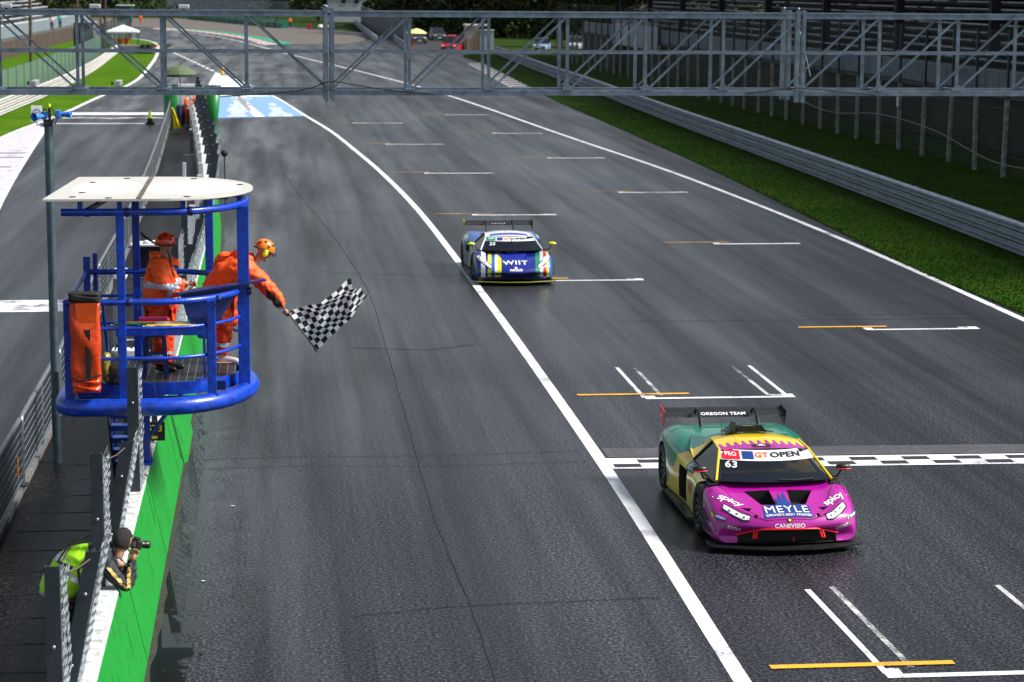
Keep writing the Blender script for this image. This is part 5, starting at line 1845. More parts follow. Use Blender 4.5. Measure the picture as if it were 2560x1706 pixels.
def loft_body(stations, sweep, cuts, paint, sharp=38):
    rows = []
    for (y, w, zb, zs, zc, zi, zh, cr, sw) in stations:
        half = [(0, zb), (w * .92, zb), (w * .98, zb + .05), (w, zb + .5 * (zs - zb)), (w * .985, zs - .05), (w * .94, zs), (w * .80, zc), (w * .62, zi), (w * .34, zh), (0, zh + cr)]
        ring = [(x, z) for x, z in half] + [(-x, z) for x, z in half[-2:0:-1]]
        rows.append([(x, y + sw * (abs(x) / w) ** 2.2, z) for x, z in ring])
    n = len(rows[0])
    vs = [v for r_ in rows for v in r_]
    fs = [(i * n + k, i * n + (k + 1) % n, (i + 1) * n + (k + 1) % n, (i + 1) * n + k) for i in range(len(rows) - 1) for k in range(n)]
    # end caps as quads between the left and right halves
    for base, flip in ((0, False), ((len(rows) - 1) * n, True)):
        for k in range(0, 9):
            a, b_ = k, k + 1
            c, d = (n - k - 1) % n, (n - k) % n
            q = (base + a, base + b_, base + c, base + d)
            q = tuple(dict.fromkeys(q))
            if len(q) >= 3:
                fs.append(q if flip else q[::-1])
    me = bpy.data.meshes.new('tmp_body')
    me.from_pydata(vs, [], fs)
    bm = bmesh.new(); bm.from_mesh(me)
    bmesh.ops.recalc_face_normals(bm, faces=bm.faces[:])
    bm.to_mesh(me); bm.free()
    ca_ = me.attributes.new('crease_edge', 'FLOAT', 'EDGE')
    for e in me.edges:
        a, b_ = e.vertices
        ka, kb = a % n, b_ % n
        if ka == kb:
            kk = min(ka, n - ka)
            ca_.data[e.index].value = {1: .8, 2: .5, 5: .55, 7: .35}.get(kk, 0)
        elif a // n == b_ // n == 2:
            ca_.data[e.index].value = .45
    me.materials.append(paint)
    me.materials.append(MATTE_BLACK)
    o = bpy.data.objects.new('tmp_body', me)
    col.objects.link(o)
    s_ = o.modifiers.new('sub', 'SUBSURF'); s_.levels = 2; s_.render_levels = 2
    tmp = []
    for ci, (cv, cf) in enumerate(cuts):
        cm = bpy.data.meshes.new('tmp_cut')
        cm.from_pydata(cv, [], cf)
        b2 = bmesh.new(); b2.from_mesh(cm); bmesh.ops.recalc_face_normals(b2, faces=b2.faces[:]); b2.to_mesh(cm); b2.free()
        cm.materials.append(MATTE_BLACK)
        co = bpy.data.objects.new('tmp_cut', cm)
        col.objects.link(co)
        bo = o.modifiers.new('cut%d' % ci, 'BOOLEAN')
        bo.object = co; bo.operation = 'DIFFERENCE'; bo.solver = 'EXACT'; bo.material_mode = 'TRANSFER'
        tmp.append(co)
    dg = bpy.context.evaluated_depsgraph_get()
    out = bpy.data.meshes.new_from_object(o.evaluated_get(dg))
    for co in tmp:
        bpy.data.objects.remove(co)
    bpy.data.objects.remove(o)
    out.polygons.foreach_set('use_smooth', [True] * len(out.polygons))
    out.set_sharp_from_angle(angle=rad(sharp))
    return out


def cyl_cut(x0, x1, y, z, r, seg=28):
    vs = []
    for x in (x0, x1):
        vs += [(x, y + r * math.cos(t), z + r * math.sin(t)) for t in (2 * math.pi * k / seg for k in range(seg))]
    fs = [tuple(range(seg))[::-1], tuple(range(seg, 2 * seg))] + [(k, (k + 1) % seg, seg + (k + 1) % seg, seg + k) for k in range(seg)]
    return vs, fs


def prism_cut(poly, off):
    mb = MB().prism(poly, off)
    return [tuple(v) for v in mb.v], mb.f


def wheel(parent, x, y, r, w, out):
    """tyre with a spoked rim as its child; out = +1/-1 side facing outward"""
    mb = MB()
    h = w / 2
    mb.lathe([(r * .70, -h), (r * .90, -h * 1.0), (r * .985, -h * .8), (r, -h * .4), (r, h * .4), (r * .985, h * .8), (r * .90, h * 1.0), (r * .70, h), (r * .69, h * .5), (r * .69, -h * .5), (r * .70, -h)], 36, (x, y, r), 'X')
    ty = mb.build('wheel', RUBBER, parent, local=True)
    rm = MB()
    xo = x + out * h * .55
    rm.lathe([(r * .70, h * out * .95), (r * .66, h * out * .95), (r * .64, h * out * .3), (r * .60, -h * out * .4)], 36, (x, y, r), 'X')
    for k in range(10):
        t = 2 * math.pi * k / 10
        for dt in (-.10, .10):
            rm.bar((xo, y + math.cos(t) * r * .12, r + math.sin(t) * r * .12), (xo + out * h * .25, y + math.cos(t + dt) * r * .67, r + math.sin(t + dt) * r * .67), .02, .03, up=(1, 0, 0))
    rm.lathe([(0, h * out * .75), (r * .13, h * out * .72), (r * .15, h * out * .4)], 14, (x, y, r), 'X')
    rm.build('rim', RIM, ty, local=True)
    MB().lathe([(r * .58, 0), (r * .58, .03 * out)], 24, (x - out * .02, y, r), 'X').build('brake_disc', MATTE_BLACK, ty, local=True)
    return ty


class Caster:
    def __init__(s, meshes):
        vs, fs = [], []
        for me in meshes:
            o = len(vs)
            vs += [v.co.copy() for v in me.vertices]
            fs += [tuple(i + o for i in p_.vertices) for p_ in me.polygons]
        s.t = BVHTree.FromPolygons(vs, fs)

    def hit(s, p_, d, off=.004):
        loc, nr, _, _ = s.t.ray_cast(Vector(p_), Vector(d))
        if loc is None:
            return None
        d = Vector(d)
        if nr.dot(d) > 0:
            nr = -nr
        return loc + nr * off


def project_mesh(me, caster, mapper, d, off):
    bm = bmesh.new(); bm.from_mesh(me)
    bmesh.ops.triangulate(bm, faces=bm.faces[:])
    for _ in range(3):
        le = [e for e in bm.edges if e.calc_length() > .05]
        if le:
            bmesh.ops.subdivide_edges(bm, edges=le, cuts=1, use_grid_fill=False)
            bmesh.ops.triangulate(bm, faces=bm.faces[:])
    dead = []
    for v in bm.verts:
        h_ = caster.hit(mapper(v.co.x, v.co.y), d, off)
        if h_ is None:
            dead.append(v)
        else:
            v.co = h_
    if dead:
        bmesh.ops.delete(bm, geom=dead, context='VERTS')
    bmesh.ops.recalc_face_normals(bm, faces=bm.faces[:])
    bm.to_mesh(me); bm.free()
    return me


def decal_text(name, s, size, m, parent, caster, mapper, d, off=.009, bold=0., spacing=1.0, shear=0., sx=1.0, fit=None):
    cu = bpy.data.curves.new(name, 'FONT')
    cu.body = s; cu.size = size; cu.align_x = 'CENTER'; cu.align_y = 'CENTER'; cu.offset = bold; cu.space_character = spacing; cu.shear = shear; cu.resolution_u = 3
    o = bpy.data.objects.new(name, cu); col.objects.link(o)
    dg = bpy.context.evaluated_depsgraph_get()
    me = bpy.data.meshes.new_from_object(o.evaluated_get(dg))
    bpy.data.objects.remove(o); bpy.data.curves.remove(cu)
    for v in me.vertices:
        v.co.x *= sx
    if fit:
        xs_ = [v.co.x for v in me.vertices]; ys_ = [v.co.y for v in me.vertices]
        cx_, cy_ = (min(xs_) + max(xs_)) / 2, (min(ys_) + max(ys_)) / 2
        kx, ky = fit[0] / (max(xs_) - min(xs_)), fit[1] / (max(ys_) - min(ys_))
        for v in me.vertices:
            v.co.x = (v.co.x - cx_) * kx; v.co.y = (v.co.y - cy_) * ky
    project_mesh(me, caster, mapper, d, off)
    me.materials.clear(); me.materials.append(m)
    return link(name, me, parent)


def decal_poly(name, poly, m, parent, caster, mapper, d, off=.006):
    me = bpy.data.meshes.new(name)
    me.from_pydata([(p_[0], p_[1], 0) for p_ in poly], [], [tuple(range(len(poly)))])
    project_mesh(me, caster, mapper, d, off)
    me.materials.append(m)
    return link(name, me, parent)


def grid_surface(rows, smooth=True):
    n = len(rows[0])
    vs = [v for r_ in rows for v in r_]
    fs = [(i * n + k, i * n + k + 1, (i + 1) * n + k + 1, (i + 1) * n + k) for i in range(len(rows) - 1) for k in range(n - 1)]
    return vs, fs


def cross(y, z, hw, sweep, drop, n=13):
    return [(hw * t, y + sweep * t * t, z - drop * abs(t) ** 2.4) for t in (-1 + 2 * i / (n - 1) for i in range(n))]


def lerp_rows(a, b_, k):
    return [[tuple(p_[j] + (q[j] - p_[j]) * f for j in range(3)) for p_, q in zip(a, b_)] for f in (i / k for i in range(k + 1))]


def build_sub(name, vs, fs, m, parent, lvl=1, thick=None):
    mb = MB(); mb.add(vs, fs, True)
    o = mb.build(name, m, parent, local=True)
    return o


DOWN, BACK = (0, 0, -1), (0, 1, 0)
from_top = lambda x0, y0, a=0: (lambda u, v: (x0 + u * math.cos(a) - v * math.sin(a), y0 + u * math.sin(a) + v * math.cos(a), 3))
from_front = lambda x0, z0, a=0: (lambda u, v: (x0 + u * math.cos(a) - v * math.sin(a), -3, z0 + u * math.sin(a) + v * math.cos(a)))
from_left = lambda y0, z0, a=0: (lambda u, v: (-3, y0 - (u * math.cos(a) - v * math.sin(a)), z0 + u * math.sin(a) + v * math.cos(a)))


def race_car(cfg):
    t_ = thing('race_car', cfg['label'], 'car', cfg['loc'])
    fa, ra, r = cfg['fa'], cfg['ra'], .345
    wx = cfg.get('wx', .86)
    cuts = []
    for s in (-1, 1):
        cuts.append(cyl_cut(s * .66, s * 1.25, fa, r - .01, r + .045))
        cuts.append(cyl_cut(s * .64, s * 1.25, ra, r - .01, r + .05))
    cuts += cfg['cuts']
    me = loft_body(cfg['stations'], 0, cuts, cfg['paint'])
    me.name = 'body'
    body = link('body', me, t_)
    for s in (-1, 1):
        wheel(t_, s * wx, fa, r, .30, s)
        wheel(t_, s * (wx + .0), ra, r, .32, s)
    # greenhouse
    g_ = cfg['green']
    cowl, head, peak, rear, tail = [cross(*g_[k]) for k in ('cowl', 'head', 'peak', 'rear', 'tail')]
    wv, wf = grid_surface(lerp_rows(cowl, head, 6))
    # bow the screen slightly outward
    wsn = build_sub('windscreen', wv, wf, GLASS, t_)
    rows = lerp_rows(head, peak, 4)[:-1] + lerp_rows(peak, rear, 4)[:-1] + lerp_rows(rear, tail, 4)
    rv, rf = grid_surface(rows)
    roof = build_sub('roof', rv, rf, cfg['roof_paint'], t_)
    # side windows and pillars
    for s in (0, -1):
        sg = -1 if s == 0 else 1
        top = [cowl[s], head[s], peak[s], rear[s], tail[s]]
        low = [(sg * b_[0], b_[1], b_[2]) for b_ in g_['belt']]
        a, b_, c, d, e = top
        mid = lambda p_, q, f: tuple(p_[j] + (q[j] - p_[j]) * f for j in range(3))
        MB().add([a, b_, c, low[2], low[1], low[0]], [(0, 1, 2, 3, 4, 5)]).build('side_window', GLASS_S, t_, local=True)
        MB().add([c, d, e, low[4], low[3], low[2]], [(0, 1, 2, 3, 4, 5)]).build('rear_quarter', cfg['paint'], t_, local=True)
        MB().tube([mid(a, b_, f) for f in (0, .25, .5, .75, 1)] + [mid(b_, c, f) for f in (.5, 1)], [.020] * 7, 8).build('pillar', cfg['pillar'], t_, local=True)
        MB().tube([mid(c, low[2], 0), mid(c, low[2], 1)], .024, 6).build('pillar', MATTE_BLACK, t_, local=True)
        MB().tube([mid(low[0], a, 0), low[0], low[1], low[2]], .012, 6).build('window_seal', MATTE_BLACK, t_, local=True)
    # dashboard, seat and roll cage behind the glass
    MB().tube([(cowl[0][0] + .06, cowl[0][1] + .1, cowl[0][2] - .02), (head[0][0] + .05, head[0][1] + .1, head[0][2] - .06), (head[-1][0] - .05, head[-1][1] + .1, head[-1][2] - .06), (cowl[-1][0] - .06, cowl[-1][1] + .1, cowl[-1][2] - .02)], .025, 8).build('roll_cage', mat('cage_blue_grey', (.10, .16, .26), .4), t_, local=True)
    dv, df = grid_surface([[(p_[0] * .97, p_[1] + .02, p_[2] - .012) for p_ in cowl], [(p_[0] * .95, p_[1] + .35, p_[2] + .03) for p_ in cowl], [(p_[0] * .95, p_[1] + .36, p_[2] - .25) for p_ in cowl]])
    build_sub('dashboard', dv, df, MATTE_BLACK, t_)
    MB().bevbox(.12, .56, g_['head'][0] + .42, g_['head'][0] + .54, .45, 1.0, .03).build('seat', MATTE_BLACK, t_, local=True)
    cabin_top = g_['head'][1]
    # wiper
    wp = cfg['wiper']
    MB().tube(wp, .012, 6).build('wiper', MATTE_BLACK, t_, local=True)
    # splitter, sills, diffuser
    sp_ = cfg['splitter']
    MB().prism([(x, y, .075) for x, y in sp_], (0, 0, .022)).build('splitter', CARBON, t_, local=True)
    for s in (-1, 1):
        MB().prism([(s * .90, fa + .38, .07), (s * 1.03, fa + .50, .07), (s * 1.06, ra - .42, .07), (s * .90, ra - .38, .07)], (0, 0, .05)).build('side_skirt', CARBON, t_, local=True)
        for k in range(2):
            z = .20 + .13 * k
            MB().prism([(s * .93, .28 + .04 * k, z), (s * 1.04, .50 + .04 * k, z + .03), (s * 1.03, .80, z + .13), (s * .96, .70, z + .11)], (0, 0, .012)).build('canard', CARBON, t_, local=True)
    MB().prism([(-.85, 4.4, .12), (.85, 4.4, .12), (.8, 4.7, .26), (-.8, 4.7, .26)], (0, 0, .03)).build('diffuser', CARBON, t_, local=True)
    # rear wing
    wy, wz, hw = cfg['wing']
    prof = [(0, .0), (.03, .028), (.09, .045), (.18, .05), (.28, .068), (.32, .095), (.31, .075), (.18, .02), (.06, .0)]
    n = len(prof)
    wv_, wf_ = [], []
    for x in (-hw, -hw * .5, 0, hw * .5, hw):
        wv_ += [(x, wy + a, wz + b_) for a, b_ in prof]
    for i in range(4):
        wf_ += [(i * n + k, i * n + (k + 1) % n, (i + 1) * n + (k + 1) % n, (i + 1) * n + k) for k in range(n)]
    wf_ += [tuple(range(n)), tuple(range(4 * n, 5 * n))[::-1]]
    wgm = MB(); wgm.add(wv_, wf_)
    wgo = wgm.build('rear_wing', CARBON, t_, local=True)
    for s in (-1, 1):
        mb = MB().prism([(s * hw, wy - .05, wz + .10), (s * hw, wy + .36, wz + .14), (s * hw, wy + .36, wz - .06), (s * hw, wy + .06, wz - .13)], (s * .012, 0, 0))
        mb.build('end_plate', cfg['endplate'] if s < 0 else CARBON, wgo, local=True)
        xs = s * cfg.get('strut', .45)
        MB().tube([(xs, wy - .52, wz - .20), (xs, wy - .32, wz + .02), (xs, wy - .12, wz + .13), (xs, wy + .02, wz + .14), (xs, wy + .14, wz + .055)], .020, 6).build('wing_strut', CARBON, wgo, local=True)
        MB().tube([(xs, wy - .36, wz - .2), (xs, wy - .15, wz + .07), (xs, wy + .02, wz + .10)], .014, 6).build('wing_strut', CARBON, wgo, local=True)
    # mirrors
    for s in (-1, 1):
        mx_, my_, mz_ = cfg['mirror']
        o = MB().sphere((s * mx_, my_, mz_), .1, 14, 10, (1.05, .6, .48)).build('mirror', cfg['mirror_mat'], t_, local=True)
        MB().tube([(s * (mx_ - .02), my_ + .02, mz_ - .04), (s * (mx_ - .06), my_ + .05, mz_ - .14), (s * (mx_ - .2), my_ + .10, mz_ - .18)], .014, 6).build('mirror_arm', CARBON, o, local=True)
        MB().tube([(s * mx_ + .1 * math.cos(a), my_ - .035 - .03 * math.sin(a), mz_ - .02) for a in (0, .5, 1.2, 1.9, 2.6, 3.14)], .007, 5).build('mirror_trim', cfg['mirror_trim'], o, local=True)
    # headlights
    cst = Caster([me])
    for s in (-1, 1):
        poly = [(s * x, y) for x, y in cfg['headlight']]
        hl = decal_poly('headlight', poly, LENS, t_, cst, from_top(0, 0), DOWN, .008)
        for (x, y), rr in cfg['lamps']:
            h_ = cst.hit((s * x, y, 3), DOWN, .0)
            if h_:
                MB().sphere(tuple(h_ + Vector((0, 0, .0))), rr, 12, 8, (1, 1, .5)).build('lamp', CHROME, hl, local=True)
        lo = [Vector((*p_, 0)) for p_ in poly] 
        pts = [cst.hit((p_.x, p_.y, 3), DOWN, .008) for p_ in lo]
        pts = [q for q in pts if q]
        MB().tube(pts, .010, 5, closed=True).build('headlight_seal', MATTE_BLACK, hl, local=True)
    return t_, me, wsn.data, roof.data, cst


# ---- magenta and yellow car at the finish line
st1 = [(-.02, .90, .14, .25, .29, .305, .315, 0, .22),
       (.015, .93, .12, .34, .40, .405, .415, .004, .21),
       (.08, .955, .11, .42, .475, .475, .475, .008, .20),
       (.25, .985, .10, .50, .56, .53, .515, .012, .15),
       (.50, 1.00, .10, .58, .66, .595, .585, .015, .09),
       (.80, 1.015, .10, .655, .735, .665, .68, .02, .03),
       (1.17, 1.02, .10, .68, .755, .715, .735, .02, 0),
       (1.5, 1.00, .09, .68, .75, .745, .75, 0, 0),
       (1.9, .965, .09, .68, .755, .77, .77, 0, 0),
       (2.4, .955, .09, .71, .79, .83, .85, 0, 0),
       (2.9, .985, .09, .76, .85, .90, .93, 0, 0),
       (3.3, 1.03, .09, .81, .90, .93, .95, .01, 0),
       (3.85, 1.04, .09, .83, .925, .93, .93, .01, 0),
       (4.25, 1.02, .12, .80, .90, .90, .90, .01, 0),
       (4.55, .96, .20, .75, .84, .85, .85, 0, -.03),
       (4.64, .92, .32, .70, .80, .81, .81, 0, -.05)]
cuts1 = [prism_cut([(-.66, -.4, .125), (.66, -.4, .125), (.66, -.4, .235), (.36, -.4, .325), (-.36, -.4, .325), (-.66, -.4, .235)], (0, .62, 0))]
for s in (-1, 1):
    cuts1.append(prism_cut([(s * .47, .80, .50), (s * .12, .79, .50), (s * .10, .40, .46), (s * .30, .42, .46)], (0, 0, .5)))
    cuts1.append(prism_cut([(s * .80, 2.30, .17), (s * 1.2, 2.22, .17), (s * 1.2, 2.80, .17), (s * .80, 2.72, .17)], (0, 0, .46)))
    cuts1.append(prism_cut([(s * .50, .26, .40), (s * .60, .36, .40), (s * .44, .34, .40)], (0, 0, .4)))
    cuts1.append(prism_cut([(s * .72, .92, .66), (s * .90, .94, .66), (s * .92, 1.24, .66), (s * .80, 1.24, .66)], (0, 0, .3)))
cfg1 = dict(label='magenta, yellow and green racing car number 63 crossing the finish line', loc=(6.67, 27.63, 0), fa=1.17, ra=3.85, stations=st1, cuts=cuts1,
            paint=livery_magenta(), roof_paint=livery_roof(), pillar=mat('pillar_yellow', YEL, .25, coat=.8),
            green=dict(cowl=(.84, .775, .79, .16, .005), head=(1.55, 1.085, .62, .12, .035), peak=(2.10, 1.135, .60, .06, .06), rear=(2.62, 1.09, .56, .05, .07), tail=(3.35, .96, .50, .0, .05),
                       belt=[(.83, 1.0, .765), (.86, 1.35, .765), (.86, 2.22, .80), (.82, 2.75, .86), (.70, 3.3, .93)]),
            wiper=[(.02, .88, .80), (.25, .87, .79), (.52, .93, .795)],
            splitter=[(-1.03, .45), (-1.04, .22), (-.98, .12), (-.6, -.02), (-.3, -.10), (.3, -.10), (.6, -.02), (.98, .12), (1.04, .22), (1.03, .45)],
            wing=(4.30, .985, .91), endplate=mat('endplate_red', (.62, .02, .05), .35), mirror=(.985, 1.16, .90), mirror_mat=CARBON, mirror_trim=mat('trim_red', (.75, .01, .02), .4),
            headlight=[(.83, .36), (.80, .44), (.73, .36), (.60, .22), (.50, .15), (.52, .10), (.60, .12), (.72, .20)],
            lamps=[((.74, .30), .035), ((.66, .22), .032), ((.58, .15), .025)], strut=.43)
carA, meA, wsA, rfA, cA = race_car(cfg1)
cW = Caster([wsA]); cR = Caster([rfA]); cAll = Caster([meA, wsA, rfA])
WHT = mat('decal_white', (.82, .83, .85), .4)
NVY = mat('decal_navy', (.012, .04, .22), .4)
REDD = mat('decal_red', (.62, .012, .03), .4)
ORG = mat('decal_orange', (.85, .17, .02), .4)
DKB = mat('decal_dark', (.012, .014, .03), .4)
BLKD = mat('decal_black', (.008, .008, .009), .4)
GRN = mat('decal_green', (.03, .3, .03), .4)
YLD = mat('decal_yellow', (.8, .6, .01), .4)


def banner(car, cw, z0, z1, hw, cls, cls_mat, num, numx, numz, tz):
    decal_poly('screen_banner', [(-hw, z0 - .008), (hw, z0 - .008), (hw * .93, z1), (-hw * .93, z1)], WHT, car, cw, from_front(0, 0), BACK, .006)
    decal_poly('class_patch', [(-hw * .97, z0 - .002), (-hw * .60, z0 + .0), (-hw * .58, z1 - .008), (-hw * .92, z1 - .008)], cls_mat, car, cw, from_front(0, 0), BACK, .011)
    decal_text('class_text', cls, (z1 - z0) * .62, WHT, car, cw, from_front(-hw * .77, tz), BACK, .015, .001, fit=(hw * .22, (z1 - z0) * .42))
    decal_poly('series_patch', [(-hw * .55, z0 + .006), (-hw * .32, z0 + .006), (-hw * .30, z1 - .012), (-hw * .53, z1 - .012)], NVY, car, cw, from_front(0, 0), BACK, .011)
    decal_text('series_text', 'GT', (z1 - z0) * .80, ORG, car, cw, from_front(-hw * .135, tz), BACK, .012, .003, 1.05, fit=(hw * .29, (z1 - z0) * .56))
    decal_text('series_text', 'OPEN', (z1 - z0) * .80, DKB, car, cw, from_front(hw * .37, tz), BACK, .012, .003, 1.05, fit=(hw * .66, (z1 - z0) * .56))
    decal_text('start_number', num, (z1 - z0) * 1.15, WHT, car, cw, from_front(numx, numz), BACK, .008, .002, 1.05, .25, fit=(.16, .062))


banner(carA, cW, .972, 1.064, .645, 'PRO', REDD, '63', -.53, .925, 1.018)
# bonnet
decal_poly('sponsor_patch', [(-.325, .085), (.325, .085), (.325, .395), (-.29, .395)], NVY, carA, cA, from_top(0, 0), DOWN, .006)
decal_text('sponsor_text', 'MEYLE', .215, WHT, carA, cA, from_top(.01, .275), DOWN, .011, .0, 1.1, fit=(.58, .17))
decal_text('sponsor_text', "DRIVER'S BEST FRIEND", .078, WHT, carA, cA, from_top(.01, .128), DOWN, .011, .0005, 1.0, fit=(.60, .055))
sp_pts = [(-.085, .395), (-.10, .50), (-.075, .58), (-.06, .52), (-.045, .50), (-.035, .62), (-.02, .70), (-.005, .62), (.0, .54), (.02, .54), (.03, .66), (.045, .72), (.06, .64), (.065, .52), (.085, .48), (.10, .395)]
decal_poly('splash', sp_pts, NVY, carA, cA, from_top(0, 0), DOWN, .007)
for s in (-1, 1):
    decal_text('sponsor_text', 'spicy', .17, WHT, carA, cA, from_top(s * .70, .50, -.62 if s < 0 else .62), DOWN, .008, .003, .95, .1, fit=(.36, .15))
    decal_text('sponsor_text', 'ston', .085, WHT, carA, cA, from_front(s * .72, .335, -.20 if s < 0 else .24), BACK, .008, .001, 1.05, .3, 1.1)
    decal_poly('sponsor_mark', [(s * .84 - .04, .335), (s * .84 - .0, .345), (s * .84 + .0, .375), (s * .84 - .03, .36)], GRN, carA, cA, from_front(0, 0), BACK, .008)
    decal_poly('tyre_patch', [(s * .885 - .075, .428), (s * .885 + .075, .40), (s * .885 + .075, .452), (s * .885 - .075, .48)][:: 1], NVY, carA, cA, from_front(0, 0), BACK, .006) if s < 0 else decal_poly('tyre_patch', [(s * .885 - .075, .40), (s * .885 + .075, .428), (s * .885 + .075, .48), (s * .885 - .075, .452)], NVY, carA, cA, from_front(0, 0), BACK, .006)
    decal_text('tyre_text', 'MICHELIN', .034, WHT, carA, cA, from_front(s * .885 + .012, .440, -.18 * (-s) if s > 0 else -.18), BACK, .010, .001, 1, .2, .72)
    decal_poly('tyre_mark', [(s * .885 - .075, .43 if s < 0 else .405), (s * .885 - .055, .43 if s < 0 else .408), (s * .885 - .055, .47 if s < 0 else .45), (s * .885 - .075, .475 if s < 0 else .448)], YLD, carA, cA, from_front(0, 0), BACK, .010)
decal_text('sponsor_text', 'CANEVISIO', .072, WHT, carA, cA, from_front(0, .375), BACK, .007, .001, 1.05, fit=(.40, .05))
em = decal_poly('emblem', [(-.035, .462), (.035, .462), (.036, .44), (.02, .418), (0, .408), (-.02, .418), (-.036, .44)], BLKD, carA, cA, from_front(.0, 0), BACK, .008)
decal_poly('emblem_mark', [(-.018, .450), (.018, .450), (.016, .432), (0, .420), (-.016, .432)], YLD, em, cA, from_front(0, 0), BACK, .012)
# red trim round the intake
REDT = mat('trim_bright_red', (.95, .015, .02), .35)
tr = [cA.hit((x, -3, z), BACK, .012) for x, z in ((-.68, .232), (-.5, .290), (-.36, .335), (-.18, .336), (0, .336), (.18, .336), (.36, .335), (.5, .290), (.68, .232))]
MB().tube([q for q in tr if q], .013, 6).build('intake_trim', REDT, carA, local=True)
for s in (-1, 1):
    for k in range(2):
        MB().bar((s * (.41 + .035 * k), .10, .30), (s * (.44 + .035 * k), .06, .20), .014, .03).build('tow_tab', REDT, carA, local=True)
MB().bar((.06, .05, .16), (.06, .05, .22), .012).build('tow_hook', REDT, carA, local=True)
for s in (-1, 1):
    h_ = cA.hit((s * .415, .155, 3), DOWN, .003)
    pk = MB().sphere(tuple(h_), .042, 12, 6, (.8, 1.2, .3)).build('bonnet_latch', CARBON, carA, local=True)
    MB().bar(h_ + Vector((-.012, .02, .012)), h_ + Vector((.012, -.02, .012)), .012, .006).build('latch_pin', REDT, pk, local=True)
for s in (-1, 1):
    for x, y in ((.90, .60), (.36, .06)):
        h_ = cA.hit((s * x, y + .05, 3), DOWN, .002)
        if h_:
            MB().sphere(tuple(h_), .012, 8, 5).build('fastener', CHROME, carA, local=True)
# panel gaps
for pts in ([(-.86, .62), (-.70, .40), (-.45, .12), (-.30, .065), (0, .055), (.30, .065), (.45, .12), (.70, .40), (.86, .62)], [(-.80, .95), (-.62, .55), (-.42, .13)], [(.80, .95), (.62, .55), (.42, .13)]):
    q = []
    for a, b_ in zip(pts[:-1], pts[1:]):
        for k in range(6):
            f = k / 6
            h_ = cA.hit((a[0] + (b_[0] - a[0]) * f, a[1] + (b_[1] - a[1]) * f, 3), DOWN, .001)
            if h_:
                q.append(h_)
    MB().tube(q, .0045, 4).build('panel_gap', MATTE_BLACK, carA, local=True)
# fender louvres
for s in (-1, 1):
    for k in range(5):
        y = .97 + k * .055
        MB().bar((s * .77, y, .735), (s * .90, y + .005, .722), .03, .006, up=(0, -.5, 1)).build('louvre', CARBON, carA, local=True)
# roof scoop
scp = MB()
for sgn in (-1, 1):
    scp.prism([(sgn * .0, 2.50, 1.14), (sgn * .34, 2.58, 1.10), (sgn * .30, 3.1, 1.03), (0, 3.1, 1.08)], (0, 0, .012))
scp.add([(-.22, 2.46, 1.12), (.22, 2.46, 1.12), (.14, 2.46, 1.225), (-.14, 2.46, 1.225), (-.30, 3.2, .99), (.30, 3.2, .99), (.16, 3.2, 1.10), (-.16, 3.2, 1.10)], [(3, 2, 6, 7), (1, 5, 6, 2), (0, 3, 7, 4)])
scp.build('roof_scoop', CARBON, carA, local=True)
MB().add([(-.20, 2.49, 1.125), (.20, 2.49, 1.125), (.13, 2.49, 1.21), (-.13, 2.49, 1.21)], [(0, 1, 2, 3)]).build('scoop_mouth', MATTE_BLACK, carA, local=True)
MB().prism([(-.26, 2.44, 1.10), (-.26, 2.36, 1.29), (-.21, 2.9, 1.2), (-.21, 3.0, 1.02)], (.012, 0, 0)).build('scoop_fin', CARBON, carA, local=True)
MB().tube([(-.42, 2.5, 1.08), (-.42, 2.52, 1.30)], .004, 5).build('antenna', MATTE_BLACK, carA, local=True)
# skull badge on the roof front
bdg = decal_poly('roof_badge', [(-.155, 1.62), (.085, 1.60), (.085, 1.74), (-.16, 1.74)], BLKD, carA, cR, from_top(0, 0), DOWN, .006)
def disc(cx, cy, rx, ry, n=12):
    return [(cx + rx * math.cos(2 * math.pi * i / n), cy + ry * math.sin(2 * math.pi * i / n)) for i in range(n)]
decal_poly('skull', disc(-.035, 1.69, .026, .032), WHT, bdg, cR, from_top(0, 0), DOWN, .010)
decal_poly('skull_jaw', [(-.05, 1.655), (-.02, 1.655), (-.02, 1.668), (-.05, 1.668)], WHT, bdg, cR, from_top(0, 0), DOWN, .010)
for sgn in (-1, 1):
    decal_poly('bone', [(-.035 - .06, 1.66 - sgn * .02), (-.035 + .06, 1.66 + sgn * .02), (-.035 + .06, 1.67 + sgn * .02), (-.035 - .06, 1.67 - sgn * .02)], WHT, bdg, cR, from_top(0, 0), DOWN, .009)
# flank lettering
LEFT = (1, 0, 0)
decal_text('flank_text', 'ATP', .22, mat('decal_brick', (.45, .05, .02), .4), carA, cA, from_left(1.95, .45, 0), LEFT, .008, .006, 1, .1, .9)
decal_poly('flank_patch', [(-.22, -.06), (.22, -.06), (.22, .08), (-.22, .08)], NVY, carA, cAll, from_left(2.15, .70, .1), LEFT, .007)
decal_text('flank_text', 'MEYLE', .12, WHT, carA, cAll, from_left(2.15, .71, .1), LEFT, .012, .004)
# wing lettering
wb_ = wing_y = 4.30
text_mesh('wing_text', 'OREGON TEAM', .092, WHT, carA, on_plane((-.02, 4.335, 1.030), (1, 0, 0), (0, .82, .42)), bold=.002, extrude=.001, spacing=1.06)
text_mesh('endplate_text', 'ston', .07, WHT, carA, on_plane((-.928, 4.47, 1.0), (0, -1, 0), (0, 0, 1)), bold=.001)

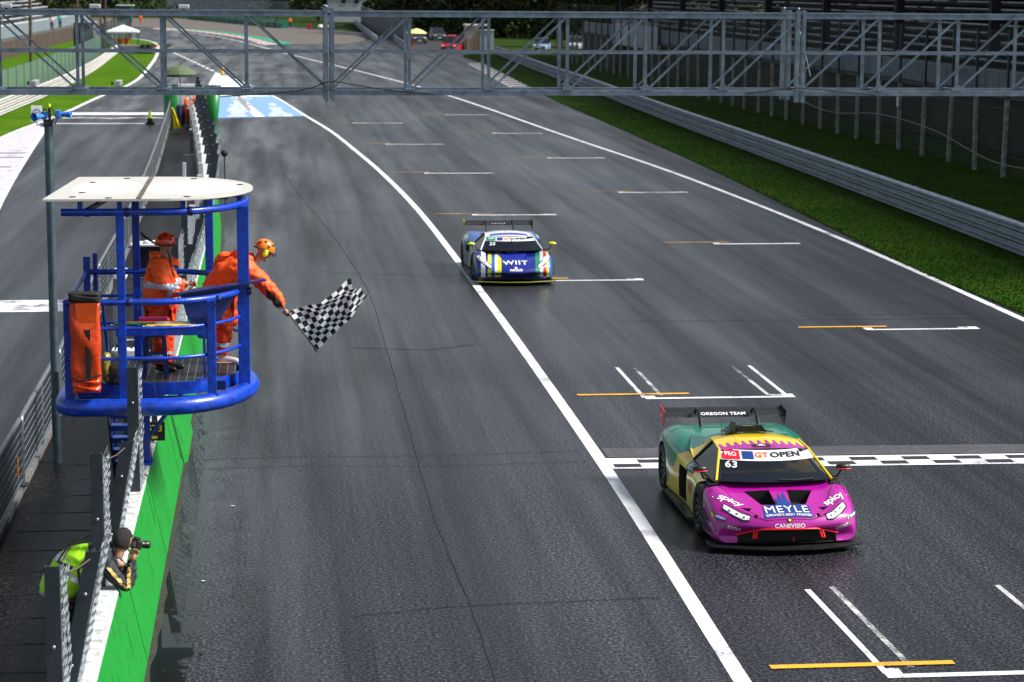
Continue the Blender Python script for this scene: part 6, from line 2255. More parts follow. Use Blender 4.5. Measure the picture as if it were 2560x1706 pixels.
# ---- blue, white and yellow car behind
st2 = [(-.02, .88, .16, .24, .27, .29, .30, 0, .26),
       (.015, .92, .14, .32, .37, .37, .37, .006, .25),
       (.10, .955, .12, .43, .485, .45, .435, .012, .22),
       (.30, .985, .11, .55, .625, .55, .52, .015, .15),
       (.60, 1.00, .11, .655, .745, .635, .62, .02, .07),
       (1.05, 1.015, .11, .71, .805, .70, .72, .02, 0),
       (1.4, .99, .10, .70, .785, .74, .75, 0, 0),
       (1.9, .945, .09, .69, .76, .77, .77, 0, 0),
       (2.4, .95, .09, .74, .82, .84, .85, 0, 0),
       (2.9, .99, .09, .80, .90, .92, .92, 0, 0),
       (3.4, 1.025, .09, .85, .965, .95, .94, 0, 0),
       (3.8, 1.03, .09, .86, .97, .95, .93, 0, 0),
       (4.2, 1.01, .13, .82, .92, .90, .88, 0, 0),
       (4.5, .95, .22, .76, .85, .84, .83, 0, -.03),
       (4.58, .91, .35, .72, .80, .80, .80, 0, -.05)]
cuts2 = [prism_cut([(-.75, -.4, .14), (.75, -.4, .14), (.78, -.4, .25), (.45, -.4, .315), (-.45, -.4, .315), (-.78, -.4, .25)], (0, .6, 0)),
         prism_cut([(-.36, .86, .50), (.36, .86, .50), (.30, .56, .46), (-.30, .56, .46)], (0, 0, .6))]
for s in (-1, 1):
    cuts2.append(prism_cut([(s * .78, 2.45, .55), (s * 1.2, 2.40, .55), (s * 1.2, 2.95, .55), (s * .80, 2.90, .55)], (0, 0, .24)))
wh2 = mat('roof_paint_white', (.74, .76, .79), .25, coat=.8)
cfg2 = dict(label='blue, white and yellow racing car number 25 following on the straight', loc=(5.95, 53.95, 0), fa=1.08, ra=3.74, stations=st2, cuts=cuts2,
            paint=livery_blue(), roof_paint=wh2, pillar=wh2,
            green=dict(cowl=(.80, .775, .78, .20, .0), head=(1.42, 1.075, .60, .12, .03), peak=(2.0, 1.15, .57, .06, .06), rear=(2.6, 1.10, .52, .05, .06), tail=(3.4, .95, .45, .0, .04),
                       belt=[(.82, 1.0, .775), (.85, 1.4, .775), (.85, 2.2, .80), (.80, 2.7, .85), (.62, 3.3, .93)]),
            wiper=[(.08, .82, .79), (.05, 1.05, .90), (.0, 1.36, 1.05)],
            splitter=[(-1.02, .5), (-1.03, .26), (-.95, .14), (-.5, .0), (-.3, -.08), (.3, -.08), (.5, .0), (.95, .14), (1.03, .26), (1.02, .5)],
            wing=(4.25, 1.05, .90), endplate=mat('endplate_yellow', (.45, .45, .02), .4), mirror=(1.02, 1.0, .93), mirror_mat=mat('mirror_yellow', (.60, .66, .01), .3, coat=.6), mirror_trim=MATTE_BLACK,
            headlight=[(.92, .62), (.90, .72), (.80, .58), (.66, .34), (.56, .20), (.60, .14), (.72, .24), (.84, .40)],
            lamps=[((.84, .52), .04), ((.72, .34), .035)], strut=.36)
carB, meB, wsB, rfB, cB = race_car(cfg2)
cW2 = Caster([wsB]); cR2 = Caster([rfB])
banner(carB, cW2, .975, 1.055, .62, 'AM', mat('decal_teal', (.01, .26, .12), .4), '25', -.47, .91, 1.015)
BLD = mat('decal_blue', (.008, .03, .40), .35)
decal_poly('roof_header', [(-.50, 1.58), (.50, 1.58), (.42, 1.76), (-.46, 1.76)], BLD, carB, cR2, from_top(0, 0), DOWN, .006)
decal_text('sponsor_text', 'WIIT', .27, WHT, carB, cB, from_top(.02, .33), DOWN, .008, .004, 1.12, fit=(.62, .20))
decal_text('sponsor_text', 'mercurio', .085, WHT, carB, cB, from_front(.02, .385), BACK, .008, .003, 1, 0, 1.0)
decal_text('sponsor_text', '8o', .06, WHT, carB, cB, from_front(.02, .43), BACK, .008, .003)
MB().tube([(x, y - .012, .10) for x, y in cfg2['splitter'][1:-1]], .009, 6).build('splitter_edge', mat('edge_yellow', (.36, .38, .01), .4), carB, local=True)
dv, df = grid_surface([[(x, y, z) for x in (-.35, 0, .35)] for y, z in ((.85, .70), (.72, .60), (.60, .55))])
build_sub('bonnet_duct', dv, df, mat('duct_blue', (.006, .02, .28), .4), carB)
MB().bevbox(-.14, .14, .86, .93, .70, .735, .01).build('duct_lip', BLD, carB, local=True)
MB().tube([(-.08, 1.75, 1.14), (-.08, 1.77, 1.55)], .004, 5).build('antenna', MATTE_BLACK, carB, local=True)
decal_poly('flank_patch', [(-.10, -.04), (.10, -.04), (.10, .05), (-.10, .05)], BLD, carB, cB, from_left(.42, .20), LEFT, .007)
for s in (-1, 1):
    MB().bevbox(s * .86 - .05, s * .86 + .05, .12, .3, .11, .2, .01).build('brake_duct', CARBON, carB, local=True)
text_mesh('wing_stripe', '- - - - -', .10, WHT, carB, on_plane((0, 4.29, 1.098), (1, 0, 0), (0, .82, .42)), bold=.004, extrude=.001, spacing=1.2)

# drivers
def driver(label, base, hel):
    t_ = thing('person', label, 'person', base)
    vs, fs = skinned([[(0, 0, .25, .15), (0, -.02, .45, .16), (0, -.02, .60, .12), (0, -.03, .70, .06)], [(0, -.02, .60, .12), (-.18, -.08, .55, .07), (-.22, -.28, .40, .055), (-.12, -.50, .46, .045)], [(0, -.02, .60, .12), (.18, -.08, .55, .07), (.22, -.28, .40, .055), (.12, -.50, .46, .045)]], 2)
    smooth_obj('body', vs, fs, mat('race_suit', (.03, .04, .07), .7), t_)
    MB().sphere((0, -.05, .80), .135, 16, 12, (.95, 1.1, 1.05)).build('helmet', hel, t_, local=True)
    MB().box(-.085, .085, -.205, -.19, .77, .83).build('visor', MATTE_BLACK, t_, local=True)
    MB().tube([(.15 * math.cos(a), -.55 + .03 * math.sin(a), .48 + .14 * math.sin(a)) for a in (i * math.pi / 6 for i in range(12))], .014, 6, closed=True).build('steering_wheel', MATTE_BLACK, t_, local=True)


driver('driver with a white helmet behind the windscreen of the magenta car', (6.67 + .34, 27.63 + 1.98, .10), mat('helmet_white', (.7, .72, .74), .3))
driver('driver with a dark helmet behind the windscreen of the blue car', (5.95 + .34, 53.95 + 1.88, .10), mat('helmet_dark', (.08, .09, .12), .3))
# ------------------------------------------------------------------ lattice gantry over the track
GST = mat('gantry_steel', (.17, .225, .30), .36, metal=.4, noise=.4, nscale=6)
gan = thing('track_gantry', 'grey steel lattice gantry spanning the whole track', 'gantry', (4.5, 40.5, 0))
GY = (40.0, 41.15)
ZB, ZT = 5.405, 6.795
XJ = [1.04, 9.60]
left_v = [1.04 - 1.475 * i for i in range(1, 8)]
mid_v = [1.04 + 1.4267 * i for i in range(1, 6)]
right_v = [9.60 + 1.475 * i for i in range(1, 7)]
XA, XB = left_v[-1], right_v[-1]
def gpart(name, mb):
    return mb.build(name, GST, gan)


for yi, yv in enumerate(GY):
    for x0, x1 in ((XA, XJ[0] - .03), (XJ[0] + .03, XJ[1] - .03), (XJ[1] + .03, XB)):
        # channel shaped chords: web plus flanges
        gpart('bottom_chord', MB().box(x0, x1, yv - .06, yv + .06, ZB - .050, ZB - .040).box(x0, x1, yv - .06, yv - .048, ZB - .040, ZB + .032).box(x0, x1, yv - .06, yv + .06, ZB + .032, ZB + .042))
        gpart('top_chord', MB().box(x0, x1, yv - .06, yv + .06, ZT - .05, ZT - .038).box(x0, x1, yv - .05, yv - .038, ZT - .038, ZT + .038).box(x0, x1, yv - .06, yv + .06, ZT + .038, ZT + .05))
        gpart('middle_rail', MB().bar((x0, yv - .075, 6.12), (x1, yv - .075, 6.12), .03, .034))
    for x in left_v + mid_v + right_v:
        gpart('upright', MB().box(x - .028, x + .028, yv - .025, yv + .025, ZB + .043, ZT - .051))
    for j, x in enumerate(XJ):
        for dx in (-.055, .055):
            gpart('joint_post', MB().box(x + dx - .032, x + dx + .032, yv - .068, yv + .068, ZB - .17, ZT + .10))
        gpart('joint_bolt', MB().lathe([(0, 0), (.03, 0), (.03, .05), (0, .05)], 8, (x - .055, yv, ZT + .10)))
    lv = sorted(left_v) + [1.04]
    for a, b_ in zip(lv[:-1], lv[1:]):
        gpart('diagonal', MB().bar((a + .06, yv + (.05 if yi else -.03), ZT - .06), (b_ - .05, yv + (.05 if yi else -.03), ZB + .075), .032, .036))
    for seq in ([1.04] + mid_v + [9.60], [9.60] + right_v):
        for a, b_ in zip(seq[:-1], seq[1:]):
            gpart('diagonal', MB().bar((a + .06, yv + (.05 if yi else -.03), ZB + .075), (b_ - .05, yv + (.05 if yi else -.03), ZT - .06), .032, .036))
for x in left_v + mid_v + right_v + XJ:
    gpart('cross_tie', MB().bar((x + .09, GY[0] + .06, ZB + .04), (x + .09, GY[1] - .06, ZB + .04), .05))
    gpart('cross_tie', MB().bar((x + .0, GY[0] + .06, ZT), (x + .0, GY[1] - .06, ZT), .05))
for x in left_v + mid_v + right_v + XJ:
    gpart('gusset_plate', MB().prism([(x - .11, GY[0] - .064, ZB + .03), (x + .11, GY[0] - .064, ZB + .03), (x + .05, GY[0] - .064, ZB + .15), (x - .05, GY[0] - .064, ZB + .15)], (0, .006, 0)))
    for sx_ in (-.06, 0, .06):
        gpart('bolt', MB().lathe([(0, -.012), (.012, -.012), (.014, 0)], 6, (x + sx_, GY[0] - .064, ZB + .06), 'Y'))
gpart('brace_rod', MB().tube([(9.68, 40.6, ZT - .1), (9.85, 40.2, ZB + .3)], .012, 6))
for x0 in (XA - .3, XB + .3):
    for yv in GY:
        gpart('tower_leg', MB().box(x0 - .09, x0 + .09, yv - .09, yv + .09, 0, ZT + .05))
    for k in range(4):
        gpart('tower_brace', MB().bar((x0, GY[0], .3 + 1.5 * k), (x0, GY[1], 1.8 + 1.5 * k), .05))
ct = smooth_path([(-.9, 39.93, 5.33), (.5, 39.92, 5.44), (1.04, 39.9, 5.60), (1.5, 39.92, 5.54), (2.1, 39.93, 5.45), (2.9, 39.93, 5.38)], 5)
tag(MB().tube(ct, .010, 5).build('cable', BLK), 'thin black cable looped over the gantry bottom chord', 'cable')
tag(MB().tube(smooth_path([(8.6, 39.93, 5.40), (9.2, 39.92, 5.47), (9.6, 39.9, 5.50), (10.2, 39.92, 5.45), (11.0, 39.93, 5.37)], 5), .010, 5).build('cable', BLK), 'thin black cable sagging at the right gantry joint', 'cable')
gl_ = [(-4.6, 40.1, ZT + .05, 'leftmost lamp on top of the gantry'), (-3.07, 40.1, ZT + .05, 'second lamp on top of the gantry'), (-1.52, 40.1, ZT + .05, 'third lamp on top of the gantry'), (-4.2, 40.6, ZB + .07, 'lamp on the gantry bottom chord at the left'), (-2.72, 40.6, ZB + .07, 'lamp on the gantry bottom chord near the railing')]
for x, y, z, lb in gl_:
    t_ = thing('spot_lamp', 'small silver ' + lb, 'lamp', (x, y, z), 'lamps on the gantry')
    bot = z < 6
    if bot:
        MB().bevbox(x - .05, x + .05, y - .35, y + .35, z + .02, z + .11, .01).build('lamp_case', mat('lamp_silver', (.55, .56, .56), .35, metal=.5), t_)
    else:
        MB().bevbox(x - .10, x + .10, y - .06, y + .06, z + .02, z + .10, .02).build('lamp_case', mat('lamp_silver', (.55, .56, .56), .35, metal=.5), t_)
    MB().box(x - .02, x + .02, y - .03, y + .03, z, z + .02).build('bracket', MATTE_BLACK, t_)
    MB().box(x - .125, x - .10, y - .05, y + .05, z + .03, z + .09).build('lens', MATTE_BLACK, t_)
# ------------------------------------------------------------------ guard rails
RAILM = mat('guardrail_zinc', (.33, .39, .47), .40, metal=.3, noise=.3, nscale=2.5)
RAILW = mat('guardrail_white', (.50, .49, .46), .55, noise=.25, nscale=2)
PROF = [(.03, 0), (.0, .015), (-.10, .05), (-.10, .085), (.02, .125), (.02, .150), (-.10, .19), (-.10, .225), (.0, .262), (.03, .27)]


def guardrail(name, label, fx, y0, y1, m, side=1, seg=4.0, tiers=3, z0=.06):
    t_ = thing(name, label, 'guard rail', (fx(y0), y0, 0))
    y = y0
    while y < y1:
        ya, yb = y, min(y + seg, y1)
        for k in range(tiers):
            zb = z0 + k * .315
            a = [(fx(ya) + side * dx, ya, zb + dz) for dx, dz in PROF]
            b_ = [(fx(yb + .06) + side * dx - side * .004, yb + .06, zb + dz) for dx, dz in PROF]
            mb = MB(); mb.strip(a, b_)
            mb.build('rail_beam', m, t_)
        x = fx(ya) + side * .09
        MB().box(x - .05, x + .05, ya + .1, ya + .2, 0, z0 + tiers * .315 - .02).build('rail_post', GALV_D, t_)
        y += seg
    return t_


XGR = interp([(40, 20.1), (58, 20.5), (76, 20.85), (97, 21.2), (115, 21.45), (140, 22.0), (157, 22.4), (175, 22.6), (208, 23.3), (239, 24.1)])
XGL = interp([(90, -15.2), (130, -14.8), (146, -14.5), (180, -14.6), (236, -16.0)])
guardrail('guard_rail', 'long triple guard rail along the right hand grass verge', XGR, 46, 239, RAILM, 1)
guardrail('guard_rail', 'white ribbed guard rail beside the bright grass at the far left', XGL, 96, 238, RAILW, -1, 6.0)
xa = interp([(250, 15.1), (270, 15.6), (295, 16.2)])
guardrail('guard_rail', 'short guard rail beside the marshal with the yellow umbrella', xa, 250, 294, RAILM, 1, 6.0)
xb = interp([(282, 13.4), (330, 14.2), (380, 15.0), (427, 15.9)])
guardrail('guard_rail', 'distant guard rail running down to the access road', xb, 282, 426, RAILM, 1, 12.0, 3)

# ------------------------------------------------------------------ tall fence on the right
NETF = mat('fence_net', (.020, .034, .032), .7, alpha=.24)
FPOST = mat('fence_post_concrete', (.27, .26, .25), .85, noise=.5, nscale=4)
FPOST_D = mat('fence_post_dark', (.020, .028, .040), .5, metal=.3)
fe = thing('tall_fence', 'tall wire fence with pale concrete posts along the grandstand', 'fence', (28.5, 84, 0))
rngf = random.Random(21)
py = 69.4
prevx = None
k = 0
while py < 222:
    x = 28.5 + rngf.uniform(-.06, .06)
    tilt = rngf.uniform(-.08, .08)
    gap = 176 < py < 181
    mb = MB()
    n = 7
    for i in range(n):
        za, zb = 3.05 * i / n, 3.05 * (i + .94) / n
        mb.box(x - .075 + tilt * za / 3, x + .075 + tilt * za / 3, py - .07, py + .07, za, zb)
        mb.box(x - .09 + tilt * za / 3, x + .09 + tilt * za / 3, py - .085, py + .085, zb, zb + 3.05 * .06 / n)
    mb.build('lower_post', FPOST, fe)
    MB().box(x - .05 + tilt, x + .05 + tilt, py - .05, py + .05, 3.05, 5.75).build('upper_post', FPOST_D, fe)
    if py + 3.75 < 223 and not gap:
        MB().add([(x + .1, py, .1), (x + .1, py + 3.72, .1), (x + .1, py + 3.72, 5.7), (x + .1, py, 5.7)], [(0, 1, 2, 3)]).build('net_panel', NETF, fe)
        for z in (.9, 1.8, 2.7, 3.9, 5.7):
            sag = rngf.uniform(.0, .08)
            MB().tube([(x, py, z), (x, py + 1.85, z - sag), (x, py + 3.72, z)], .011, 4, caps=False).build('strand', FPOST_D, fe)
    py += 3.72
    k += 1
tag(MB().box(28.36, 28.4, 99.02, 99.2, 2.0, 2.45).build('small_sign', mat('sign_white', (.75, .76, .8), .5)), 'small white plate fixed on a tall fence post', 'sign')
# loose pale cable along the foot of the fence
tag(MB().tube(smooth_path([(28.3, 74, 1.0), (28.2, 84, .6), (28.3, 93, 1.3), (28.3, 102, 1.5), (28.3, 112, 1.1), (28.3, 125, 1.9)], 8), .02, 4).build('cable', mat('cable_pale', (.25, .24, .2), .7)), 'pale cable sagging along the tall fence', 'cable')

# ------------------------------------------------------------------ right grandstand
BENCH = mat('bench_grey', (.46, .49, .53), .7, noise=.35, nscale=1.2)
STEPD = mat('step_dark', (.040, .042, .046), .85, noise=.4, nscale=.8)
STEEL_B = mat('barrier_blue_grey', (.14, .20, .27), .5, metal=.3, noise=.35, nscale=1.2)
gs = thing('grandstand', 'large dark roofed grandstand with rows of benches behind the fence', 'grandstand', (33, 84, 0))
GY0, GY1 = 52, 236
MB().box(33.0, 33.3, GY0, GY1, 0, 2.45).build('front_wall', mat('stand_wall', (.018, .022, .020), .9, noise=.5, nscale=.5), gs)
MB().box(32.7, 34.2, GY0, GY1, 2.45, 2.6).build('walkway_slab', mat('slab_grey', (.09, .085, .085), .85, noise=.4, nscale=.6), gs)
for i in range(26):
    x0 = 34.2 + i * .8
    z = 2.6 + i * .40
    MB().box(x0, x0 + .8, GY0, GY1, z - .25, z).build('step', STEPD, gs)
    for s0 in range(9):
        ya = GY0 + 1.2 + s0 * 20.5
        MB().box(x0 + .30, x0 + .62, ya, ya + 18.6, z + .34, z + .40).build('bench', BENCH, gs)
    if i % 4 == 0:
        for s0 in range(14):
            MB().box(x0 + .4, x0 + .5, GY0 + 4 + s0 * 12, GY0 + 4.25 + s0 * 12, z, z + .34).build('bench_support', FPOST_D, gs)
for s0 in range(8):
    ya = GY0 + s0 * 20.5
    pts = [(34.3 + i * 1.6, ya, 2.6 + i * .8 + 1.0) for i in range(12)]
    MB().tube(pts, .04, 5).build('aisle_rail', GALV_D, gs)
    for i in range(0, 12, 2):
        MB().bar((34.3 + i * 1.6, ya, 2.6 + i * .8), (34.3 + i * 1.6, ya, 3.6 + i * .8), .05).build('aisle_post', GALV_D, gs)
yb_ = GY0
j = 0
while yb_ < GY1 - 2:
    p_ = MB()
    p_.box(32.72, 32.76, yb_ + .05, yb_ + 1.93, 2.68, 3.62)
    p_.build('barrier_panel', STEEL_B, gs)
    MB().box(32.70, 32.80, yb_ - .04, yb_ + .04, 2.45, 3.72).build('barrier_post', GALV, gs)
    MB().box(32.70, 32.79, yb_ + .04, yb_ + 1.96, 3.64, 3.70).build('barrier_rail', GALV, gs)
    yb_ += 2.0
for s0 in range(10):
    yc = 75 + s0 * 17.2
    MB().bevbox(36.0, 36.5, yc, yc + .5, 0, 17.0, .03).build('column', mat('column_dark', (.010, .011, .013), .8), gs)
MB().box(34.5, 58, GY0 - 2, GY1 + 2, 17.0, 17.5).build('roof', mat('stand_roof', (.06, .06, .065), .8), gs)  # roof above the view, put in to shade the stand and near verge
MB().box(55.2, 55.6, GY0, GY1, 0, 17.0).build('back_wall', mat('stand_back', (.02, .021, .024), .9), gs)
# banner on the stand
bn = thing('banner', 'blank white banner hung on the grandstand front', 'banner', (32.4, 200, 2))
for i in range(8):
    y = 186.5 + i * 3.1
    MB().box(32.42, 32.46, y, y + 3.05, 1.95, 4.0).build('banner_panel', mat('banner_white', (.42, .47, .55), .6, noise=.15, nscale=.5), bn)
MB().box(32.40, 32.47, 186.5, 211.3, 4.0, 4.35).build('banner_header', STEEL_B, bn)
# crouching loudspeaker boxes on the stand walkway
tag(MB().bevbox(33.4, 34.0, 118.5, 119.6, 2.6, 3.3, .05).build('equipment_case', mat('case_brown', (.10, .08, .06), .7)), 'brown equipment case on the grandstand walkway', 'case')

# ------------------------------------------------------------------ left side: fence, stand, poles
lf = thing('barrier_fence', 'low green tinted mesh fence behind the white guard rail', 'fence', (-16, 100, 0))
XFL = interp([(90, -16.9), (130, -16.3), (146, -16.0), (180, -16.2), (236, -17.6), (262, -19)])
LNET = mat('green_mesh', (.12, .20, .17), .6, alpha=.55)
y = 100.0
while y < 256:
    MB().add([(XFL(y), y, .1), (XFL(y + 4), y + 4, .1), (XFL(y + 4), y + 4, 2.1), (XFL(y), y, 2.1)], [(0, 1, 2, 3)]).build('mesh_panel', LNET, lf)
    MB().box(XFL(y) - .04, XFL(y) + .04, y - .04, y + .04, 0, 2.15).build('post', GALV, lf)
    y += 4.0
BROWN = mat('stand_base_brown', (.055, .035, .028), .9, noise=.4, nscale=.6)
ls = thing('grandstand', 'open grandstand with white railing and benches at the far left', 'grandstand', (-26, 200, 0))
LX, LY0, LY1 = -25.5, 178, 322
MB().box(LX - .4, LX, LY0, LY1, 0, 1.9).build('front_wall', BROWN, ls)
LWH = mat('rail_white', (.42, .45, .48), .5, noise=.15)
y = LY0
while y < LY1:
    MB().box(LX + .02, LX + .06, y + .05, y + 1.75, 2.0, 3.15).build('barrier_panel', mat('slat_blue_grey', (.17, .21, .24), .5), ls)
    MB().box(LX, LX + .09, y - .05, y + .05, 1.7, 3.25).build('barrier_post', LWH, ls)
    MB().box(LX, LX + .08, y + .05, y + 1.75, 3.17, 3.25).build('barrier_rail', LWH, ls)
    y += 1.8
LB = mat('bench_white', (.50, .53, .55), .6, noise=.3, nscale=.8)
for i in range(16):
    x0 = LX - 1.6 - i * .9
    z = 2.0 + i * .42
    MB().box(x0 - .9, x0, LY0, LY1, z - .3, z).build('step', STEPD, ls)
    for s0 in range(6):
        MB().box(x0 - .7, x0 - .3, LY0 + 1 + s0 * 24, LY0 + 22 + s0 * 24, z + .35, z + .42).build('bench', LB, ls)
MB().box(LX - 16.5, LX - 16.2, LY0, LY1, 0, 8.6).build('back_wall', BROWN, ls)
def wood_pole(x, y, r, h, lb):
    t_ = thing('wooden_pole', lb, 'pole', (x, y, 0), 'wooden poles beside the left stand')
    MB().tube([(x, y, 0), (x + .05, y, h * .5), (x, y, h)], [r, r * .93, r * .85], 10).build('pole', mat('pole_wood', (.085, .06, .042), .9, noise=.4, nscale=3), t_)
    MB().lathe([(r * 1.06, 0), (r * 1.06, .12)], 10, (x, y, 1.6)).build('pole_band', GALV_D, t_)


wood_pole(-17.4, 166, .13, 11, 'thick brown wooden pole in front of the left grandstand')
wood_pole(-22.6, 268, .14, 11, 'brown wooden pole at the right end of the left grandstand')
wood_pole(-25.6, 345, .14, 11, 'slim brown pole left of the two near the bend')
wood_pole(-24.4, 338, .16, 11, 'slim brown pole right of the two near the bend')
# grey hut and curved dark fence behind the gazebo
ht = thing('equipment_hut', 'small grey hut beyond the grass bank at the left', 'hut', (-20.5, 252, 0))
MB().bevbox(-21.6, -19.4, 251, 253, 0, 3.0, .05).build('hut_wall', mat('hut_grey', (.14, .16, .18), .7, noise=.2), ht)
MB().box(-21.8, -19.2, 250.8, 253.2, 3.0, 3.12).build('hut_roof', LWH, ht)
MB().box(-21.62, -20.9, 250.97, 250.995, .1, 2.3).build('hut_door', MATTE_BLACK, ht)
cfn = thing('mesh_fence', 'curving dark mesh fence behind the white gazebo', 'fence', (-19, 262, 0))
cpath = smooth_path([(-17.8, 240), (-18.6, 262), (-18.2, 290), (-19.6, 318), (-24, 345)], 6)
for a, b_ in zip(cpath[:-1], cpath[1:]):
    MB().add([(a.x, a.y, .1), (b_.x, b_.y, .1), (b_.x, b_.y, 2.9), (a.x, a.y, 2.9)], [(0, 1, 2, 3)]).build('mesh_panel', mat('mesh_dark', (.05, .06, .07), .7, alpha=.5), cfn)
    MB().box(a.x - .05, a.x + .05, a.y - .05, a.y + .05, 0, 3.0).build('post', GALV_D, cfn)

# ------------------------------------------------------------------ far marshals
def far_person(loc, label, h=1.75, top=ORANGE, legs=ORANGE_D, hat=None, face=-90, bend=0.):
    t_ = thing('person', label, 'person', loc, rotz=rad(face))
    s = h / 1.75
    J = lambda *p_: [(x * s, y * s, z * s, r * s) for x, y, z, r in p_]
    vs, fs = skinned([J((0, 0, .92, .13), (bend * .4, 0, 1.2, .14), (bend * .8, 0, 1.4, .10), (bend, 0, 1.52, .05), (bend + .02, 0, 1.66, .085)),
                      J((bend * .8, 0, 1.4, .10), (bend * .8, .2, 1.38, .06), (bend + .06, .24, 1.12, .05), (bend + .18, .2, .95, .04)),
                      J((bend * .8, 0, 1.4, .10), (bend * .8, -.2, 1.38, .06), (bend + .06, -.24, 1.12, .05), (bend + .18, -.2, .95, .04)),
                      J((0, 0, .92, .13), (0, .1, .85, .09), (.02, .1, .45, .065), (0, .1, .05, .045)), J((0, 0, .92, .13), (0, -.1, .85, .09), (.02, -.1, .45, .065), (0, -.1, .05, .045))], 1)
    smooth_obj('body', vs, fs, SKIN, t_)
    vs, fs = skinned([J((0, 0, .84, .17), (bend * .4, 0, 1.15, .18), (bend * .8, 0, 1.4, .14)), J((bend * .8, 0, 1.4, .14), (bend * .8, .21, 1.38, .085), (bend + .06, .25, 1.12, .075), (bend + .15, .21, .99, .06)), J((bend * .8, 0, 1.4, .14), (bend * .8, -.21, 1.38, .085), (bend + .06, -.25, 1.12, .075), (bend + .15, -.21, .99, .06))], 1)
    smooth_obj('jacket', vs, fs, top, t_)
    vs, fs = skinned([J((0, 0, .86, .15), (0, .1, .78, .11), (.02, .1, .45, .09), (0, .1, .06, .075)), J((0, 0, .86, .15), (0, -.1, .78, .11), (.02, -.1, .45, .09), (0, -.1, .06, .075))], 1)
    smooth_obj('trousers', vs, fs, legs, t_)
    if hat:
        MB().sphere(((bend + .02) * s, 0, 1.70 * s), .125 * s, 12, 8, (1.1, .95, .95)).build('helmet', hat, t_, local=True)
    return t_


HRED = MATS['helmet_red']
HYEL = mat('cap_lime', (.55, .85, .02), .4)
far_person((-4.35, 117.2, .012), 'left one of two marshals with red helmets at the far wall post', 1.75, hat=HRED, face=-20)
far_person((-4.0, 118.2, .012), 'right one of two marshals with red helmets at the far wall post', 1.78, hat=HRED, face=0)
far_person((-15.9, 240.6, .2), 'left marshal sitting under the white gazebo', 1.6, hat=HYEL)
far_person((-15.2, 240.8, .2), 'right marshal with lime cap under the white gazebo', 1.7, hat=HYEL)
far_person((15.35, 247.0, 0), 'marshal in orange under the yellow umbrella by the access road', 1.8, hat=HRED)
far_person((3.35, 385, .03), 'marshal in orange jacket and dark trousers beside the green tyre wall', 1.85, legs=mat('trousers_maroon', (.05, .01, .015), .7))
far_person((-23.9, 420, .03), 'tiny marshal in orange by the green shelter at the top left', 1.8)
sp1 = far_person((-24.6, 258, 2.05), 'spectator in a pale shirt at the end of the left stand', 1.7, top=mat('shirt_pale', (.55, .48, .6), .7), legs=mat('jeans', (.05, .06, .1), .8))
sp2 = far_person((-24.6, 268, 2.05), 'spectator in a teal shirt at the end of the left stand', 1.7, top=mat('shirt_teal', (.06, .35, .36), .7), legs=mat('jeans', (.05, .06, .1), .8))

# far marshal post at the end of the pit wall
par = thing('parasol', 'green parasol over the far marshal post', 'parasol', (-4.72, 117.8, .012))
MB().tube([(-4.72, 117.8, .012), (-4.72, 117.8, 3.1)], .03, 8).build('pole', GALV, par)
cano = MB()
n = 16
ring = []
prof = [(0, 3.12), (.35, 3.04), (.68, 2.86), (.90, 2.66)]
vs = []
for r_, z in prof:
    for i in range(n):
        t = 2 * math.pi * i / n
        rr = r_ * (1 if i % 2 == 0 else .955)
        vs.append((-4.72 + rr * math.cos(t), 117.8 + rr * math.sin(t), z))
fs = [(a * n + i, a * n + (i + 1) % n, (a + 1) * n + (i + 1) % n, (a + 1) * n + i) for a in range(3) for i in range(n)]
cano.add(vs, fs)
cano.build('canopy', mat('parasol_green', (.09, .13, .06), .8, noise=.2), par)
va = [v for v in vs[-n:]]
MB().strip(va + [va[0]], [(x, y, z - .13) for x, y, z in va + [va[0]]]).build('valance', mat('parasol_edge', (.02, .035, .02), .8), par)
def drum(label, x, y, r, h, taper):
    t_ = thing('green_drum', label, 'drum', (x, y, 0), 'green shelters at the far wall end')
    MB().lathe([(r * taper, .02), (r, h), (r * .97, h), (r * taper * .97, .06), (0, .05)], 22, (x, y, 0)).build('drum_wall', mat('drum_green', (.006, .17, .03), .4, noise=.2), t_)
    MB().lathe([(r * 1.02, h - .04), (r * 1.02, h + .02), (r * .96, h + .02), (r * .96, h - .04)], 22, (x, y, 0)).build('rim', mat('drum_rim', (.004, .04, .015), .5), t_)


drum('wide green drum shelter left of the far marshals', -5.25, 123.0, .62, 1.85, .95)
drum('narrow green drum on the track side of the far wall', -3.15, 122.5, .44, 1.85, .6)
tag(MB().bevbox(-4.95, -3.95, 121.0, 121.2, .9, 2.0, .02).build('white_board', WHT), 'white board behind the far marshals', 'board')
yf = thing('yellow_flag', 'yellow flag hanging down over the walkway railing', 'flag', (-4.7, 112, 0))
fv = []
for i in range(9):
    v = i / 8
    for j in range(9):
        u = j / 8
        fv.append((-4.95 + .10 * v + (u * .10 + v * u * .36) + .02 * math.sin(u * 12), 111.8 + .07 * math.sin(u * 14 + v * 3), 1.25 - v * 1.05))
MB().add(fv, [(i * 9 + j, i * 9 + j + 1, (i + 1) * 9 + j + 1, (i + 1) * 9 + j) for i in range(8) for j in range(8)], True).build('flag_cloth', mat('flag_yellow', (.85, .68, .01), .7), yf)
MB().tube([(-4.97, 111.8, 1.9), (-4.93, 111.8, .1)], .015, 6).build('flag_stick', GALV_D, yf)
tag(MB().bevbox(-5.0, -4.55, 119.3, 119.6, .015, .95, .03).build('blue_cover', mat('cover_blue', (.01, .02, .12), .6)), 'dark blue covered crate at the far marshal post', 'crate')
ch_ = thing('tool_chest', 'pale blue chest against the far pit wall', 'chest', (-3.15, 101, .012))
MB().bevbox(-3.62, -3.02, 100.6, 101.3, .015, .80, .03).build('chest_body', mat('chest_blue', (.16, .25, .36), .5, noise=.15), ch_)
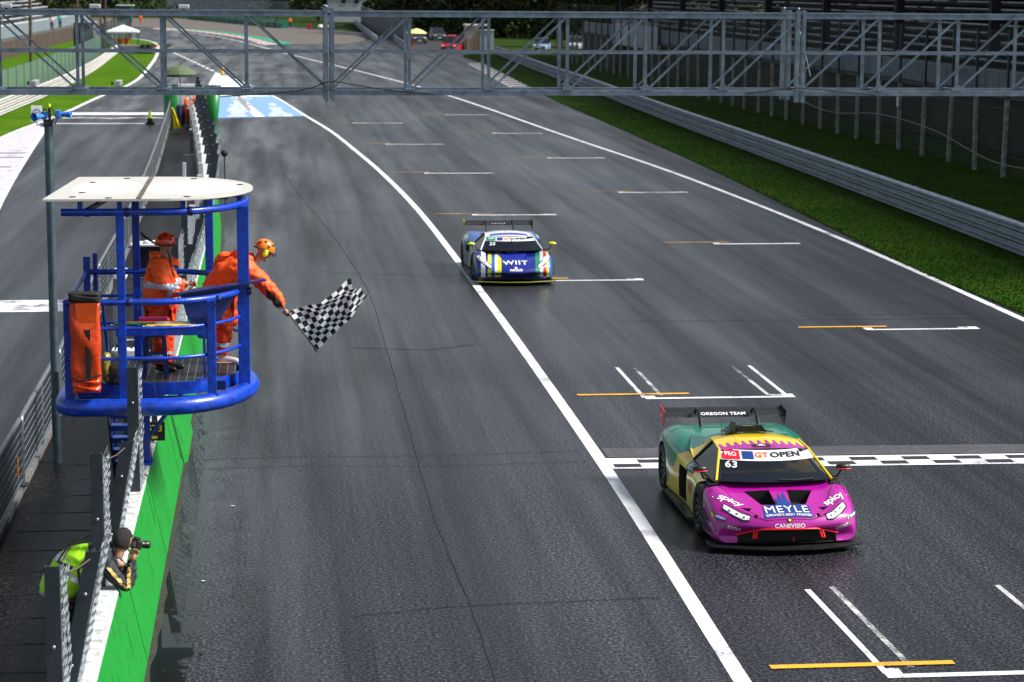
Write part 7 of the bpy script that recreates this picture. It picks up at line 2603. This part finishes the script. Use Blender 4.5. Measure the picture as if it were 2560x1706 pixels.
MB().bevbox(-3.66, -2.98, 100.56, 101.34, .80, .88, .02).build('chest_lid', mat('chest_lid', (.34, .46, .58), .4), ch_)
for z in (.3, .62):
    MB().box(-3.6, -3.35, 100.58, 100.6, z, z + .05).build('hinge', MATTE_BLACK, ch_)
mk = thing('white_marker_post', 'slim white post standing on the walkway beyond the roof', 'post', (-2.6, 66, .012))
MB().bevbox(-2.62, -2.52, 66, 66.1, .012, 2.1, .01).build('post', mat('post_white', (.55, .55, .62), .5), mk)
mic = thing('microphone_stand', 'black microphone on a thin stand at the far pit wall', 'microphone', (-1.30, 62, 1.08))
MB().tube([(-1.3, 62, 1.06), (-1.3, 62, 2.6)], .018, 6).build('stand', MATTE_BLACK, mic)
MB().sphere((-1.3, 62, 2.68), .10, 10, 8).build('windshield', MATTE_BLACK, mic)
bl = thing('yellow_bollard', 'yellow bollard at the tip of the pit entry hatching', 'bollard', (-3.9, 183, 0))
MB().lathe([(.13, 0), (.13, .75), (.10, .85), (0, .88)], 14, (-3.9, 183, .01)).build('post', mat('bollard_yellow', (.8, .5, .01), .45), bl)
MB().lathe([(.2, 0), (.2, .05), (.13, .06)], 14, (-3.9, 183, .01)).build('foot', MATTE_BLACK, bl)
cn = thing('traffic_cone', 'lime and black traffic cone in the pit lane', 'cone', (-6.35, 118.6, .01))
MB().box(-6.60, -6.10, 118.35, 118.85, .012, .06).build('base', MATTE_BLACK, cn)
MB().lathe([(.17, .06), (.12, .32)], 14, (-6.35, 118.6, 0)).build('lower_cone', MATTE_BLACK, cn)
MB().lathe([(.12, .32), (.05, .72), (.0, .74)], 14, (-6.35, 118.6, 0)).build('upper_cone', mat('cone_lime', (.5, .8, .02), .4), cn)
sg_ = thing('wheel_sign', 'white sign with a blue cog wheel beside the grass', 'sign', (-12.0, 117, 0))
MB().bevbox(-12.32, -11.78, 117.0, 117.05, .25, 1.05, .01).build('board', WHT, sg_)
MB().tube([(-12.05, 117.03, 0), (-12.05, 117.03, .3)], .03, 6).build('leg', GALV, sg_)
cg = MB()
for i in range(18):
    t0, t1 = 2 * math.pi * i / 18, 2 * math.pi * (i + .55) / 18
    cg.prism([(-12.05 + r_ * math.cos(t), 116.99, .68 + r_ * math.sin(t)) for t, r_ in ((t0, .17), (t0, .215), (t1, .215), (t1, .17))], (0, -.01, 0))
for i in range(24):
    t0, t1 = 2 * math.pi * i / 24, 2 * math.pi * (i + 1) / 24
    cg.prism([(-12.05 + r_ * math.cos(t), 116.985, .68 + r_ * math.sin(t)) for t, r_ in ((t0, .15), (t0, .18), (t1, .18), (t1, .15))], (0, -.01, 0))
cg.build('cog_wheel', NVY, sg_)
MB().box(-12.13, -11.97, 116.98, 116.99, .655, .705).build('cog_text', REDD, sg_)

# gazebo, counter and tyre stack at the far left
gz = thing('gazebo', 'white gazebo roof over marshals beside the far bend', 'gazebo', (-15.4, 241, 0))
MB().add([(-17.2, 239.3, 2.35), (-13.9, 239.3, 2.35), (-13.9, 242.6, 2.35), (-17.2, 242.6, 2.35), (-15.55, 241, 3.0), (-17.2, 239.3, 2.2), (-13.9, 239.3, 2.2), (-13.9, 242.6, 2.2), (-17.2, 242.6, 2.2)],
         [(0, 1, 4), (1, 2, 4), (2, 3, 4), (3, 0, 4), (5, 6, 1, 0), (6, 7, 2, 1), (7, 8, 3, 2), (8, 5, 0, 3)]).build('canopy', mat('canvas_white', (.78, .8, .8), .7), gz)
for x, y in ((-17.1, 239.4), (-14, 239.4), (-14, 242.5), (-17.1, 242.5)):
    MB().bar((x, y, 0), (x, y, 2.3), .07).build('leg', GALV_D, gz)
tag(MB().bevbox(-16.2, -13.6, 238.6, 239.1, .0, .95, .12).build('marshal_barrier', mat('barrier_grey', (.17, .18, .19), .7, noise=.2)), 'grey barrier in front of the gazebo', 'barrier')
ts = thing('tyre_stack', 'stack of black tyres with orange and white bands on the grass', 'tyres', (-12.6, 238.5, 0))
for j in range(3):
    for k in range(4):
        MB().lathe([(.18, 0), (.31, .02), (.33, .12), (.31, .22), (.18, .24)], 14, (-13.3 + j * .62, 238.5, .03 + k * .25)).build('tyre', RUBBER, ts)
        if j == 2:
            MB().lathe([(.335, 0), (.335, .12)], 14, (-13.3 + j * .62, 238.5, .09 + k * .25)).build('band', mat('band_orange', (.9, .18, .03), .5) if k % 2 else WHT, ts)
# umbrella by the access road
um = thing('umbrella', 'pale yellow umbrella held over the marshal by the access road', 'umbrella', (15.9, 247, 2))
MB().lathe([(0, 2.75), (.5, 2.62), (.95, 2.38), (1.2, 2.2)], 14, (16.0, 246.8, -.1)).build('canopy', mat('umbrella_yellow', (.62, .66, .25), .7), um)
MB().tube([(16.0, 246.8, 1.1), (16.0, 246.8, 2.6)], .02, 6).build('shaft', GALV_D, um)
# access road
MB().sheet([(15.8, 246, .01), (24, 246, .01), (23, 300, .01), (18, 330, .01), (16.8, 300, .01)]).build('access_road', mat('road_dark', (.016, .016, .018), .8, noise=.3), kind='structure')

# parked vehicles
GLASS_P = mat('car_window', (.01, .013, .018), .08, coat=.5)
def parked_car(label, loc, rot, color, L=4.3, W=1.8, H=1.5, pickup=False, group='vehicles parked behind the track'):
    t_ = thing('parked_car', label, 'car', loc, group, rotz=rad(rot))
    m = mat('car_paint_' + '_'.join(str(int(c * 100)) for c in color), color, .25, coat=.7)
    h = H * .55
    hw = W / 2
    st = [(0, .78, .30, h * .72), (.12, .94, .24, h * .88), (.9, 1, .22, h * .96), (1.3, 1, .22, h), (L - .7, 1, .22, h * 1.02), (L - .1, .95, .26, h), (L, .86, .34, h * .9)]
    rows = []
    for y, w_, zb, zt in st:
        rows.append([(-hw * w_, y, zb), (-hw * w_ * 1.02, y, (zb + zt) / 2), (-hw * w_ * .94, y, zt), (0, y, zt + .04), (hw * w_ * .94, y, zt), (hw * w_ * 1.02, y, (zb + zt) / 2), (hw * w_, y, zb)])
    vs, fs = grid_surface(rows)
    n_ = 7
    fs += [tuple(range(n_)), tuple(range(len(vs) - n_, len(vs)))[::-1]]
    mb = MB(); mb.add(vs, fs); mb.build('body', m, t_, local=True)
    c0, c1, c2, c3 = 1.15, 1.85, (3.0 if pickup else L - .9), (3.25 if pickup else L - .25)
    rw = hw * .76
    MB().add([(-rw, c1, H), (rw, c1, H), (rw, c2, H), (-rw, c2, H), (-rw, c1, H - .05), (rw, c1, H - .05), (rw, c2, H - .05), (-rw, c2, H - .05)], [(0, 1, 2, 3), (4, 5, 1, 0), (6, 7, 3, 2), (5, 6, 2, 1), (7, 4, 0, 3)]).build('roof', m, t_, local=True)
    bw = hw * .92
    MB().add([(-bw, c0, h + .02), (bw, c0, h + .02), (rw, c1, H - .05), (-rw, c1, H - .05)], [(0, 1, 2, 3)]).build('windscreen', GLASS_P, t_, local=True)
    MB().add([(-bw, c3, h + .02), (bw, c3, h + .02), (rw, c2, H - .05), (-rw, c2, H - .05)], [(0, 1, 2, 3)]).build('rear_window', GLASS_P, t_, local=True)
    for s in (-1, 1):
        MB().add([(s * bw, c0, h + .02), (s * bw, c3, h + .02), (s * rw, c2, H - .05), (s * rw, c1, H - .05)], [(0, 1, 2, 3)]).build('side_window', GLASS_P, t_, local=True)
        for y in (.85, L - .85):
            MB().lathe([(.0, -.11), (.32, -.11), (.34, 0), (.32, .11), (0, .11)], 16, (s * (hw - .08), y, .34), 'X').build('wheel', RUBBER, t_, local=True)
        MB().sphere((s * hw * .66, .02, h * .74), .12, 10, 6, (1.3, .4, .7)).build('headlight', LENS, t_, local=True)
        MB().sphere((s * (hw + .08), c0 + .35, h + .1), .09, 8, 6, (1, .6, .8)).build('mirror', m, t_, local=True)
    MB().box(-hw * .6, hw * .6, -.03, .05, .3, h * .55).build('grille', MATTE_BLACK, t_, local=True)
    MB().box(-.26, .26, -.05, -.03, .36, .47).build('number_plate', WHT, t_, local=True)
    if pickup:
        MB().box(-hw * .9, hw * .9, 3.25, L - .1, h, h + .75).build('canopy_box', m, t_, local=True)
        MB().bevbox(-.5, .5, 2.0, 2.25, H + .02, H + .12, .02).build('light_bar', mat('lightbar_pink', (.8, .2, .25), .3), t_, local=True)
    return t_


parked_car('red pickup with a roof light bar parked by the access road', (19.6, 247.5, 0), -14, (.62, .012, .02), 5.2, 1.95, 1.75, True)
parked_car('dark grey car behind the red pickup', (18.9, 285, 0), 0, (.06, .07, .08), 4.5, 1.9, 1.7)
parked_car('light blue hatchback nearest to the guard rail end', (30.4, 252.5, 0), -14, (.28, .42, .62), 4.0, 1.75, 1.5)
parked_car('silver white car behind the wire fence', (34.7, 256, 0), -12, (.62, .63, .64), 4.4, 1.8, 1.6)
parked_car('grey car behind the wire fence, rightmost of the parked cars', (37.6, 256, 0), -10, (.13, .14, .16), 4.4, 1.8, 1.5)
parked_car('dark car half hidden behind the red pickup roof', (22.6, 300, 0), 4, (.05, .07, .10), 4.5, 1.9, 1.7)
# shed and container
sh_ = thing('site_hut', 'cream site hut beside the red pickup', 'hut', (22, 251, 0))
MB().bevbox(21.9, 23.3, 250.5, 254, 0, 2.85, .04).build('wall', mat('hut_cream', (.46, .42, .30), .7, noise=.15), sh_)
MB().box(21.75, 24.4, 250.3, 254.2, 2.85, 3.02).build('roof', mat('hut_roof', (.5, .48, .42), .7), sh_)
MB().bevbox(23.32, 24.9, 250.2, 252.6, 0, 2.35, .03).build('cabinet', mat('hut_cabinet', (.30, .36, .42), .6, noise=.2), sh_)
MB().box(23.25, 25.0, 250.1, 252.7, 2.35, 2.43).build('cabinet_roof', mat('cabinet_lid', (.5, .47, .4), .6), sh_)
# grey concrete wall with panels beyond
cw_ = thing('concrete_wall', 'grey panelled concrete wall along the distant access road', 'wall', (15, 300, 0))
xq = interp([(256, 16.0), (290, 16.6), (330, 15.9), (380, 16.4), (430, 17.3)])
y = 258.0
while y < 428:
    MB().add([(xq(y), y, 0), (xq(y + 5.8), y + 5.8, 0), (xq(y + 5.8), y + 5.8, 3.4), (xq(y), y, 3.4), (xq(y) + .2, y, 0), (xq(y + 5.8) + .2, y + 5.8, 0), (xq(y + 5.8) + .2, y + 5.8, 3.4), (xq(y) + .2, y, 3.4)],
             [(0, 1, 2, 3), (4, 7, 6, 5), (3, 2, 6, 7), (0, 3, 7, 4), (1, 5, 6, 2)]).build('wall_panel', mat('wall_panel_grey', (.10, .115, .135), .8, noise=.3, nscale=.7), cw_)
    y += 6.0
# house among the trees
hs = thing('white_house', 'white house with two dark windows among the trees', 'house', (17, 452, 0))
MB().box(11.5, 19.2, 450, 456, 0, 5.2).build('wall', mat('house_white', (.42, .46, .5), .7, noise=.1), hs)
MB().add([(11.2, 449.6, 5.2), (19.5, 449.6, 5.2), (19.5, 456.4, 5.2), (11.2, 456.4, 5.2), (11.2, 453, 7.4), (19.5, 453, 7.4)], [(0, 1, 5, 4), (2, 3, 4, 5), (1, 2, 5), (3, 0, 4)]).build('roof', mat('house_roof', (.16, .07, .05), .8), hs)
for x in (14.6, 17.2):
    w_ = MB().box(x - .4, x + .4, 449.93, 450.0, 3.6, 4.4).build('window', MATTE_BLACK, hs)
    MB().box(x - .5, x + .5, 449.88, 449.93, 3.5, 3.6).build('sill', WHT, w_)
# tyre wall wrapped in green
tw = thing('tyre_wall', 'long green wrapped tyre wall at the edge of the gravel trap', 'tyre wall', (-6, 430, 0))
TWG = mat('tyre_wall_green', (.010, .17, .10), .45, noise=.45, nscale=.8, bump=.6, bscale=2)
P0, P1 = Vector((-16.5, 478, 0)), Vector((2.9, 381, 0))
for i in range(16):
    a, b_ = P0.lerp(P1, i / 16), P0.lerp(P1, (i + .97) / 16)
    d_ = (b_ - a).normalized(); nrm = Vector((d_.y, -d_.x, 0))
    hgt = 1.35 + .15 * math.sin(i * 2.3)
    mb = MB()
    sec = [(0, 0), (-.25, .2), (-.3, hgt * .6), (-.1, hgt), (.6, hgt + .05), (.9, hgt * .6), (.9, 0)]
    A_ = [a - nrm * -s_[0] + Vector((0, 0, s_[1])) for s_ in sec]
    B_ = [b_ - nrm * -s_[0] * (1 + .2 * math.sin(i)) + Vector((0, 0, s_[1])) for s_ in sec]
    mb.strip(A_, B_); mb.add(A_, [tuple(range(7))]); mb.add(B_, [tuple(range(7))])
    mb.build('wrapped_tyres', TWG, tw)
# pale slat fence beyond the tyre wall
sf_ = thing('slat_fence', 'pale slatted fence behind the green tyre wall', 'fence', (-10, 500, 0))
for i in range(60):
    q = Vector((-23, 505, 0)).lerp(Vector((4, 470, 0)), i / 60)
    MB().box(q.x - .16, q.x + .16, q.y - .03, q.y + .03, 1.0, 4.0).build('slat', mat('slat_pale', (.13, .17, .22), .7), sf_)
for i in range(10):
    q = Vector((-23, 505.2, 0)).lerp(Vector((4, 470.2, 0)), i / 10)
    MB().box(q.x - .08, q.x + .08, q.y, q.y + .1, 0, 4.1).build('post', GALV_D, sf_)
gsx = thing('green_shelter', 'tall green marshal shelter at the top left beyond the gravel', 'shelter', (-27, 430, 0))
MB().bevbox(-28.5, -26.0, 429, 431, .0, 3.2, .05).build('wall', mat('shelter_green', (.01, .10, .06), .6), gsx)
MB().box(-28.9, -25.6, 428.6, 431.4, 3.2, 3.35).build('roof', WHT, gsx)
tbl = thing('sun_shade', 'flat white sun shade over the marshal by the tyre wall', 'shade', (3, 386, 0))
MB().box(1.3, 4.9, 385, 387, 2.55, 2.68).build('shade_top', WHT, tbl)
for x in (1.5, 4.7):
    MB().bar((x, 386, 0), (x, 386, 2.55), .06).build('leg', GALV, tbl)
for x, c_, lb in ((8.3, (.75, .75, .72), 'white sack lying at the end of the gravel trap'), (9.2, (.75, .25, .03), 'orange sack lying at the end of the gravel trap'), (10.0, (.02, .05, .12), 'dark blue bundle lying at the end of the gravel trap')):
    tag(MB().sphere((x, 372, .42), .55, 12, 8, (1.1, 1, .75)).build('sack', mat('sack_%d' % int(x * 10), c_, .8, bump=.6, bscale=3)), lb, 'sack')
tag(MB().bevbox(6.1, 6.7, 372, 372.5, .03, .95, .04).build('fire_extinguisher_box', mat('box_red', (.45, .015, .03), .5)), 'red extinguisher box on the gravel edge', 'box')
# grassed bank behind the parked cars
MB().add([(14, 440, 0), (70, 330, 0), (70, 262, .3), (46, 262, .2), (26, 275, 0)], [(0, 1, 2, 3, 4)]).build('meadow', TURF_DARK, kind='structure')

# ------------------------------------------------------------------ trees
LEAF = []
for nm, c_ in (('leaf_dark', (.020, .034, .010)), ('leaf_mid', (.030, .050, .012)), ('leaf_olive', (.045, .055, .014))):
    LEAF.append(mat(nm, c_, .75, noise=.6, nscale=.7, spec=.25))
BARK = mat('bark', (.05, .04, .032), .9, noise=.4, nscale=3)


def crown_mesh(seed, m, R=4.2, z0=1.0, z1=13.0, n=2600, leaf=.42):
    rng = np.random.default_rng(seed)
    clumps = []
    for i in range(26):
        h = rng.random() ** .8
        zc = z0 + (z1 - z0) * h
        rr = R * (1.0 - .75 * abs(h - .4) ** 1.3) * math.sqrt(rng.random())
        a = rng.random() * 6.283
        clumps.append((rr * math.cos(a), rr * math.sin(a), zc, .8 + 1.1 * rng.random()))
    cl = np.array(clumps)
    idx = rng.integers(0, len(cl), n)
    d = rng.normal(size=(n, 3)); d /= np.linalg.norm(d, axis=1)[:, None]
    P_ = cl[idx, :3] + d * (cl[idx, 3] * (.55 + .5 * rng.random(n)))[:, None] * np.array([1, 1, .75])
    P_[:, 2] = np.maximum(P_[:, 2], .25)
    u = rng.normal(size=(n, 3)); u /= np.linalg.norm(u, axis=1)[:, None]
    v = np.cross(u, rng.normal(size=(n, 3))); v /= np.linalg.norm(v, axis=1)[:, None]
    s = (leaf * (.5 + rng.random(n)))[:, None]
    V = np.empty((n * 4, 3))
    V[0::4] = P_ + u * s; V[1::4] = P_ + v * s * .55; V[2::4] = P_ - u * s; V[3::4] = P_ - v * s * .55
    me = bpy.data.meshes.new('crown')
    me.vertices.add(n * 4); me.vertices.foreach_set('co', V.ravel())
    me.loops.add(n * 4); me.loops.foreach_set('vertex_index', np.arange(n * 4))
    me.polygons.add(n); me.polygons.foreach_set('loop_start', np.arange(n) * 4); me.polygons.foreach_set('loop_total', np.full(n, 4))
    me.update(); me.validate()
    me.materials.append(m)
    return me


protos = []
for s_ in range(3):
    cm_ = crown_mesh(40 + s_, LEAF[s_])
    tb = MB()
    r = random.Random(s_)
    tb.tube([(0, 0, -.2), (.1, .05, 3), (-.05, .1, 7), (.1, 0, 11)], [.34, .27, .18, .06], 9)
    for k in range(6):
        a = k * 1.1 + r.random()
        z = 2.5 + k * 1.2
        tb.tube([(0, 0, z), (1.3 * math.cos(a), 1.3 * math.sin(a), z + .9), (2.6 * math.cos(a), 2.6 * math.sin(a), z + 2.0)], [.13, .08, .03], 6)
    me = bpy.data.meshes.new('trunk')
    me.from_pydata(tb.v, [], tb.f); me.polygons.foreach_set('use_smooth', tb.sm); me.update(); me.materials.append(BARK)
    protos.append((cm_, me))
spots = []
r = random.Random(77)
for i in range(22):
    x = -62 + i * 6.2 + r.uniform(-1.5, 1.5)
    spots.append((x, 520 + r.uniform(-8, 25), r.uniform(1.0, 1.5)))
for i in range(16):
    x = 20 + i * 3.4 + r.uniform(-1, 1)
    y = 345 - i * 3.2 + r.uniform(-6, 6)
    spots.append((x, y, r.uniform(.9, 1.35)))
for i in range(9):
    spots.append((24 + i * 5.5 + r.uniform(-1, 1), 395 + r.uniform(-10, 10), r.uniform(1.1, 1.6)))
spots += [(10, 470, 1.1), (21, 440, 1.2), (22.5, 418, 1.0), (24.5, 392, 1.1), (-34, 470, 1.2), (-42, 455, 1.3), (-50, 440, 1.2), (-58, 420, 1.3), (-46, 380, 1.1), (-52, 350, 1.2)]
desc = ['dark evergreen tree in the wood behind the track', 'mid green tree in the wood behind the track', 'olive green tree in the wood behind the track']
for i, (x, y, s_) in enumerate(spots):
    k = i % 3
    t_ = thing('tree', desc[k], 'tree', (x, y, 0), 'trees of the wood behind the track', rotz=r.uniform(0, 6.28))
    t_.scale = (s_, s_, s_ * r.uniform(.9, 1.15))
    link('trunk', protos[k][1], t_)
    link('crown', protos[k][0], t_)
# undergrowth along the wood edge
def under(rng, n):
    t = rng.random(n)
    pick = rng.random(n)
    x = np.where(pick < .5, 18 + 50 * t, -62 + 124 * t)
    y = np.where(pick < .5, 338 - 46 * t + rng.normal(size=n) * 4, 508 + rng.normal(size=n) * 5)
    z = rng.random(n) ** 1.4 * 3.6
    return np.c_[x, y, z]


rngu = np.random.default_rng(9)
n = 26000
P_ = under(rngu, n)
u = rngu.normal(size=(n, 3)); u /= np.linalg.norm(u, axis=1)[:, None]
v = np.cross(u, rngu.normal(size=(n, 3))); v /= np.linalg.norm(v, axis=1)[:, None]
V = np.empty((n * 4, 3)); s_ = .35
V[0::4] = P_ + u * s_; V[1::4] = P_ + v * s_ * .6; V[2::4] = P_ - u * s_; V[3::4] = P_ - v * s_ * .6
me = bpy.data.meshes.new('undergrowth')
me.vertices.add(n * 4); me.vertices.foreach_set('co', V.ravel()); me.loops.add(n * 4); me.loops.foreach_set('vertex_index', np.arange(n * 4))
me.polygons.add(n); me.polygons.foreach_set('loop_start', np.arange(n) * 4); me.polygons.foreach_set('loop_total', np.full(n, 4)); me.update()
me.materials.append(LEAF[1])
tag(link('undergrowth', me, kind='stuff'), 'tangled dark undergrowth along the edge of the wood', 'undergrowth')
